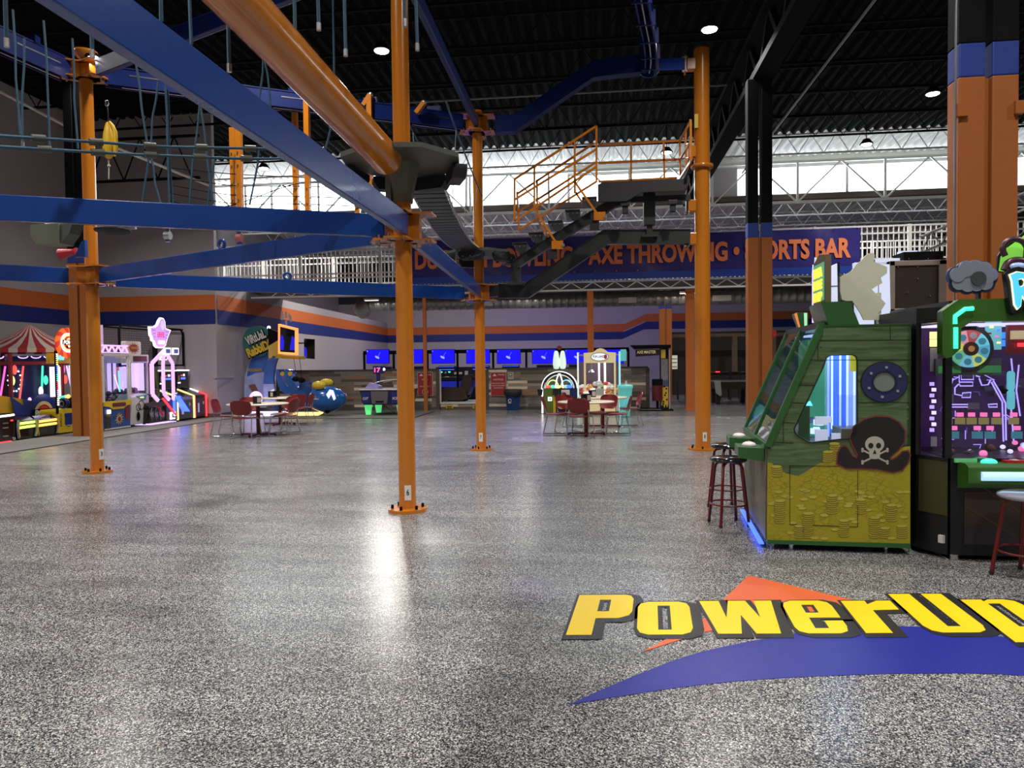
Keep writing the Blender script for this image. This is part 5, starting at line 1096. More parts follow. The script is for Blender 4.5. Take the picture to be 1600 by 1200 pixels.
# blue recycling bin
c = G(803, 638); c.y = YP-.35; c.x = P(801.5, 620, c.y).x
t = T('recycling_bin', 'blue recycling bin with black liner below the NOTICE sign', 'bin', c); MB(mat('bin_blue', (.015, .05, .18), .4)).lathe([(0, 0), (.21, 0), (.26, .58), (.28, .6)], n=4, sm=False).build('tub', t); MB(RUBBER).lathe([(.29, .5), (.31, .56), (.30, .68), (.26, .70), (.2, .62)], n=16).build('liner', t)
MB(WHITE).tube([(-.08+.05*math.cos(q), -.215, .33+.05*math.sin(q)) for q in [i*math.pi/6 for i in range(12)]], .012, 5, True).m(WHITE).bx(-.14, -.02, -.2, -.19, .24, .26).build('recycle_mark', t); t.rotation_euler.z = 0
# TV row
YT = 24.75
t = T('screen_gantry', 'black overhead frame that carries the row of blue screens', 'frame', (0, YT, 0)); gx0, gx1 = P(567, 560, YT).x, P(983, 560, YT).x
MB(BLACK).bx(gx0, gx1, .05, .12, 1.93, 2.06).build('top_rail', t)
for px in (568, 614, 667, 714, 770, 822, 875, 926, 982): x = P(px, 560, YT).x; MB(BLACK).bx(x-.035, x+.035, .05, .12, 0, 2.0).build('post', t)
for k, px in enumerate((590.5, 643, 692.5, 747, 795, 850, 901.5, 955)):
    o = P(px, 557, YT); s_t = T('screen', 'blue lit screen showing a hammer, number %s of the row above the plank wall' % ['one, leftmost', 'two', 'three', 'four', 'five', 'six', 'seven', 'eight, rightmost'][k], 'screen', (o.x, YT-.02, o.z), 0, 'blue hammer screens')
    MB(BLACK).bx(-.415, .415, 0, .05, -.25, .25).build('bezel', s_t); dsp = MB(SCRB).bx(-.4, .4, -.006, 0, -.235, .235).build('display', s_t)
    MB(glow('icon_blue', (.35, .38, 1), 1)).bar((-.0, -.01, -.02), (.1, -.01, .15), .004, .016, Y3).poly([(-.1, -.0), (-.07, .03), (.06, -.03), (.04, -.09), (-.06, -.05)], (0, -.012, 0), X3, Z3, (0, .004, 0)).build('hammer_icon', dsp)
    emb(MB(glow('icon_blue')), str(k+1), (-.37, -.012, .19), .025, .05, glow('icon_blue'), t=(0, .003, 0)).build('bay_number', dsp)
    d = T('bay_console', 'dark simulator console under screen number '+['one', 'two', 'three', 'four', 'five', 'six', 'seven', 'eight'][k], 'console', (o.x, YT+.5, 0), 0, 'dark simulator consoles')
    MB(mat('console_dark', (.014, .016, .03), .4)).bx(-.36, .36, 0, .3, 0 if k not in (2, 3) else .98, 1.1).bx(-.3, .3, .0, .25, 1.3, 1.5).build('body', d, .01); MB(BNEON if k in (2, 3, 4) else mat('console_blue_dim', (.01, .02, .2), .4, emit=(.02, .03, .5), es=.5)).bx(-.28, .28, -.01, 0, 1.36, 1.375).bx(-.28, .28, -.01, 0, 1.46, 1.47).build('light_line', d)
bx_ = P(725, 600, 26.2)
t = T('bay_machine', 'dark machine with green lamps and a white 3 behind the recliner', 'console', (bx_.x, 26.4, 0)); MB(mat('console_dark')).bx(-1.1, .9, 0, .4, 0, 1.45).build('body', t, .01)
MB(GRN).sph((-.88, -.02, 1.28), .045).sph((-.58, -.02, 1.28), .045).build('green_lamps', t); emb(MB(WHITE), '3', (-.73, -.02, 1.28), .08, .13, WHITE, t=(0, .01, 0)).build('number', t)
MB(WHITE).bx(-.4, -.1, -.012, 0, 1.18, 1.26).bx(0, .12, -.012, 0, 1.14, 1.3).bx(-.75, -.6, -.012, 0, 1.0, 1.1).m(mat('console_blue_dim')).bx(-.9, .7, -.012, 0, .7, .92).m(BNEON).bx(.6, .66, -.02, 0, .2, .7).build('printed_panels', t)
# recliner
LEA = mat('brown_leather', (.055, .03, .022), .42, bump=.2, nscale=8)
rc = P(715, 625, 25.2)
t = T('recliner', 'dark brown leather recliner on the white bay floor', 'armchair', (rc.x, 25.2, .25), 0)
MB(LEA).poly([(-.46, .04), (-.5, .42), (-.42, .48), (.25, .5), (.38, .42), (.4, .15), (.25, .04)], (0, -.45, 0), X3, Z3, (0, .2, 0)).build('armrest', t, .04)
MB(LEA).poly([(-.46, .04), (-.5, .42), (-.42, .48), (.25, .5), (.38, .42), (.4, .15), (.25, .04)], (0, .35, 0), X3, Z3, (0, .2, 0)).build('armrest', t, .04)
MB(LEA).bx(-.45, .3, -.25, .35, .04, .4).build('seat', t, .05)
MB(LEA).poly([(.12, .4), (.2, .75), (.32, .92), (.5, .95), (.58, .8), (.52, .45), (.42, .2), (.25, .25)], (0, -.3, 0), X3, Z3, (0, .7, 0)).build('backrest', t, .05)
MB(BLACK).bx(-.3, .3, -.3, .4, -.0, .05).build('base', t)
# =================================================================== PIN DOME GAME, CLAW MACHINE, CUP
c = P(873, 645, 22.2); c.z = 0; zz = lambda y, Y=22.2: P(873, y, Y).z; xx = lambda x, Y=22.2: P(x, 600, Y).x-c.x
t = T('pin_dome_game', 'domed bowling game with white neon arches and two giant glowing pins', 'arcade game', c)
zb_ = zz(607)
MB(mat('grass_green_cab', (.10, .17, .02), .4, var=.4, nscale=30)).bx(xx(850), xx(864), 0, .9, .02, zb_).m(RY).bx(xx(864), xx(868), -.02, .9, .02, zb_-.2).m(BLKGL).bx(xx(846), xx(902), .05, .95, .02, zb_).build('cabinet', t)
MB(WNEON).bx(xx(846), xx(848.5), -.02, .0, .02, zb_).build('edge_light', t)
MB(RUBBER).cyl((xx(870), -.05, zb_-.25), (xx(870), -.05, zb_), .08, .11, n=14).cyl((xx(844), -.05, zb_-.2), (xx(844), -.05, zb_-.02), .06, .09, n=12).build('cup_holder', t)
MB(WNEON).bx(xx(856), xx(862), -.02, -.0, zb_-.38, zb_-.26).m(BNEON).bx(xx(858), xx(860.5), -.03, -.02, zb_-.36, zb_-.28).build('card_reader', t)
MB(WCAB).bx(xx(877), xx(890), -.04, .0, zb_-.42, zb_-.04).m(GRN).cyl((xx(884), -.06, zb_-.28), (xx(884), -.04, zb_-.28), .06, n=16).m(NAVY).bx(xx(891), xx(901), -.04, 0, zb_-.28, zb_-.02).build('control_face', t)
cx_ = xx(874); R_ = xx(902)-cx_
for rr, yy in ((R_, 0), (R_*.8, .1), (R_*.97, .8)):
    MB(mat('arch_white', (.6, .6, .6), .4, emit=(.8, .82, .85), es=1.0)).tube([(cx_+rr*math.cos(q), yy, zb_+rr*.95*math.sin(q)) for q in [i*math.pi/16 for i in range(17)]], .018 if rr == R_ else .010, 8).build('neon_arch', t)
MB(BLACK).tube([(cx_+R_*.93*math.cos(q), .03, zb_+R_*.88*math.sin(q)) for q in [i*math.pi/16 for i in range(17)]], .028, 8).build('dome_frame', t)
for s in (-1, 1): MB(WNEON).tube([(cx_, .05, zb_+R_*.93), (cx_+s*.08, -.05, zb_+R_*.5), (cx_+s*.12, -.08, zb_+.02)], .018, 8).build('front_rib', t)
MB(GL).sph((cx_, .4, zb_), (R_*.9, .42, R_*.86), 24, 12).build('dome_glass', t)
for i, (x, m_) in enumerate(((-.35, glow('toy_red', (.9, .15, .1), .9)), (-.22, GRN), (-.05, YNEON), (.12, glow('toy_orange', (1, .5, .1), .9)), (.3, BNEON), (.2, CYAN))): MB(m_).sph((cx_+x, .15+.08*(i % 2), zb_+.05), (.1, .08, .05), 10, 6).build('playfield_toy', t)
for s, m_ in ((-.22, LIME), (.2, CYAN)): MB(m_).tube([(cx_+s+.17*math.cos(q), .3, zb_+.05+.2*math.sin(q)) for q in [i*math.pi/8 for i in range(9)]], .018, 6).build('rainbow_arc', t)
PIN = mat('lit_pin', (.6, .7, .62), .4, emit=(.62, .8, .68), es=.75)
for s in (-1, 1):
    q0_ = V((cx_+s*.1, .2, zz(577))); h = zz(548)-zz(577)
    MB(PIN).lathe([(0, 0), (.08, .02), (.105, h*.25), (.1, h*.5), (.08, h*.75), (.065, h*.9), (.04, h), (0, h)], q0_, 16).build('giant_pin', t)
MB(DRED).sph((cx_, .2, zz(543)), (.08, .08, .06)).build('beacon', t)
# claw
c = P(935, 645, 21.7); c.z = 0; Yc_ = 21.7; zz = lambda y: P(935, y, Yc_).z; xx = lambda x: P(x, 600, Yc_).x-c.x
t = T('claw_machine', 'big cream framed claw machine full of plush toys with oval sign on its arched top', 'claw machine', c)
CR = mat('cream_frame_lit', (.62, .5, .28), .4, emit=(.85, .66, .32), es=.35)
x0, x1, z0_, z1_ = xx(914), xx(961), zz(617), zz(566)
MB(CR).bx(x0, x1, 0, 1.1, .1, z0_).build('base', t, .01)
for x in (x0, x1): MB(CR).bx(x-.03, x+.03, -.02, .04, .1, z1_+.1).build('corner_post', t)
MB(CR).poly([(x0-.03, z1_-.02), (x0-.03, z1_+.28), (x0+.25, z1_+.30), (x0+.37, z1_+.39), (x0+.47, z1_+.42), (x0+.57, z1_+.39), (x0+.69, z1_+.30), (x1+.03, z1_+.28), (x1+.03, z1_-.02)], (0, -.04, 0), X3, Z3, (0, .08, 0)).build('arched_header', t, .006)
s_ = MB(mat('teal_print')).poly(circ((x0+x1)/2, z1_+.16, .27, 28, .13), (0, -.05, 0), X3, Z3, (0, .01, 0)).m(glow('oval_white', (.85, .85, .9), .9)).poly(circ((x0+x1)/2, z1_+.16, .25, 28, .11), (0, -.056, 0), X3, Z3, (0, .008, 0)).m(mat('ball_red', (.6, .05, .05), .4)).poly(circ((x0+x1)/2+.17, z1_+.16, .05, 16, .07), (0, -.06, 0), X3, Z3, (0, .006, 0)); emb(s_, 'FUN LAND', ((x0+x1)/2-.03, -.062, z1_+.17), .34, .07, NAVY, t=(0, .004, 0)); s_.build('oval_sign', t)
MB(WNEON).bx((x0*2+x1)/3+.1, (x0*2+x1)/3+.15, .5, .54, z0_, z1_).bx((x0+x1*2)/3-.02, (x0+x1*2)/3+.04, .7, .74, z0_, z1_+.05).build('light_column', t)
MB(GL).bx(x0, x1, -.005, .0, z0_, z1_).build('front_glass', t)
MB(GL).bx(xx(903), x0, .05, .055, z0_, z1_+.2).build('side_glass', t); MB(GL).bx(x1, xx(972), .05, .055, z0_, z1_+.2).build('side_glass', t)
area('claw_fill_light', c+V((0, .5, z1_+.15)), 9, (1, .95, .85), .8)  # added fill light, brightens the toys behind the glass
MB(PIN).bx(xx(902), xx(904.5), 0, .04, .1, z1_+.3).build('pale_post', t)
MB(mat('dusky_back')).bx(xx(904), xx(970), 1.08, 1.1, z0_, z1_).m(WCAB).bx(xx(903), xx(972), .1, 1.1, .1, z0_-.02).m(mat('ceiling_panel', (.3, .28, .25), .5)).bx(xx(903), xx(972), .05, 1.1, z1_+.2, z1_+.24).build('cabinet', t)
MB(STEEL).cyl(((x0+x1)/2-.25, .3, z1_), ((x0+x1)/2-.25, .3, z1_-.25), .015, n=8).cyl(((x0+x1)/2-.25, .3, z1_-.3), ((x0+x1)/2-.25, .3, z1_-.22), .1, .04, n=10).build('claw', t)
MB(WCAB).bx((x0+x1)/2-.18, (x0+x1)/2+.12, .0, .2, z0_-.02, z0_+.18).build('prize_chute', t)
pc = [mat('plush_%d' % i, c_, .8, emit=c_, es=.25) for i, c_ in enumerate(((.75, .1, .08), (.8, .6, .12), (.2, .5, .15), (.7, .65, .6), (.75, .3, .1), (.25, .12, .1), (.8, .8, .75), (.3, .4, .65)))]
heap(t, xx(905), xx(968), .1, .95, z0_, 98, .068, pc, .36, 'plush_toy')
MB(mat('shelf_cream', (.55, .45, .28), .4)).bx(x0-.05, x1+.05, -.12, .0, z0_-.07, z0_-.02).build('control_shelf', t)
# cup shaped machine and its lit column
c = P(977, 650, 20.9); c.z = 0
TQ = mat('turquoise_lit', (.10, .42, .38), .35, emit=(.10, .5, .46), es=.5)
t = T('cup_game', 'turquoise cup shaped game with straw beside the claw machine', 'arcade game', c)
MB(TQ).lathe([(0, .02), (.13, .02), (.15, .3), (.18, .55), (.2, .8), (.22, .82), (.22, .9), (.19, .92), (0, .93)], n=20).build('cup', t)
MB(mat('cup_print', (.1, .35, .3), .4, emit=(.1, .4, .5), es=.6)).tube([(-.05, -.17, .3), (.02, -.17, .5), (.08, -.17, .6), (.04, -.16, .35)], .02, 6).build('swirl_print', t)
MB(WCAB).cyl((.02, 0, .9), (.03, 0, 1.03), .03, n=10).build('straw', t)
c = P(970, 650, 21.4); c.z = 0; t = T('light_column', 'tall slim turquoise light column with a boxy lit head at the claw machine corner', 'light', c)
MB(mat('pale_cyan_tube', (.3, .6, .7), .4, emit=(.3, .68, .8), es=.9)).bx(-.05, .0, -.05, 0, .0, P(970, 549, 21.4).z).build('tube', t); MB(TQ).poly(rrect(.0, P(970, 564, 21.4).z, .17, P(970, 546, 21.4).z, .02), (0, -.1, 0), X3, Z3, (0, .12, 0)).build('head', t)
# =================================================================== AXE CABINET AND BAR CORNER
c = P(1040, 641, 23.7); c.z = 0; Ya = 23.7; xx = lambda x: P(x, 600, Ya).x-c.x; zz = lambda y: P(1020, y, Ya).z
t = T('punching_cabinet', 'black cabinet with cantilevered canopy and flame print post right of the plank wall', 'arcade game', c)
MB(BLKGL).bx(xx(1031), xx(1045), 0, .6, .04, zz(540)).build('post', t)
MB(BLACK).poly([(xx(986), zz(539)), (xx(1048), zz(539)), (xx(1048), zz(544)), (xx(993), zz(545))], (0, -.1, 0), X3, Z3, (0, .8, 0)).build('canopy', t)
MB(mat('marquee_dark', (.02, .018, .02), .3)).poly([(xx(993), zz(546)), (xx(1031), zz(546)), (xx(1031), zz(555)), (xx(993), zz(557))], (0, -.12, 0), X3, Z3, (0, .1, 0)).build('marquee', t)
emb(MB(mat('marquee_gold', (.6, .45, .25), .4, emit=(.5, .35, .2), es=.4)), 'AXE MASTER', (xx(1010), -.13, zz(550)), .6, .1, mat('marquee_gold'), t=(0, .005, 0)).build('marquee_lettering', t)
FL = mat('flame_yellow', (.70, .45, .05), .4); FG = mat('print_grey', (.22, .2, .22), .4, var=.6, nscale=8)
MB(FL).bx(xx(1033), xx(1040), -.012, 0, zz(560), zz(546)).build('top_print', t); MB(FG).bx(xx(1033), xx(1044), -.012, 0, zz(594), zz(561)).build('muscle_print', t); MB(mat('print_denim', (.08, .1, .18), .4)).bx(xx(1033), xx(1044), -.012, 0, zz(606), zz(594)).build('denim_print', t)
MB(FL).poly([(xx(1033), zz(606)), (xx(1044), zz(604)), (xx(1044), zz(632)), (xx(1042), zz(637)), (xx(1040), zz(631)), (xx(1038), zz(638)), (xx(1036), zz(632)), (xx(1033), zz(634))], (0, -.016, 0), X3, Z3, (0, .01, 0)).build('flame_print', t)
h_ = MB(BLACK)
for i in range(9): h_.poly(circ(xx(1038+4*math.sin(i*2.3)), zz(604+i*3.4), .03, 8), (0, -.02, 0), X3, Z3, (0, .004, 0))
h_.build('print_spots', t)
MB(mat('pale_edge', (.4, .33, .33), .4)).bx(xx(1045), xx(1047), -.04, .05, .02, zz(542)).build('edge_trim', t)
MB(BLACK).bx(xx(997), xx(1050), -.5, .6, 0, .04).m(WCAB)
m_ = MB(BLACK).bx(xx(997), xx(1050), -.4, .6, 0, .04); m_.m(WCAB)
for i in range(10): m_.box((xx(1001+i*3.2), -.3, .043), (.035, .1, .006), .5)
m_.build('floor_plate', t)
MB(mat('bag_maroon', (.12, .01, .012), .4)).cyl((xx(1027), .0, .3), (xx(1027), .0, .8), .17, n=20).m(BLACK).cyl((xx(1027), 0, .8), (xx(1027), 0, 1.0), .17, n=20).build('punch_bag', t); MB(BLACK).cyl((xx(1027), 0, .0), (xx(1027), 0, .3), .04, n=8).build('bag_post', t)
# dim bar corner
TIM = mat('rough_timber', (.13, .085, .05), .8)
t = T('timber_frame', 'rough timber post and beam frame in the dim bar behind the start pole', 'frame', (0, 33, 0))
xx = lambda x: P(x, 600, 33).x; zz = lambda y: P(1140, y, 33).z
MB(TIM).bx(xx(1050), xx(1260), -.1, .1, zz(526), zz(521)).build('beam', t)
for x in (1148, 1208): MB(TIM).bx(xx(x)-.1, xx(x)+.1, -.1, .1, 0, zz(526)).build('post', t)
MB(mat('back_bar', (.03, .022, .018), .7)).bx(xx(1045), xx(1400), 1.2, 1.4, 0, 2.9).build('back_panel', t)
t = T('bar_counter', 'dark bar counter in the dim corner behind the start pole', 'counter', (xx(1110), 31.2, 0)); MB(mat('bar_wood', (.02, .016, .014), .5)).bx(-1, 5, 0, .6, 0, 1.05).build('front', t); MB(mat('bar_top', (.05, .04, .035), .3)).bx(-1.05, 5.05, -.08, .65, 1.05, 1.1).build('top', t)
for i, px in enumerate((1066, 1079, 1132, 1148)):
    t = T('bar_chair', 'tall dark slatted bar chair in the dim corner', 'chair', (P(px, 600, 29.5).x, 29.5, 0), 0, 'dark bar chairs')
    b_ = MB(mat('chair_dark', (.012, .012, .013), .5)).bx(-.2, .2, -.2, .2, .72, .76); b_.build('seat', t)
    for sx_ in (-.18, .18):
        for sy_ in (-.18, .18): MB(mat('chair_dark')).bx(sx_-.02, sx_+.02, sy_-.02, sy_+.02, 0, .72).build('leg', t)
        MB(mat('chair_dark')).bx(sx_-.02, sx_+.02, -.2, -.16, .76, 1.15).build('back_post', t)
    for z in (.85, .95, 1.08): MB(mat('chair_dark')).bx(-.18, .18, -.2, -.17, z, z+.04).build('back_slat', t)
pcx = P(1138, 600, 26.5)
t = T('billiard_table', 'dim table with white cloth corner between the start pole and the next column', 'table', (pcx.x, 26.5, 0)); MB(mat('dark_cabinet', (.02, .016, .014), .4)).bx(-.45, .8, 0, 1.2, .55, .8).build('body', t); MB(mat('rail_grey', (.22, .2, .2), .4)).bx(-.5, .85, -.05, 1.25, .8, .84).build('rail', t)
for x in (-.35, .7):
    for y in (.1, 1.1): MB(mat('dark_cabinet')).bx(x-.07, x+.07, y-.07, y+.07, 0, .55).build('leg', t)
MB(mat('cloth_white', (.4, .4, .4), .8)).poly([(-.5, .85), (-.28, .85), (-.24, .35), (-.3, .3), (-.45, .42)], (0, -.07, 0), X3, Z3, (0, .02, 0)).build('cloth', t)
t = T('menu_board', 'small lit menu board on the dark wall right of the flame print cabinet', 'sign', P(1053, 566, 30)); MB(mat('board_lit', (.4, .42, .36), .5, emit=(.5, .52, .42), es=.6)).bx(-.14, .14, 0, .04, -.28, .28).m(BLACK).bx(-.12, .12, -.006, 0, .12, .15).bx(-.12, .12, -.006, 0, -.03, 0).bx(-.12, .12, -.006, 0, -.2, -.17).build('board', t)
t = T('exit_light', 'tiny red lamp glowing in the dim bar', 'light', P(1122, 581, 31)); MB(RNEON).box((0, 0, 0), (.2, .04, .04)).build('lamp', t)
t = T('fire_alarm', 'small red alarm box on the striped twin column', 'alarm', P(1207, 521, 15.6)); MB(mat('alarm_red', (.45, .02, .02), .4)).box((.03, 0, 0), (.08, .06, .12)).build('box', t)

for k, (fx, wd) in enumerate(((-7.7, 'left end'), (-2.45, 'middle'), (2.9, 'right end'))):
    t = T('strip_lamp', 'small white strip lamp under the mezzanine, '+wd+' of the duct', 'lamp', (fx, YM+.7, 3.78))
    MB(WHITE).bx(-.25, .25, -.07, .07, 0, .06).build('housing', t); MB(glow('strip_lens', (1, .96, .9), 2.5)).bx(-.23, .23, -.05, .05, -.012, 0).build('lens', t)
    area('strip_light', (fx, YM+.7, 3.74), 22, (1, .95, .88), .4)
# ================================================================== RIGHT FOREGROUND MACHINES
def planemap(A, rz):
    A = V(A); ux = V((math.cos(rz), math.sin(rz), 0)); uy = V((-math.sin(rz), math.cos(rz), 0))
    def L(x, y, d=0.0):
        r = ray(x, y); t_ = ((A+uy*d)-EYE).dot(uy)/r.dot(uy); p = EYE+r*t_-A
        return (p.dot(ux), p.z)
    return L
# --- green plank treasure machine
SA = (1.40, 6.25, 0); SRZ = math.radians(-4.5)
L = planemap(SA, SRZ)
t = T('treasure_machine', 'green plank ship themed ticket machine with gold heap, porthole and skull hat on its side', 'arcade game', SA, SRZ)
GPNT = mat('ship_green', (.022, .10, .022), .3, coat=.2); GDK = mat('ship_dark_green', (.015, .05, .015), .3)
LINE = mat('print_line', (.01, .015, .008), .4)
def gold_mat():
    m, N, L_, b = nodes('gold_heap_print'); tc = N.new('ShaderNodeTexCoord'); mp = N.new('ShaderNodeMapping'); mp.inputs['Scale'].default_value = (1, 1, 1.7)
    L_.new(tc.outputs['Object'], mp.inputs[0]); vo = N.new('ShaderNodeTexVoronoi'); vo.feature = 'DISTANCE_TO_EDGE'; vo.inputs['Scale'].default_value = 17; L_.new(mp.outputs[0], vo.inputs['Vector'])
    r = ramp(N, [(0, (.21, .175, .01)), (.05, (.27, .225, .012)), (.09, (.34, .285, .012)), (.4, (.36, .30, .015))]); L_.new(vo.outputs['Distance'], r.inputs[0])
    no = N.new('ShaderNodeTexNoise'); no.inputs['Scale'].default_value = 3; L_.new(tc.outputs['Object'], no.inputs['Vector'])
    mx = N.new('ShaderNodeMix'); mx.data_type = 'RGBA'; r2 = ramp(N, [(.42, (0, 0, 0)), (.6, (1, 1, 1))]); L_.new(no.outputs['Fac'], r2.inputs[0]); L_.new(r2.outputs[0], mx.inputs['Factor'])
    L_.new(r.outputs[0], mx.inputs['A']); mx.inputs['B'].default_value = (.33, .28, .012, 1); L_.new(mx.outputs['Result'], b.inputs['Base Color']); b.inputs['Roughness'].default_value = .3
    return m
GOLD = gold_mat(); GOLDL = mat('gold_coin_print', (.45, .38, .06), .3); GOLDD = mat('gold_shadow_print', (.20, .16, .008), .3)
def pl(mb, pts, d=0, th=.003, holes=()):    # flat print on the near side, d metres proud of it
    return mb.poly([[L(*p) for p in pts]]+[[L(*p) for p in h] for h in holes], (0, -d-th, 0), X3, Z3, (0, th, 0))
side = [(1283, 509), (1424, 507), (1422, 853), (1198, 846), (1199, 697)]
win = [(1297, 555), (1331, 554), (1337, 557), (1339, 563), (1339, 677), (1335, 684), (1268, 691), (1262, 690), (1243, 678), (1241, 670), (1286, 574), (1291, 559)]
pl(MB(M_GPLANK), side, -.03, .03, [win]).build('side_panel', t)
sd = [L(*p) for p in side]; W_ = sd[1][0]; ZT = sd[0][1]; uT = sd[0][0]; zF = sd[4][1]; D_ = 1.5
MB(M_GPLANK).poly(sd, (0, D_, 0), X3, Z3, (0, .03, 0)).build('far_side_panel', t)
MB(GDK).bx(W_-.03, W_, .0, D_, .08, ZT).build('back_panel', t); MB(GPNT).bx(uT, W_, 0, D_, ZT-.02, ZT+.004).build('roof', t)
zi = L(1290, 692)[1]
MB(mat('machine_inner_dark', (.03, .04, .035), .5)).bx(.0, W_-.03, .03, D_, .08, zi).build('lower_cabinet', t)
pl(MB(GPNT), [(1198, 843), (1422, 849), (1422, 856), (1198, 849)], .003, .012).build('base_strip', t)
for (x, y) in ((.06, .1), (.95, .1), (.2, .05), (.1, 1.5), (1.0, 1.5)): MB(CHROME).cyl((x, y, .0), (x, y, .08), .022, n=10).build('caster', t)
# front slope : frame and tinted glass
fl = V((0, 0, zF)); ft = V((uT, 0, ZT)); dS = (ft-fl); nS_ = V((-dS.z, 0, dS.x)).normalized()
for y in (.0, D_*.5, D_): MB(GPNT).bar(fl+Y3*y, ft+Y3*y, .05, .05, nS_).build('front_bar', t)
for p in (fl, ft): MB(GPNT).bar(p, p+Y3*D_, .05, .05).build('cross_bar', t)
MB(glass('front_glass', (.55, .65, .6), .22)).add([fl+nS_*.01, ft+nS_*.01, ft+nS_*.01+Y3*D_, fl+nS_*.01+Y3*D_], [(0, 1, 2, 3)]).build('sloping_glass', t)
MB(glass('side_glass_clear', (.9, .95, 1), .05)).poly([L(*p) for p in win], (0, -.01, 0), X3, Z3).build('window_glass', t)
MB(LINE).tube([(L(*p)[0], -.004, L(*p)[1]) for p in win], .006, 6, True).build('window_seal', t)
# interior
BW = glow('bluewhite_led', (.45, .6, 1), 1.5)
MB(mat('inner_green', (.05, .30, .16), .4, emit=(.04, .28, .16), es=.35)).bx(.42, .58, .5, .95, zi, ZT-.1).build('inner_green_column', t)
MB(mat('inner_blue', (.04, .12, .5), .4, emit=(.05, .15, .9), es=.6)).bx(.62, .80, .75, .8, zi, ZT-.1).bx(W_-.06, W_-.04, .06, D_-.1, zi, ZT-.05).build('inner_blue_wall', t)
for x in (.6, .66, .73, .79, .85, .92, 1.0): MB(BW).bx(x, x+.014, .70, .72, zi+.05, ZT-.12).build('led_strip', t)
MB(mat('inner_pale', (.3, .4, .6), .4, emit=(.35, .5, 1), es=.7)).bx(.8, W_-.04, 1.3, 1.32, zi, ZT-.08).bx(.56, .60, .5, .52, zi, ZT-.08).build('inner_lit_wall', t)
for i in range(5): MB([BW, mat('inner_yellow', (.6, .6, .05), .4, emit=(.6, .6, .05), es=.5), WCAB][i % 3]).box((.95+.03*(i % 2), .5+.1*i, zi+.15+.13*i), (.06, .06, .1), i).build('prize', t)
area('machine_inner_light', V(SA)+V((.75, .35, ZT-.09)), 5, (.6, .7, 1), .5)
MB(BW).bx(uT+.05, W_-.1, .2, 1.3, ZT-.06, ZT-.05).build('ceiling_light', t)
MB(GPNT).bx(.27, .36, .12, .3, zi, zi+.30).build('inner_post', t); MB(CYAN).poly([(.26, 0), (.38, 0), (.36, .04), (.33, .02), (.31, .06), (.28, .03)], (0, .1, zi+.3), X3, Z3, (0, .02, 0)).build('coral_top', t)
MB(mat('inner_khaki', (.12, .11, .07), .4)).bx(.60, .86, .08, .4, zi, zi+.11).build('ticket_box', t); MB(GL).bx(.62, .76, .15, .35, zi+.12, zi+.38).build('clear_bin', t)
pw = mat('pale_print', (.6, .62, .7), .4, emit=(.5, .55, .8), es=.5)
for (x, z, w2, h2) in ((.40, 0, .1, .1), (.40, .14, .1, .07), (.53, .0, .07, .07), (.47, .16, .06, .05)): MB(pw).bx(x, x+w2, .1, .12, zi+z, zi+z+h2).build('price_card', t)
for i in range(12): MB([pw, BW, mat('inner_navy', (.02, .03, .12), .4)][i % 3]).box((.18+random.random()*.45, .3+random.random()*.5, zi+.04+random.random()*.12), (.07, .05, .05), random.random()*3).build('prize', t)
for i in range(6): MB(CYAN).sph((.13+i*.03, .05, zi+.02), .008).build('blue_led', t)
MB(mat('inner_yellow', (.6, .6, .05), .4, emit=(.6, .6, .05), es=.5)).bx(.66, .71, .05, .06, ZT-.38, ZT-.16).build('inner_sign', t)
# plank seams and nails
def seam(a, b, w=.008): return pl(MB(LINE), [(a[0], a[1]-w*100), (b[0], b[1]-w*100), (b[0], b[1]+w*60), (a[0], a[1]+w*60)], .001, .002)
for a, b in (((1276, 532), (1423, 531)), ((1263, 563), (1423, 562)), ((1246, 602), (1273, 602)), ((1229, 629), (1256, 630)), ((1341, 629), (1423, 629)), ((1222, 660), (1242, 661)), ((1203, 691), (1240, 692)), ((1340, 661), (1395, 661)), ((1341, 596), (1352, 596)), ((1411, 597), (1423, 597))): seam(a, b, .006).build('plank_seam', t)
for (x, y0, y1) in ((1391, 507, 531), (1278, 534, 563), (1224, 661, 691)): pl(MB(LINE), [(x-.5, y0), (x+.5, y0), (x+.5, y1), (x-.5, y1)], .001, .002).build('plank_seam', t)
nl = mat('nail_green', (.12, .18, .09), .3)
for (x, y) in ((1397, 524), (1283, 540), (1283, 558), (1229, 668), (1229, 685), (1418, 636), (1418, 654), (1419, 585), (1205, 700)): u, z = L(x, y); MB(nl).cyl((u, -.005, z), (u, 0, z), .008, n=10).build('nail', t)
# porthole
u, z = L(1381, 597); ou = lambda r1, r0: [circ(u, z, r1*1.06, 32, r1), circ(u, z, r0*1.06, 32, r0)[::-1]]
MB(LINE).poly(ou(.168, .150), (0, -.008, 0), X3, Z3, (0, .008, 0)).build('porthole_outline', t)
prim = MB(mat('porthole_navy', (.022, .025, .10), .3)).poly(ou(.16, .085), (0, -.012, 0), X3, Z3, (0, .012, 0)).build('porthole_rim', t)
MB(mat('porthole_shadow', (.012, .012, .05), .3)).poly(ou(.092, .076), (0, -.015, 0), X3, Z3, (0, .012, 0)).build('porthole_lip', t)
MB(mat('porthole_pane', (.17, .21, .18), .3)).poly(circ(u, z, .082, 32, .078), (0, -.008, 0), X3, Z3, (0, .006, 0)).build('porthole_pane', t)
for i in range(6): a = .4+i*math.pi/3; MB(mat('rivet_grey', (.3, .3, .33), .3)).cyl((u+.125*math.cos(a), -.018, z+.12*math.sin(a)), (u+.125*math.cos(a), 0, z+.12*math.sin(a)), .011, n=10).build('rivet', prim)
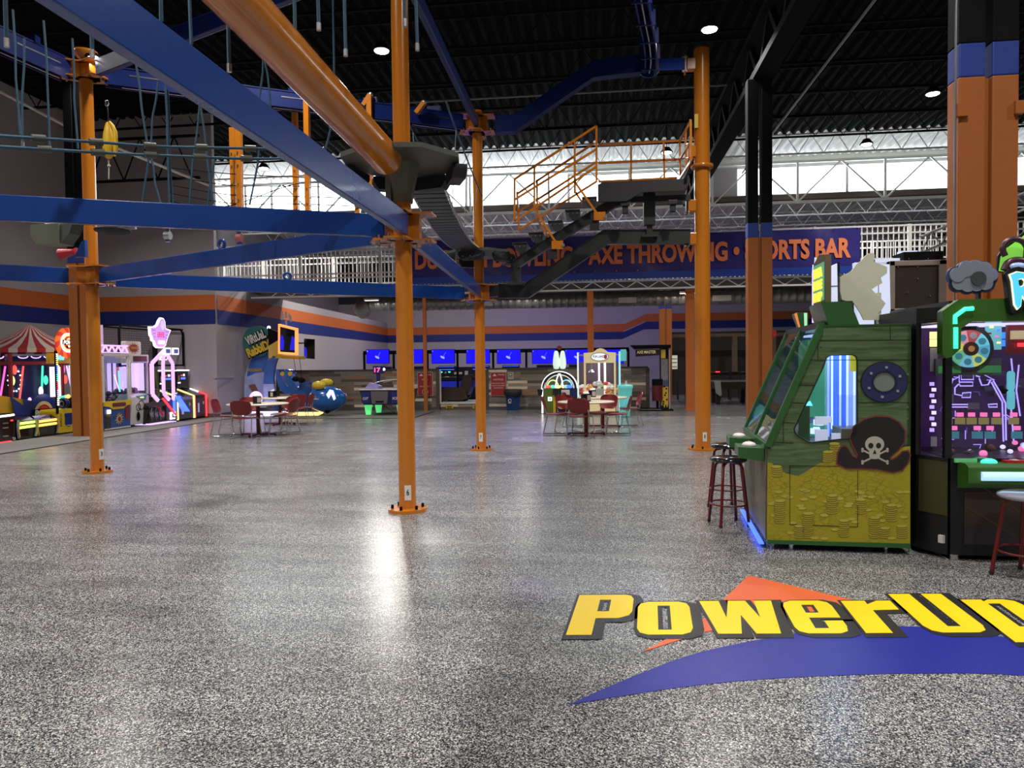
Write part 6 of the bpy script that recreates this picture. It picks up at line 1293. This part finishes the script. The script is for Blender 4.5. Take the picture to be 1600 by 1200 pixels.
# gold heap
gp = [(1199, 722), (1207, 724), (1210, 730), (1219, 729), (1221, 736), (1229, 740), (1248, 744), (1270, 730), (1280, 724), (1290, 723), (1300, 716), (1316, 712), (1330, 716), (1345, 708), (1380, 704), (1405, 700), (1422, 697), (1422, 849), (1198, 843)]
pl(MB(GOLD), gp, .001, .002).build('gold_heap', t)
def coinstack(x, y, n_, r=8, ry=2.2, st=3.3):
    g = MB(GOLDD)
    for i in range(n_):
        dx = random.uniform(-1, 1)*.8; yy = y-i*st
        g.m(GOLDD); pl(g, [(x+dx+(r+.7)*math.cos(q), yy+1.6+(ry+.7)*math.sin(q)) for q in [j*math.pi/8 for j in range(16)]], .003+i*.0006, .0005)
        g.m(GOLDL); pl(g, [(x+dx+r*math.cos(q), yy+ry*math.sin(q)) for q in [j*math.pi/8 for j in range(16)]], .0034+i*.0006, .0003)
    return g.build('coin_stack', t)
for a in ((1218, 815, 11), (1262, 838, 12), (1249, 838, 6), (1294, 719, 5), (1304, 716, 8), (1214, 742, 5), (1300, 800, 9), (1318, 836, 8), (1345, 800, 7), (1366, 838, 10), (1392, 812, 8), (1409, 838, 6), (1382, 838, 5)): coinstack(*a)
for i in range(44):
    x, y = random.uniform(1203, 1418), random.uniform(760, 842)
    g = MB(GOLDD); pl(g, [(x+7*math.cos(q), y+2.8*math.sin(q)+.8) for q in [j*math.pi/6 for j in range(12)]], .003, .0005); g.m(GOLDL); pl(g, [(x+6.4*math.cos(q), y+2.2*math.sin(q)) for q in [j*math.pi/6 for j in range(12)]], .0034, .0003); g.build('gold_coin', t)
# pirate hat with skull
hat = [(1308, 724), (1309, 708), (1314, 699), (1320, 697), (1325, 702), (1331, 712), (1338, 716), (1341, 711), (1333, 697), (1328, 683), (1334, 667), (1350, 656), (1368, 651), (1388, 652), (1404, 660), (1413, 674), (1412, 690), (1403, 702), (1393, 711), (1388, 716), (1393, 719), (1402, 714), (1410, 706), (1418, 705), (1421, 711), (1418, 722), (1408, 734), (1395, 737), (1370, 732), (1340, 731), (1322, 731)]
pl(MB(mat('hat_red_trim', (.18, .03, .035), .4)), [tuple(p) for p in offset(hat, 2.2)], .006, .002).build('hat_trim', t)
pl(MB(mat('hat_black', (.012, .010, .012), .4)), hat, .008, .002).build('pirate_hat', t)
SK = mat('skull_white', (.42, .41, .36), .4); s_ = MB(SK)
pl(s_, [(1366+15*math.cos(q), 694-12.5*math.sin(q)) for q in [j*math.pi/10 for j in range(20)]], .010, .002); pl(s_, [(1357, 702), (1375, 702), (1374, 714), (1370, 717), (1362, 717), (1358, 714)], .0103, .002)
for a, b in (((1347, 703), (1386, 722)), ((1386, 703), (1347, 722))):
    dx, dy = b[0]-a[0], b[1]-a[1]; n_ = math.hypot(dx, dy); px, py = -dy/n_*1.3, dx/n_*1.3
    pl(s_, [(a[0]+px, a[1]+py), (b[0]+px, b[1]+py), (b[0]-px, b[1]-py), (a[0]-px, a[1]-py)], .0095, .002)
    for q_ in (a, b):
        for o_ in (-1.6, 1.6): pl(s_, [(q_[0]+2*math.cos(q), q_[1]+o_+2*math.sin(q)) for q in [j*math.pi/5 for j in range(10)]], .0095, .002)
s_.m(LINE)
for x in (1360, 1372): pl(s_, [(x+4*math.cos(q), 696+4.4*math.sin(q)) for q in [j*math.pi/7 for j in range(14)]], .0125, .001)
pl(s_, [(1366, 702), (1369, 709), (1363, 709)], .0125, .001); s_.build('skull_emblem', t)
dr = [(1234, 727), (1340, 729), (1340, 823), (1234, 819)]
for i in range(4):
    a, b = dr[i], dr[(i+1) % 4]; ua, ub = L(*a), L(*b); MB(LINE).bar((ua[0], -.004, ua[1]), (ub[0], -.004, ub[1]), .004, .004).build('door_line', t)
# front face, control boxes
MB(mat('front_print', (.16, .15, .10), .4, var=.7, nscale=5)).bx(-.012, 0, .02, D_, .08, zF-.02).build('front_panel', t)
MB(BNEON).bx(-.06, -.02, .05, D_-.05, .03, .045).build('underglow', t)
for y, zc in ((.02, .80), (.78, .80)):
    c_ = MB(GPNT).poly([(-.23, zc-.03), (-.02, zc-.06), (-.02, zc+.05), (-.23, zc+.06)], (0, y, 0), X3, Z3, (0, .3, 0)).build('control_box', t, .01)
    MB(WCAB).sph((-.13, y+.12, zc+.065), (.06, .06, .03), 14, 8).m(mat('alarm_red')).sph((-.13, y+.12, zc+.085), (.02, .02, .016), 8, 6).build('button_dome', c_)
# things on the roof
MB(GPNT).poly([(L(1285, 471)[0], L(1285, 471)[1]), L(1331, 470), L(1346, 508), L(1297, 509)], (0, .05, 0), X3, Z3, (0, .5, 0)).build('roof_wedge', t, .008)
rA = P(1271, 450, 7.15); rB = P(1290, 450, 6.72)
t2 = T('roof_sign', 'yellow and teal lit sign seen nearly edge on above the green machine', 'sign', (rA.x, rA.y, 0), math.atan2(rB.y-rA.y, rB.x-rA.x))
zA, zB = P(1280, 484, 6.9).z, P(1280, 402, 6.9).z; h = zB-zA
MB(mat('sign_brown_edge', (.15, .11, .06), .5)).poly([(0, zA), (.42, zA+.06), (.42, zB), (.2, zB+.03), (0, zB-.04)], (0, 0, 0), X3, Z3, (0, .05, 0)).build('board', t2)
sgt = MB(glow('sign_teal', (.15, .45, .25), .6)).bx(.03, .39, -.01, 0, zA+.08, zB-.06)
for i, wd in enumerate(('TREA', 'SURE', 'SHIP')): emb(sgt, wd, (.21, -.02, zB-.14-i*.11), .32, .09, glow('sign_yellow_lit', (.9, .85, .08), 1), t=(0, .008, 0), bold=.05)
sgt.build('sign_face', t2)
for k, x in enumerate((-.14, -.07)): MB([PURP, pw][k]).poly([(x, zA-.1), (x+.05, zA-.1), (x+.05, zB-.15), (x+.02, zB-.02+.06*k), (x, zB-.1)], (0, .02, 0), X3, Z3, (0, .02, 0)).build('side_fin', t2)
def slab(name, lab, cat, pts, Y, th, m, parts=(), back=None):
    o = P(pts[0][0], pts[0][1], Y); t = T(name, lab, cat, o); f = lambda L_: [((P(x, y, Y)-o).x, (P(x, y, Y)-o).z) for x, y in L_]
    MB(m).poly(f(pts), (0, 0, 0), X3, Z3, (0, th, 0)).build('panel', t, .004)
    for nm, L_, m_, d in parts: MB(m_).poly(f(L_), (0, -d-.004, 0), X3, Z3, (0, .006, 0)).build(nm, t)
    return t
slab('lamp_box', 'small green and orange lamp box at the far front corner of the green machine roof', 'lamp', [(1241, 491), (1247, 488), (1263, 488), (1263, 518), (1252, 519)], 7.6, .1, GPNT, [('orange_lens', [(1241, 491), (1245, 489), (1252, 518), (1250, 519)], glow('amber', (.9, .25, .05), .7), .0), ('light_strip', [(1256, 489), (1261, 489), (1261, 517), (1257, 518)], glow('mint', (.4, .8, .5), .8), 0)])
slab('light_panel', 'white lit panel box with black edge beside the edge-on sign', 'light', [(1290, 420), (1309, 411), (1309, 472), (1290, 472)], 7.2, .12, mat('cool_white_panel', (.5, .52, .6), .4, emit=(.55, .62, .85), es=.75), [('black_edge', [(1308, 410), (1312, 410), (1312, 472), (1309, 472)], BLKGL, .0), ('seam', [(1290, 447), (1309, 446), (1309, 448), (1290, 449)], GREY, .0)])
cut = [(1313, 433), (1330, 424), (1341, 410), (1345, 408), (1352, 400), (1357, 396), (1364, 395), (1367, 398), (1366, 409), (1374, 412), (1386, 417), (1386, 427), (1376, 434), (1379, 442), (1370, 447), (1362, 452), (1372, 462), (1384, 474), (1379, 482), (1372, 490), (1380, 494), (1391, 495), (1391, 500), (1350, 500), (1345, 490), (1332, 470), (1322, 470), (1316, 468), (1313, 455)]
CUT = mat('cream_board_back', (.62, .61, .47), .6)
ct = slab('cutout_board', 'cream coloured irregular board seen from behind on the roof beside the dark monitor', 'board', cut, 7.05, .02, CUT)
MB(CUT).bar((.35, .03, -.15), (.35, .03, -.62), .04, .03).build('brace', ct)
slab('light_panel', 'bluish white lit panel glowing behind the cream board', 'light', [(1336, 410), (1390, 413), (1392, 507), (1340, 507)], 7.5, .08, mat('cool_white_panel'), [('seam', [(1372, 440), (1373, 440), (1373, 507), (1372, 507)], GREY, 0)])
# monitor tower behind
ALU = mat('raw_aluminium', (.34, .31, .26), .4, metal=.3)
Yt = 8.55; o = P(1388, 500, Yt); o.z = 0
t = T('monitor_tower', 'tall tower whose dark screen back has a beige metal frame, left of the massive column', 'arcade game', o); f = lambda x, y: ((P(x, y, Yt)-o).x, P(x, y, Yt).z)
(a0_, z0_), (a1_, z1_) = f(1390, 492), f(1481, 405)
MB(BLKGL).bx(a0_, a1_-.06, .1, .9, 0, z0_).build('cabinet', t); MB(mat('dark_brown_back', (.028, .020, .016), .5)).bx(a0_+.05, a1_-.05, .02, .12, z0_+.05, z1_-.05).build('screen_back', t)
fr = MB(ALU).bx(a0_, a1_, 0, .1, z0_, z0_+.07).bx(a0_, a1_, 0, .1, z1_-.06, z1_).bx(a0_, a0_+.06, 0, .1, z0_, z1_).bx(a1_-.09, a1_, 0, .1, z0_, z1_); fr.build('frame', t, .008)
MB(BLACK).bx(*[f(1412, 400)[0], f(1474, 400)[0]], 0, .3, z1_, f(1440, 393)[1]).build('cap', t); MB(mat('cool_white_panel')).bx(f(1378, 400)[0], f(1412, 400)[0], .1, .2, z1_-.0, z1_+.04).bx(f(1413, 400)[0], f(1440, 400)[0], .1, .2, z1_+.09, z1_+.12).build('top_light', t)
for (x, y) in ((1403, 417), (1434, 417), (1467, 419), (1418, 457), (1453, 462), (1434, 435), (1420, 404), (1450, 404)): q = f(x, y); MB(CHROME).cyl((q[0], -.004, q[1]), (q[0], .02, q[1]), .007, n=8).build('screw', t)
# lighting truss far right / upper left of column
t = T('display_truss', 'silver truss arm slanting up behind the massive column at the right', 'truss', P(1440, 396, 9.5)); o = P(1440, 396, 9.5)
a, b = P(1438, 396, 9.5)-o, P(1640, 310, 9.5)-o
tr_ = MB(STEEL); up_ = V((0, 0, .2))
for q in (V((0, 0, 0)), up_): tr_.tube([a+q, b+q], .018, 6)
for i in range(12): tr_.tube([a.lerp(b, i/12)+(up_ if i % 2 else V()), a.lerp(b, (i+1)/12)+(V() if i % 2 else up_)], .01, 5)
tr_.build('truss', t)
# --- green framed portal machine (front faces the viewer)
RA = (2.72, 6.02, 0); L = planemap(RA, 0)
t = T('portal_machine', 'black and green arcade machine with cyan glowing letters Ri, prize wheel and purple lit playfield', 'arcade game', RA)
BK = mat('machine_black', (.008, .008, .01), .35); GF = mat('frame_green', (.035, .12, .012), .35, coat=.2); W_ = 1.35; D_ = 1.15
def fr2(mb, pts, d, th, holes=()): return mb.poly([[L(*p) for p in pts]]+[[L(*p) for p in h] for h in holes], (0, -d, 0), X3, Z3, (0, th, 0))
zs = L(1500, 716)[1]; zT = L(1500, 470)[1]; zH = L(1520, 502)[1]
MB(BK).bx(.02, W_, 0, D_, .04, zs).build('lower_cabinet', t)
MB(BK).hexa([(.0, .0, .04), (-.14, .24, .04), (-.14, D_, .04), (.02, D_, .04)], [(.0, .0, zs), (-.14, .24, zs), (-.14, D_, zs), (.02, D_, zs)]).build('side_cabinet', t)
MB(BK).hexa([(.0, .0, zH), (-.14, .24, zH), (-.14, D_, zH), (.02, D_, zH)], [(.0, .0, zT-.04), (-.14, .24, zT-.04), (-.14, D_, zT-.04), (.02, D_, zT-.04)]).bx(.0, W_, 0, D_, zH+.02, zT).build('head_box', t)
MB(BK).bar((.0, .02, zs), (.0, .02, zH), .05, .05).bar((-.13, .24, zs), (-.13, .24, zH), .04, .04).bar((-.13, .72, zs), (-.13, .72, zH), .86, .03).build('side_post', t)
MB(GL).add([(.0, .01, zs), (-.13, .23, zs), (-.13, .23, zH), (.0, .01, zH)], [(0, 1, 2, 3)]).build('side_glass', t)
MB(mat('side_print_olive', (.05, .045, .015), .4)).add([(-.004, -.004, .35), (-.128, .212, .35), (-.128, .212, zs-.03), (-.004, -.004, zs-.03)], [(0, 1, 2, 3)]).build('side_print', t)
MB(WCAB).box((-.03, .03, .16), (.03, .04, .06), .5).build('side_tag', t); MB(CHROME).cyl((.05, -.0, .0), (.05, -.0, .05), .03, n=12).build('caster', t)
for x in (.1, 1.2): MB(BLACK).cyl((x, .9, 0), (x, .9, .05), .03, n=10).build('rear_foot', t)
hd = [(1466, 487), (1491, 469), (1640, 466), (1640, 502), (1511, 503), (1495, 514), (1494, 545), (1480, 558), (1472, 560), (1466, 553)]
fr2(MB(GF), hd, .07, .09).build('green_frame', t, .008)
MB(GRN).tube([(L(*p)[0], -.075, L(*p)[1]) for p in ((1485, 507), (1485, 495), (1500, 484), (1513, 483))], .017, 8).build('green_neon', t); MB(GRN).tube([(L(*p)[0], -.075, L(*p)[1]) for p in ((1486, 512), (1486, 545))], .017, 8).build('green_neon', t)
# playfield
MB(mat('space_backdrop', (.035, .012, .06), .4, emit=(.07, .012, .13), es=.2, var=.8, nscale=2)).bx(.0, W_, .75, .78, zs, zH).build('backdrop', t)
MB(mat('space_wall', (.05, .04, .07), .4)).bx(W_-.02, W_, 0, .75, zs, zH).build('inner_wall', t)
NP = glow('violet_neon', (.42, .32, 1), 1.5); NW = glow('pale_violet', (.75, .68, 1), 1.3)
MB(NW).bx(.02, W_-.02, .1, .7, zH-.02, zH-.01).build('ceiling_light', t)
def PF(pts, d, r, m, nm, closed=False):     # tube on a plane d behind the front
    q = [(L(x, y, d)[0], d, L(x, y, d)[1]) for x, y in pts]; MB(m).tube(q, r, 6, closed).build(nm, t)
for pts, cl in (([(1502, 585), (1521, 585), (1521, 593), (1502, 593)], 1), ([(1499, 597), (1520, 597), (1520, 603), (1500, 603)], 1), ([(1504, 614), (1517, 613), (1516, 621), (1503, 621)], 1), ([(1498, 600), (1492, 606), (1492, 616), (1503, 618)], 0), ([(1476, 591), (1479, 602), (1486, 602), (1489, 591)], 0), ([(1530, 591), (1534, 602), (1544, 601), (1548, 593)], 0), ([(1476, 632), (1512, 632)], 0), ([(1476, 636), (1512, 636)], 0), ([(1544, 632), (1558, 631), (1558, 636), (1545, 636)], 1), ([(1549, 597), (1557, 612), (1566, 628), (1568, 690)], 0), ([(1552, 595), (1562, 612), (1571, 630), (1572, 688)], 0), ([(1525, 587), (1531, 589)], 0), ([(1580, 560), (1584, 600), (1580, 640), (1584, 690)], 0), ([(1592, 570), (1588, 610), (1594, 650)], 0)): PF(pts, .6, .006, NP, 'neon_trace', bool(cl))
PK = glow('pink_tile', (1, .2, .5), 1.1); YT_ = mat('khaki_tile', (.25, .2, .06), .4, emit=(.35, .3, .1), es=.5); TT = mat('teal_tile', (.04, .16, .2), .4, emit=(.06, .3, .4), es=.5)
def tile(x, y, w2, h2, d, m, nm): a, z = L(x, y, d); MB(m).bx(a-w2/2, a+w2/2, d, d+.02, z-h2/2, z+h2/2).build(nm, t)
for i in range(26):
    x, y = random.uniform(1468, 1640), random.uniform(583, 700); k = random.random()
    PF([(x, y), (x+random.choice((-9, 8, 12)), y), (x+random.choice((-4, 10)), y+random.choice((-8, 6)))] if k < .6 else [(x, y), (x, y+random.choice((9, 14)))], .62, .0035, [NP, NP, mat('dim_violet', (.1, .08, .3), .4, emit=(.2, .12, .6), es=.5)][i % 3], 'neon_trace')
for i in range(16): a, z = L(random.uniform(1468, 1630), random.uniform(580, 640), .66); MB(GREY if i % 2 else mat('machine_grey', (.08, .08, .1), .4)).bx(a, a+random.uniform(.05, .14), .66, .72, z, z+random.uniform(.03, .1)).build('playfield_block', t)
for x in (1481, 1501, 1519, 1538, 1558, 1585): tile(x, 648, .05, .035, .58, PK, 'score_tile'); tile(x, 658, .075, .055, .57, YT_, 'target')
for x in (1491, 1528, 1548, 1590): tile(x, 669, .05, .035, .55, PK, 'score_tile'); tile(x, 680, .08, .06, .54, TT, 'target')
for x in (1459,): tile(x, 690, .05, .08, .5, WCAB, 'score_tile')
for i in range(9): tile(1457+(i % 2)*3, 600+i*9, .03, .03, .55, [NP, NW][i % 2], 'side_neon_tile')
for y in (524, 536): tile(1459, y, .05, .06, .5, YNEON, 'yellow_lamp'); tile(1568, y, .055, .055, .5, glow('azure_lamp', (.05, .3, 1), 1.1), 'blue_lamp')
tile(1459, 562, .06, .2, .52, WCAB, 'white_panel')
a, z = L(1553, 522, .48); MB(mat('mint_panel', (.15, .5, .5), .4, emit=(.2, .65, .65), es=.6)).poly([(a-.06, z+.14), (a+.06, z+.14), (a+.06, z-.13), (a-.02, z-.13), (a-.06, z-.06)], (0, .48, 0), X3, Z3, (0, .02, 0)).build('mint_panel', t)
for i in range(9): MB([PK, GRN, YNEON, BNEON, mat('alarm_red')][i % 5]).box((a-.03+.06*(i % 2)+.01*math.sin(i), .475, z+.11-i*.026), (.028, .006, .014), 0).build('panel_print', t)
wd, wz = L(1515, 545, .42); cols = [(.15, .6, .65), (.45, .06, .05), (.75, .3, .3), (.7, .65, .1), (.15, .5, .25), (.2, .55, .7), (.65, .7, .15), (.1, .4, .55)]
for i in range(8):
    a0_ = i*math.pi/4+.2; f_ = lambda r, a: (wd+r*math.cos(a), wz+r*math.sin(a)); m_ = mat('wheel_%d' % i, cols[i], .4, emit=cols[i], es=.75)
    MB(m_).poly([f_(.055, a0_)]+[f_(.155, a0_+j*math.pi/16) for j in range(5)]+[f_(.055, a0_+math.pi/4)], (0, .41, 0), X3, Z3, (0, .03, 0)).build('wheel_segment', t)
    MB(TT if i != 1 else WCAB).cyl((wd+.11*math.cos(a0_+.39), .4, wz+.11*math.sin(a0_+.39)), (wd+.11*math.cos(a0_+.39), .41, wz+.11*math.sin(a0_+.39)), .028, n=14).build('wheel_icon', t)
MB(mat('wheel_hub_brown', (.10, .02, .015), .4)).cyl((wd, .39, wz), (wd, .42, wz), .058, n=24).build('wheel_hub', t); MB(mat('hub_icon', (.5, .25, .08), .4, emit=(.5, .22, .05), es=.5)).cyl((wd, .385, wz), (wd, .392, wz), .025, n=16).build('hub_icon', t)
MB(mat('wheel_mount', (.02, .025, .03), .4)).poly([circ(wd, wz, .2, 24), circ(wd, wz, .16, 24)[::-1]], (0, .44, 0), X3, Z3, (0, .04, 0)).bx(wd-.06, wd+.06, .44, .48, wz+.16, wz+.26).build('wheel_mount', t)
a, z = L(1515, 577, .45); MB(mat('hex_green', (.05, .2, .06), .4, emit=(.05, .3, .08), es=.4)).bx(a-.24, a-.07, .44, .47, z-.03, z+.03).bx(a+.07, a+.24, .44, .47, z-.03, z+.03).m(GREY).bx(a-.26, a+.26, .47, .5, z-.05, z+.09).build('hex_shelf', t)
for (x, y) in ((1581, 595), (1581, 625)): a, z = L(x, y, .4); MB(mat('capsule_cyan', (.15, .6, .65), .4, emit=(.15, .6, .7), es=.7)).poly(rrect(a-.025, z-.08, a+.025, z+.08, .024), (0, .4, 0), X3, Z3, (0, .03, 0)).build('capsule_lamp', t)
a, z = L(1594, 530, .3); MB(mat('score_cream', (.5, .4, .2), .4, emit=(.6, .5, .25), es=.6)).bx(a-.06, a+.12, .3, .33, z, z+.07).m(RNEON).bx(a-.02, a+.08, .29, .3, z-.06, z-.03).m(DRED).bx(a-.08, a+.14, .33, .36, z-.12, z+.12).build('score_display', t)
heap(t, .08, 1.2, .15, .6, zs, 26, .03, [NW, NP, mat('plush_maroon'), CHROME, PK], .06, 'playfield_piece')
MB(GL).bx(.02, W_-.02, -.004, 0, zs, zH).build('front_glass', t)
MB(mat('ticket_green', (.1, .35, .15), .4, emit=(.1, .4, .15), es=.4)).bx(.04, .2, -.03, -.01, zs-.03, zs).build('label_strip', t)
# control shelf
z0_, z1_ = L(1500, 762)[1], L(1500, 727)[1]
shf = MB(GF).poly([(-.0, z0_), (-.13, z0_+.02), (-.17, z0_+.06), (-.17, z1_+.01), (-.12, z1_+.03), (0, z1_+.03)], (.07, 0, 0), Y3, Z3, (W_-.1, 0, 0)); shf = shf.build('control_shelf', t, .008)
MB(mat('led_bar', (.3, .5, .7), .3, emit=(.38, .62, .85), es=1.1, var=.5, nscale=60)).tube([(.16, -.175, (z0_+z1_)/2+.03), (W_-.1, -.175, (z0_+z1_)/2+.03)], .035, 10).build('led_bar', t)
for x in (.27, .62): MB(GRN).sph((x, -.06, z1_+.035), (.06, .04, .028), 14, 8).build('green_button', shf)
MB(mat('alarm_red')).bx(.38, .54, -.09, -.02, z1_+.03, z1_+.05).m(WCAB).bx(.43, .48, -.08, -.03, z1_+.05, z1_+.054).build('red_button', shf)
MB(mat('front_picture', (.045, .028, .02), .35, var=.6, nscale=2.5)).bx(.12, W_-.15, -.008, 0, .13, L(1500, 768)[1]).build('front_picture', t)
MB(mat('picture_streak', (.10, .04, .015), .4)).bar((.14, -.01, .42), (.5, -.01, .2), .003, .012).bar((.2, -.01, .62), (.75, -.01, .22), .003, .012).m(mat('picture_floor', (.035, .03, .04), .4)).bx(.12, W_-.15, -.01, -.008, .13, .28).build('picture_lines', t)
# lettering, portal and tentacle
LC = glow('letter_cyan', (.08, .55, .85), 1.0); LWH = glow('letter_halo', (.85, 1, .55), 1.3)
Rr = [(1562, 433), (1572, 429), (1584, 431), (1591, 439), (1590, 450), (1583, 457), (1600, 478), (1606, 484), (1596, 484), (1579, 463), (1577, 480), (1573, 484), (1569, 478), (1567, 460), (1565, 442)]
Rh = [(1573, 440), (1581, 438), (1585, 443), (1583, 449), (1577, 452), (1574, 448)]
back = [(1556, 430), (1563, 423), (1576, 420), (1592, 424), (1604, 428), (1640, 420), (1640, 500), (1610, 492), (1596, 492), (1584, 482), (1580, 490), (1572, 494), (1565, 489), (1561, 470)]
fr2(MB(BK), back, .13, .05).build('letter_backing', t, .006)
fr2(MB(LWH), [tuple(p) for p in offset(Rr, 1.5)], .145, .012, [[tuple(p) for p in offset(Rh, -1)]]).build('letter_halo', t); fr2(MB(LC), Rr, .155, .01, [Rh]).build('letter_r', t)
I1 = [(1594, 449), (1599, 449), (1600, 466), (1595, 466)]; I2 = circ(1596, 440, 3.5, 12, 4)
for q in (I1, I2): fr2(MB(LWH), [tuple(p) for p in offset(q, 1.2)], .145, .012).build('letter_halo', t); fr2(MB(LC), q, .155, .01).build('letter_i', t)
PG = mat('portal_green', (.18, .62, .06), .4, emit=(.3, .85, .1), es=.55, var=.7, nscale=7); TENT = mat('tentacle_plum', (.05, .014, .025), .35)
fr2(MB(BK), [(1555, 425), (1557, 400), (1568, 384), (1586, 372), (1604, 358), (1640, 345), (1640, 435), (1590, 430)], .02, .02).build('portal_backing', t)
fr2(MB(PG), [(1558, 424), (1561, 402), (1571, 388), (1588, 376), (1606, 362), (1640, 350), (1640, 432), (1590, 428)], .03, .012).build('portal_disc', t)
def T3(pts, r, m, nm, d=.07): MB(m).tube(smooth([(L(x, y)[0], -d, L(x, y)[1]) for x, y in pts], 5), r, 10).build(nm, t)
T3([(1563, 402), (1559, 392), (1564, 381), (1576, 376), (1590, 380), (1597, 392), (1598, 410)], .022, TENT, 'tentacle'); T3([(1562, 424), (1568, 413), (1580, 409), (1594, 412), (1602, 420)], .03, TENT, 'tentacle')
fr2(MB(mat('tentacle_body', (.12, .02, .06), .4)), [(1596, 385), (1612, 380), (1612, 430), (1600, 430), (1594, 410)], .06, .03).build('tentacle_body', t)
MB(mat('suction_pad', (.35, .45, .7), .3, emit=(.3, .4, .7), es=.4)).sph((L(1579, 418)[0], -.1, L(1579, 418)[1]), (.06, .02, .025)).build('suction_pad', t)
# cloud
cl = []
for (cx_, cy_, r, a0_, a1_) in ((1488, 430, 10, 250, 110), (1503, 420, 8, 200, 60), (1516, 420, 10, 170, 30), (1531, 421, 9, 140, 10), (1543, 430, 9, 90, -20), (1543, 443, 8, 30, -90), (1528, 450, 7, -20, -130), (1513, 452, 8, -40, -140), (1495, 448, 9, -50, -170), (1484, 443, 8, -90, -200)):
    for i in range(6): a = math.radians(a0_+(a1_-a0_)*i/5); cl.append((cx_+r*math.cos(a), cy_-r*math.sin(a)))
t2 = T('cloud_cutout', 'grey blue cloud shaped board with round speaker grille above the green framed machine', 'sign', RA); CG = mat('cloud_grey', (.19, .215, .26), .4); CD = mat('cloud_shadow', (.05, .07, .17), .4)
def puffs(m_, L_, y, th, nm):
    mb = MB(m_)
    for i, (x, yy, r) in enumerate(L_): u, z = L(x, yy); q = r*.0053; mb.cyl((u, y+.0006*i, z), (u, y+th, z), q, n=28)
    mb.build(nm, t2)
CB = [(1489, 432, 13), (1503, 424, 13), (1517, 423, 13), (1531, 426, 13), (1541, 435, 12), (1537, 445, 12), (1522, 447, 12), (1507, 448, 12), (1492, 445, 12), (1513, 436, 17)]
puffs(CD, CB, -.045, .02, 'cloud_back')
puffs(mat('cloud_pale', (.2, .24, .36), .4), [(x+1, y-4, r*.82) for x, y, r in CB[1:5]], -.062, .012, 'pale_puff')
puffs(CG, [(1512+(x-1514)*.9, y-1, r*.82) for x, y, r in CB], -.075, .012, 'cloud_front')
a, z = L(1521, 437); MB(mat('grille_dark', (.04, .045, .05), .5)).cyl((a, -.082, z), (a, -.07, z), .055, n=24).build('speaker_grille', t2); MB(BK).bar((L(1525, 465)[0], -.03, L(1525, 475)[1]), (L(1525, 465)[0], -.03, z), .05, .02).build('bracket', t2)
# --- bar stools
def stool(x, y, h, r, lab, rz=.3, seat=BLKGL):
    t = T('bar_stool', lab, 'stool', (x, y, 0), rz, 'red legged bar stools')
    MB(seat).lathe([(0, h), (r*.8, h-.004), (r*.97, h-.016), (r, h-.03), (r*.93, h-.045), (r*.6, h-.05), (0, h-.05)], n=36).build('seat', t)
    rb = r*1.12
    for i in range(4):
        a = math.pi/4+i*H90; c_, s_ = math.cos(a), math.sin(a)
        MB(REDP).tube([(c_*r*.35, s_*r*.35, h-.06), (c_*r*.62, s_*r*.62, h-.065), (c_*r*.76, s_*r*.76, h-.10), (c_*rb, s_*rb, .015)], .0145, 10).build('leg', t)
        MB(RUBBER).cyl((c_*rb, s_*rb, 0), (c_*rb*.995, s_*rb*.995, .025), .017, n=10).build('foot_cap', t)
    rr = r*.98; MB(REDP).tube([(rr*math.cos(q), rr*math.sin(q), h*.31) for q in [i*math.pi/16 for i in range(32)]], .009, 8, True).build('foot_ring', t)
g1 = G(1138.5, 819); g2 = G(1147, 803)
stool(g1.x, g1.y, P(1138, 713, g1.y).z, .178, 'black topped stool, the nearer of the two left of the green plank machine', .25); stool(g2.x-.02, g2.y+.3, .70, .178, 'black topped stool with dark red legs, half hidden behind the nearer one', .35)
stool(3.07, 5.58, P(1590, 768, 5.6).z, .2, 'stool with shiny pale seat in front of the green framed machine', .5, mat('shiny_seat', (.25, .25, .3), .12, coat=.6))
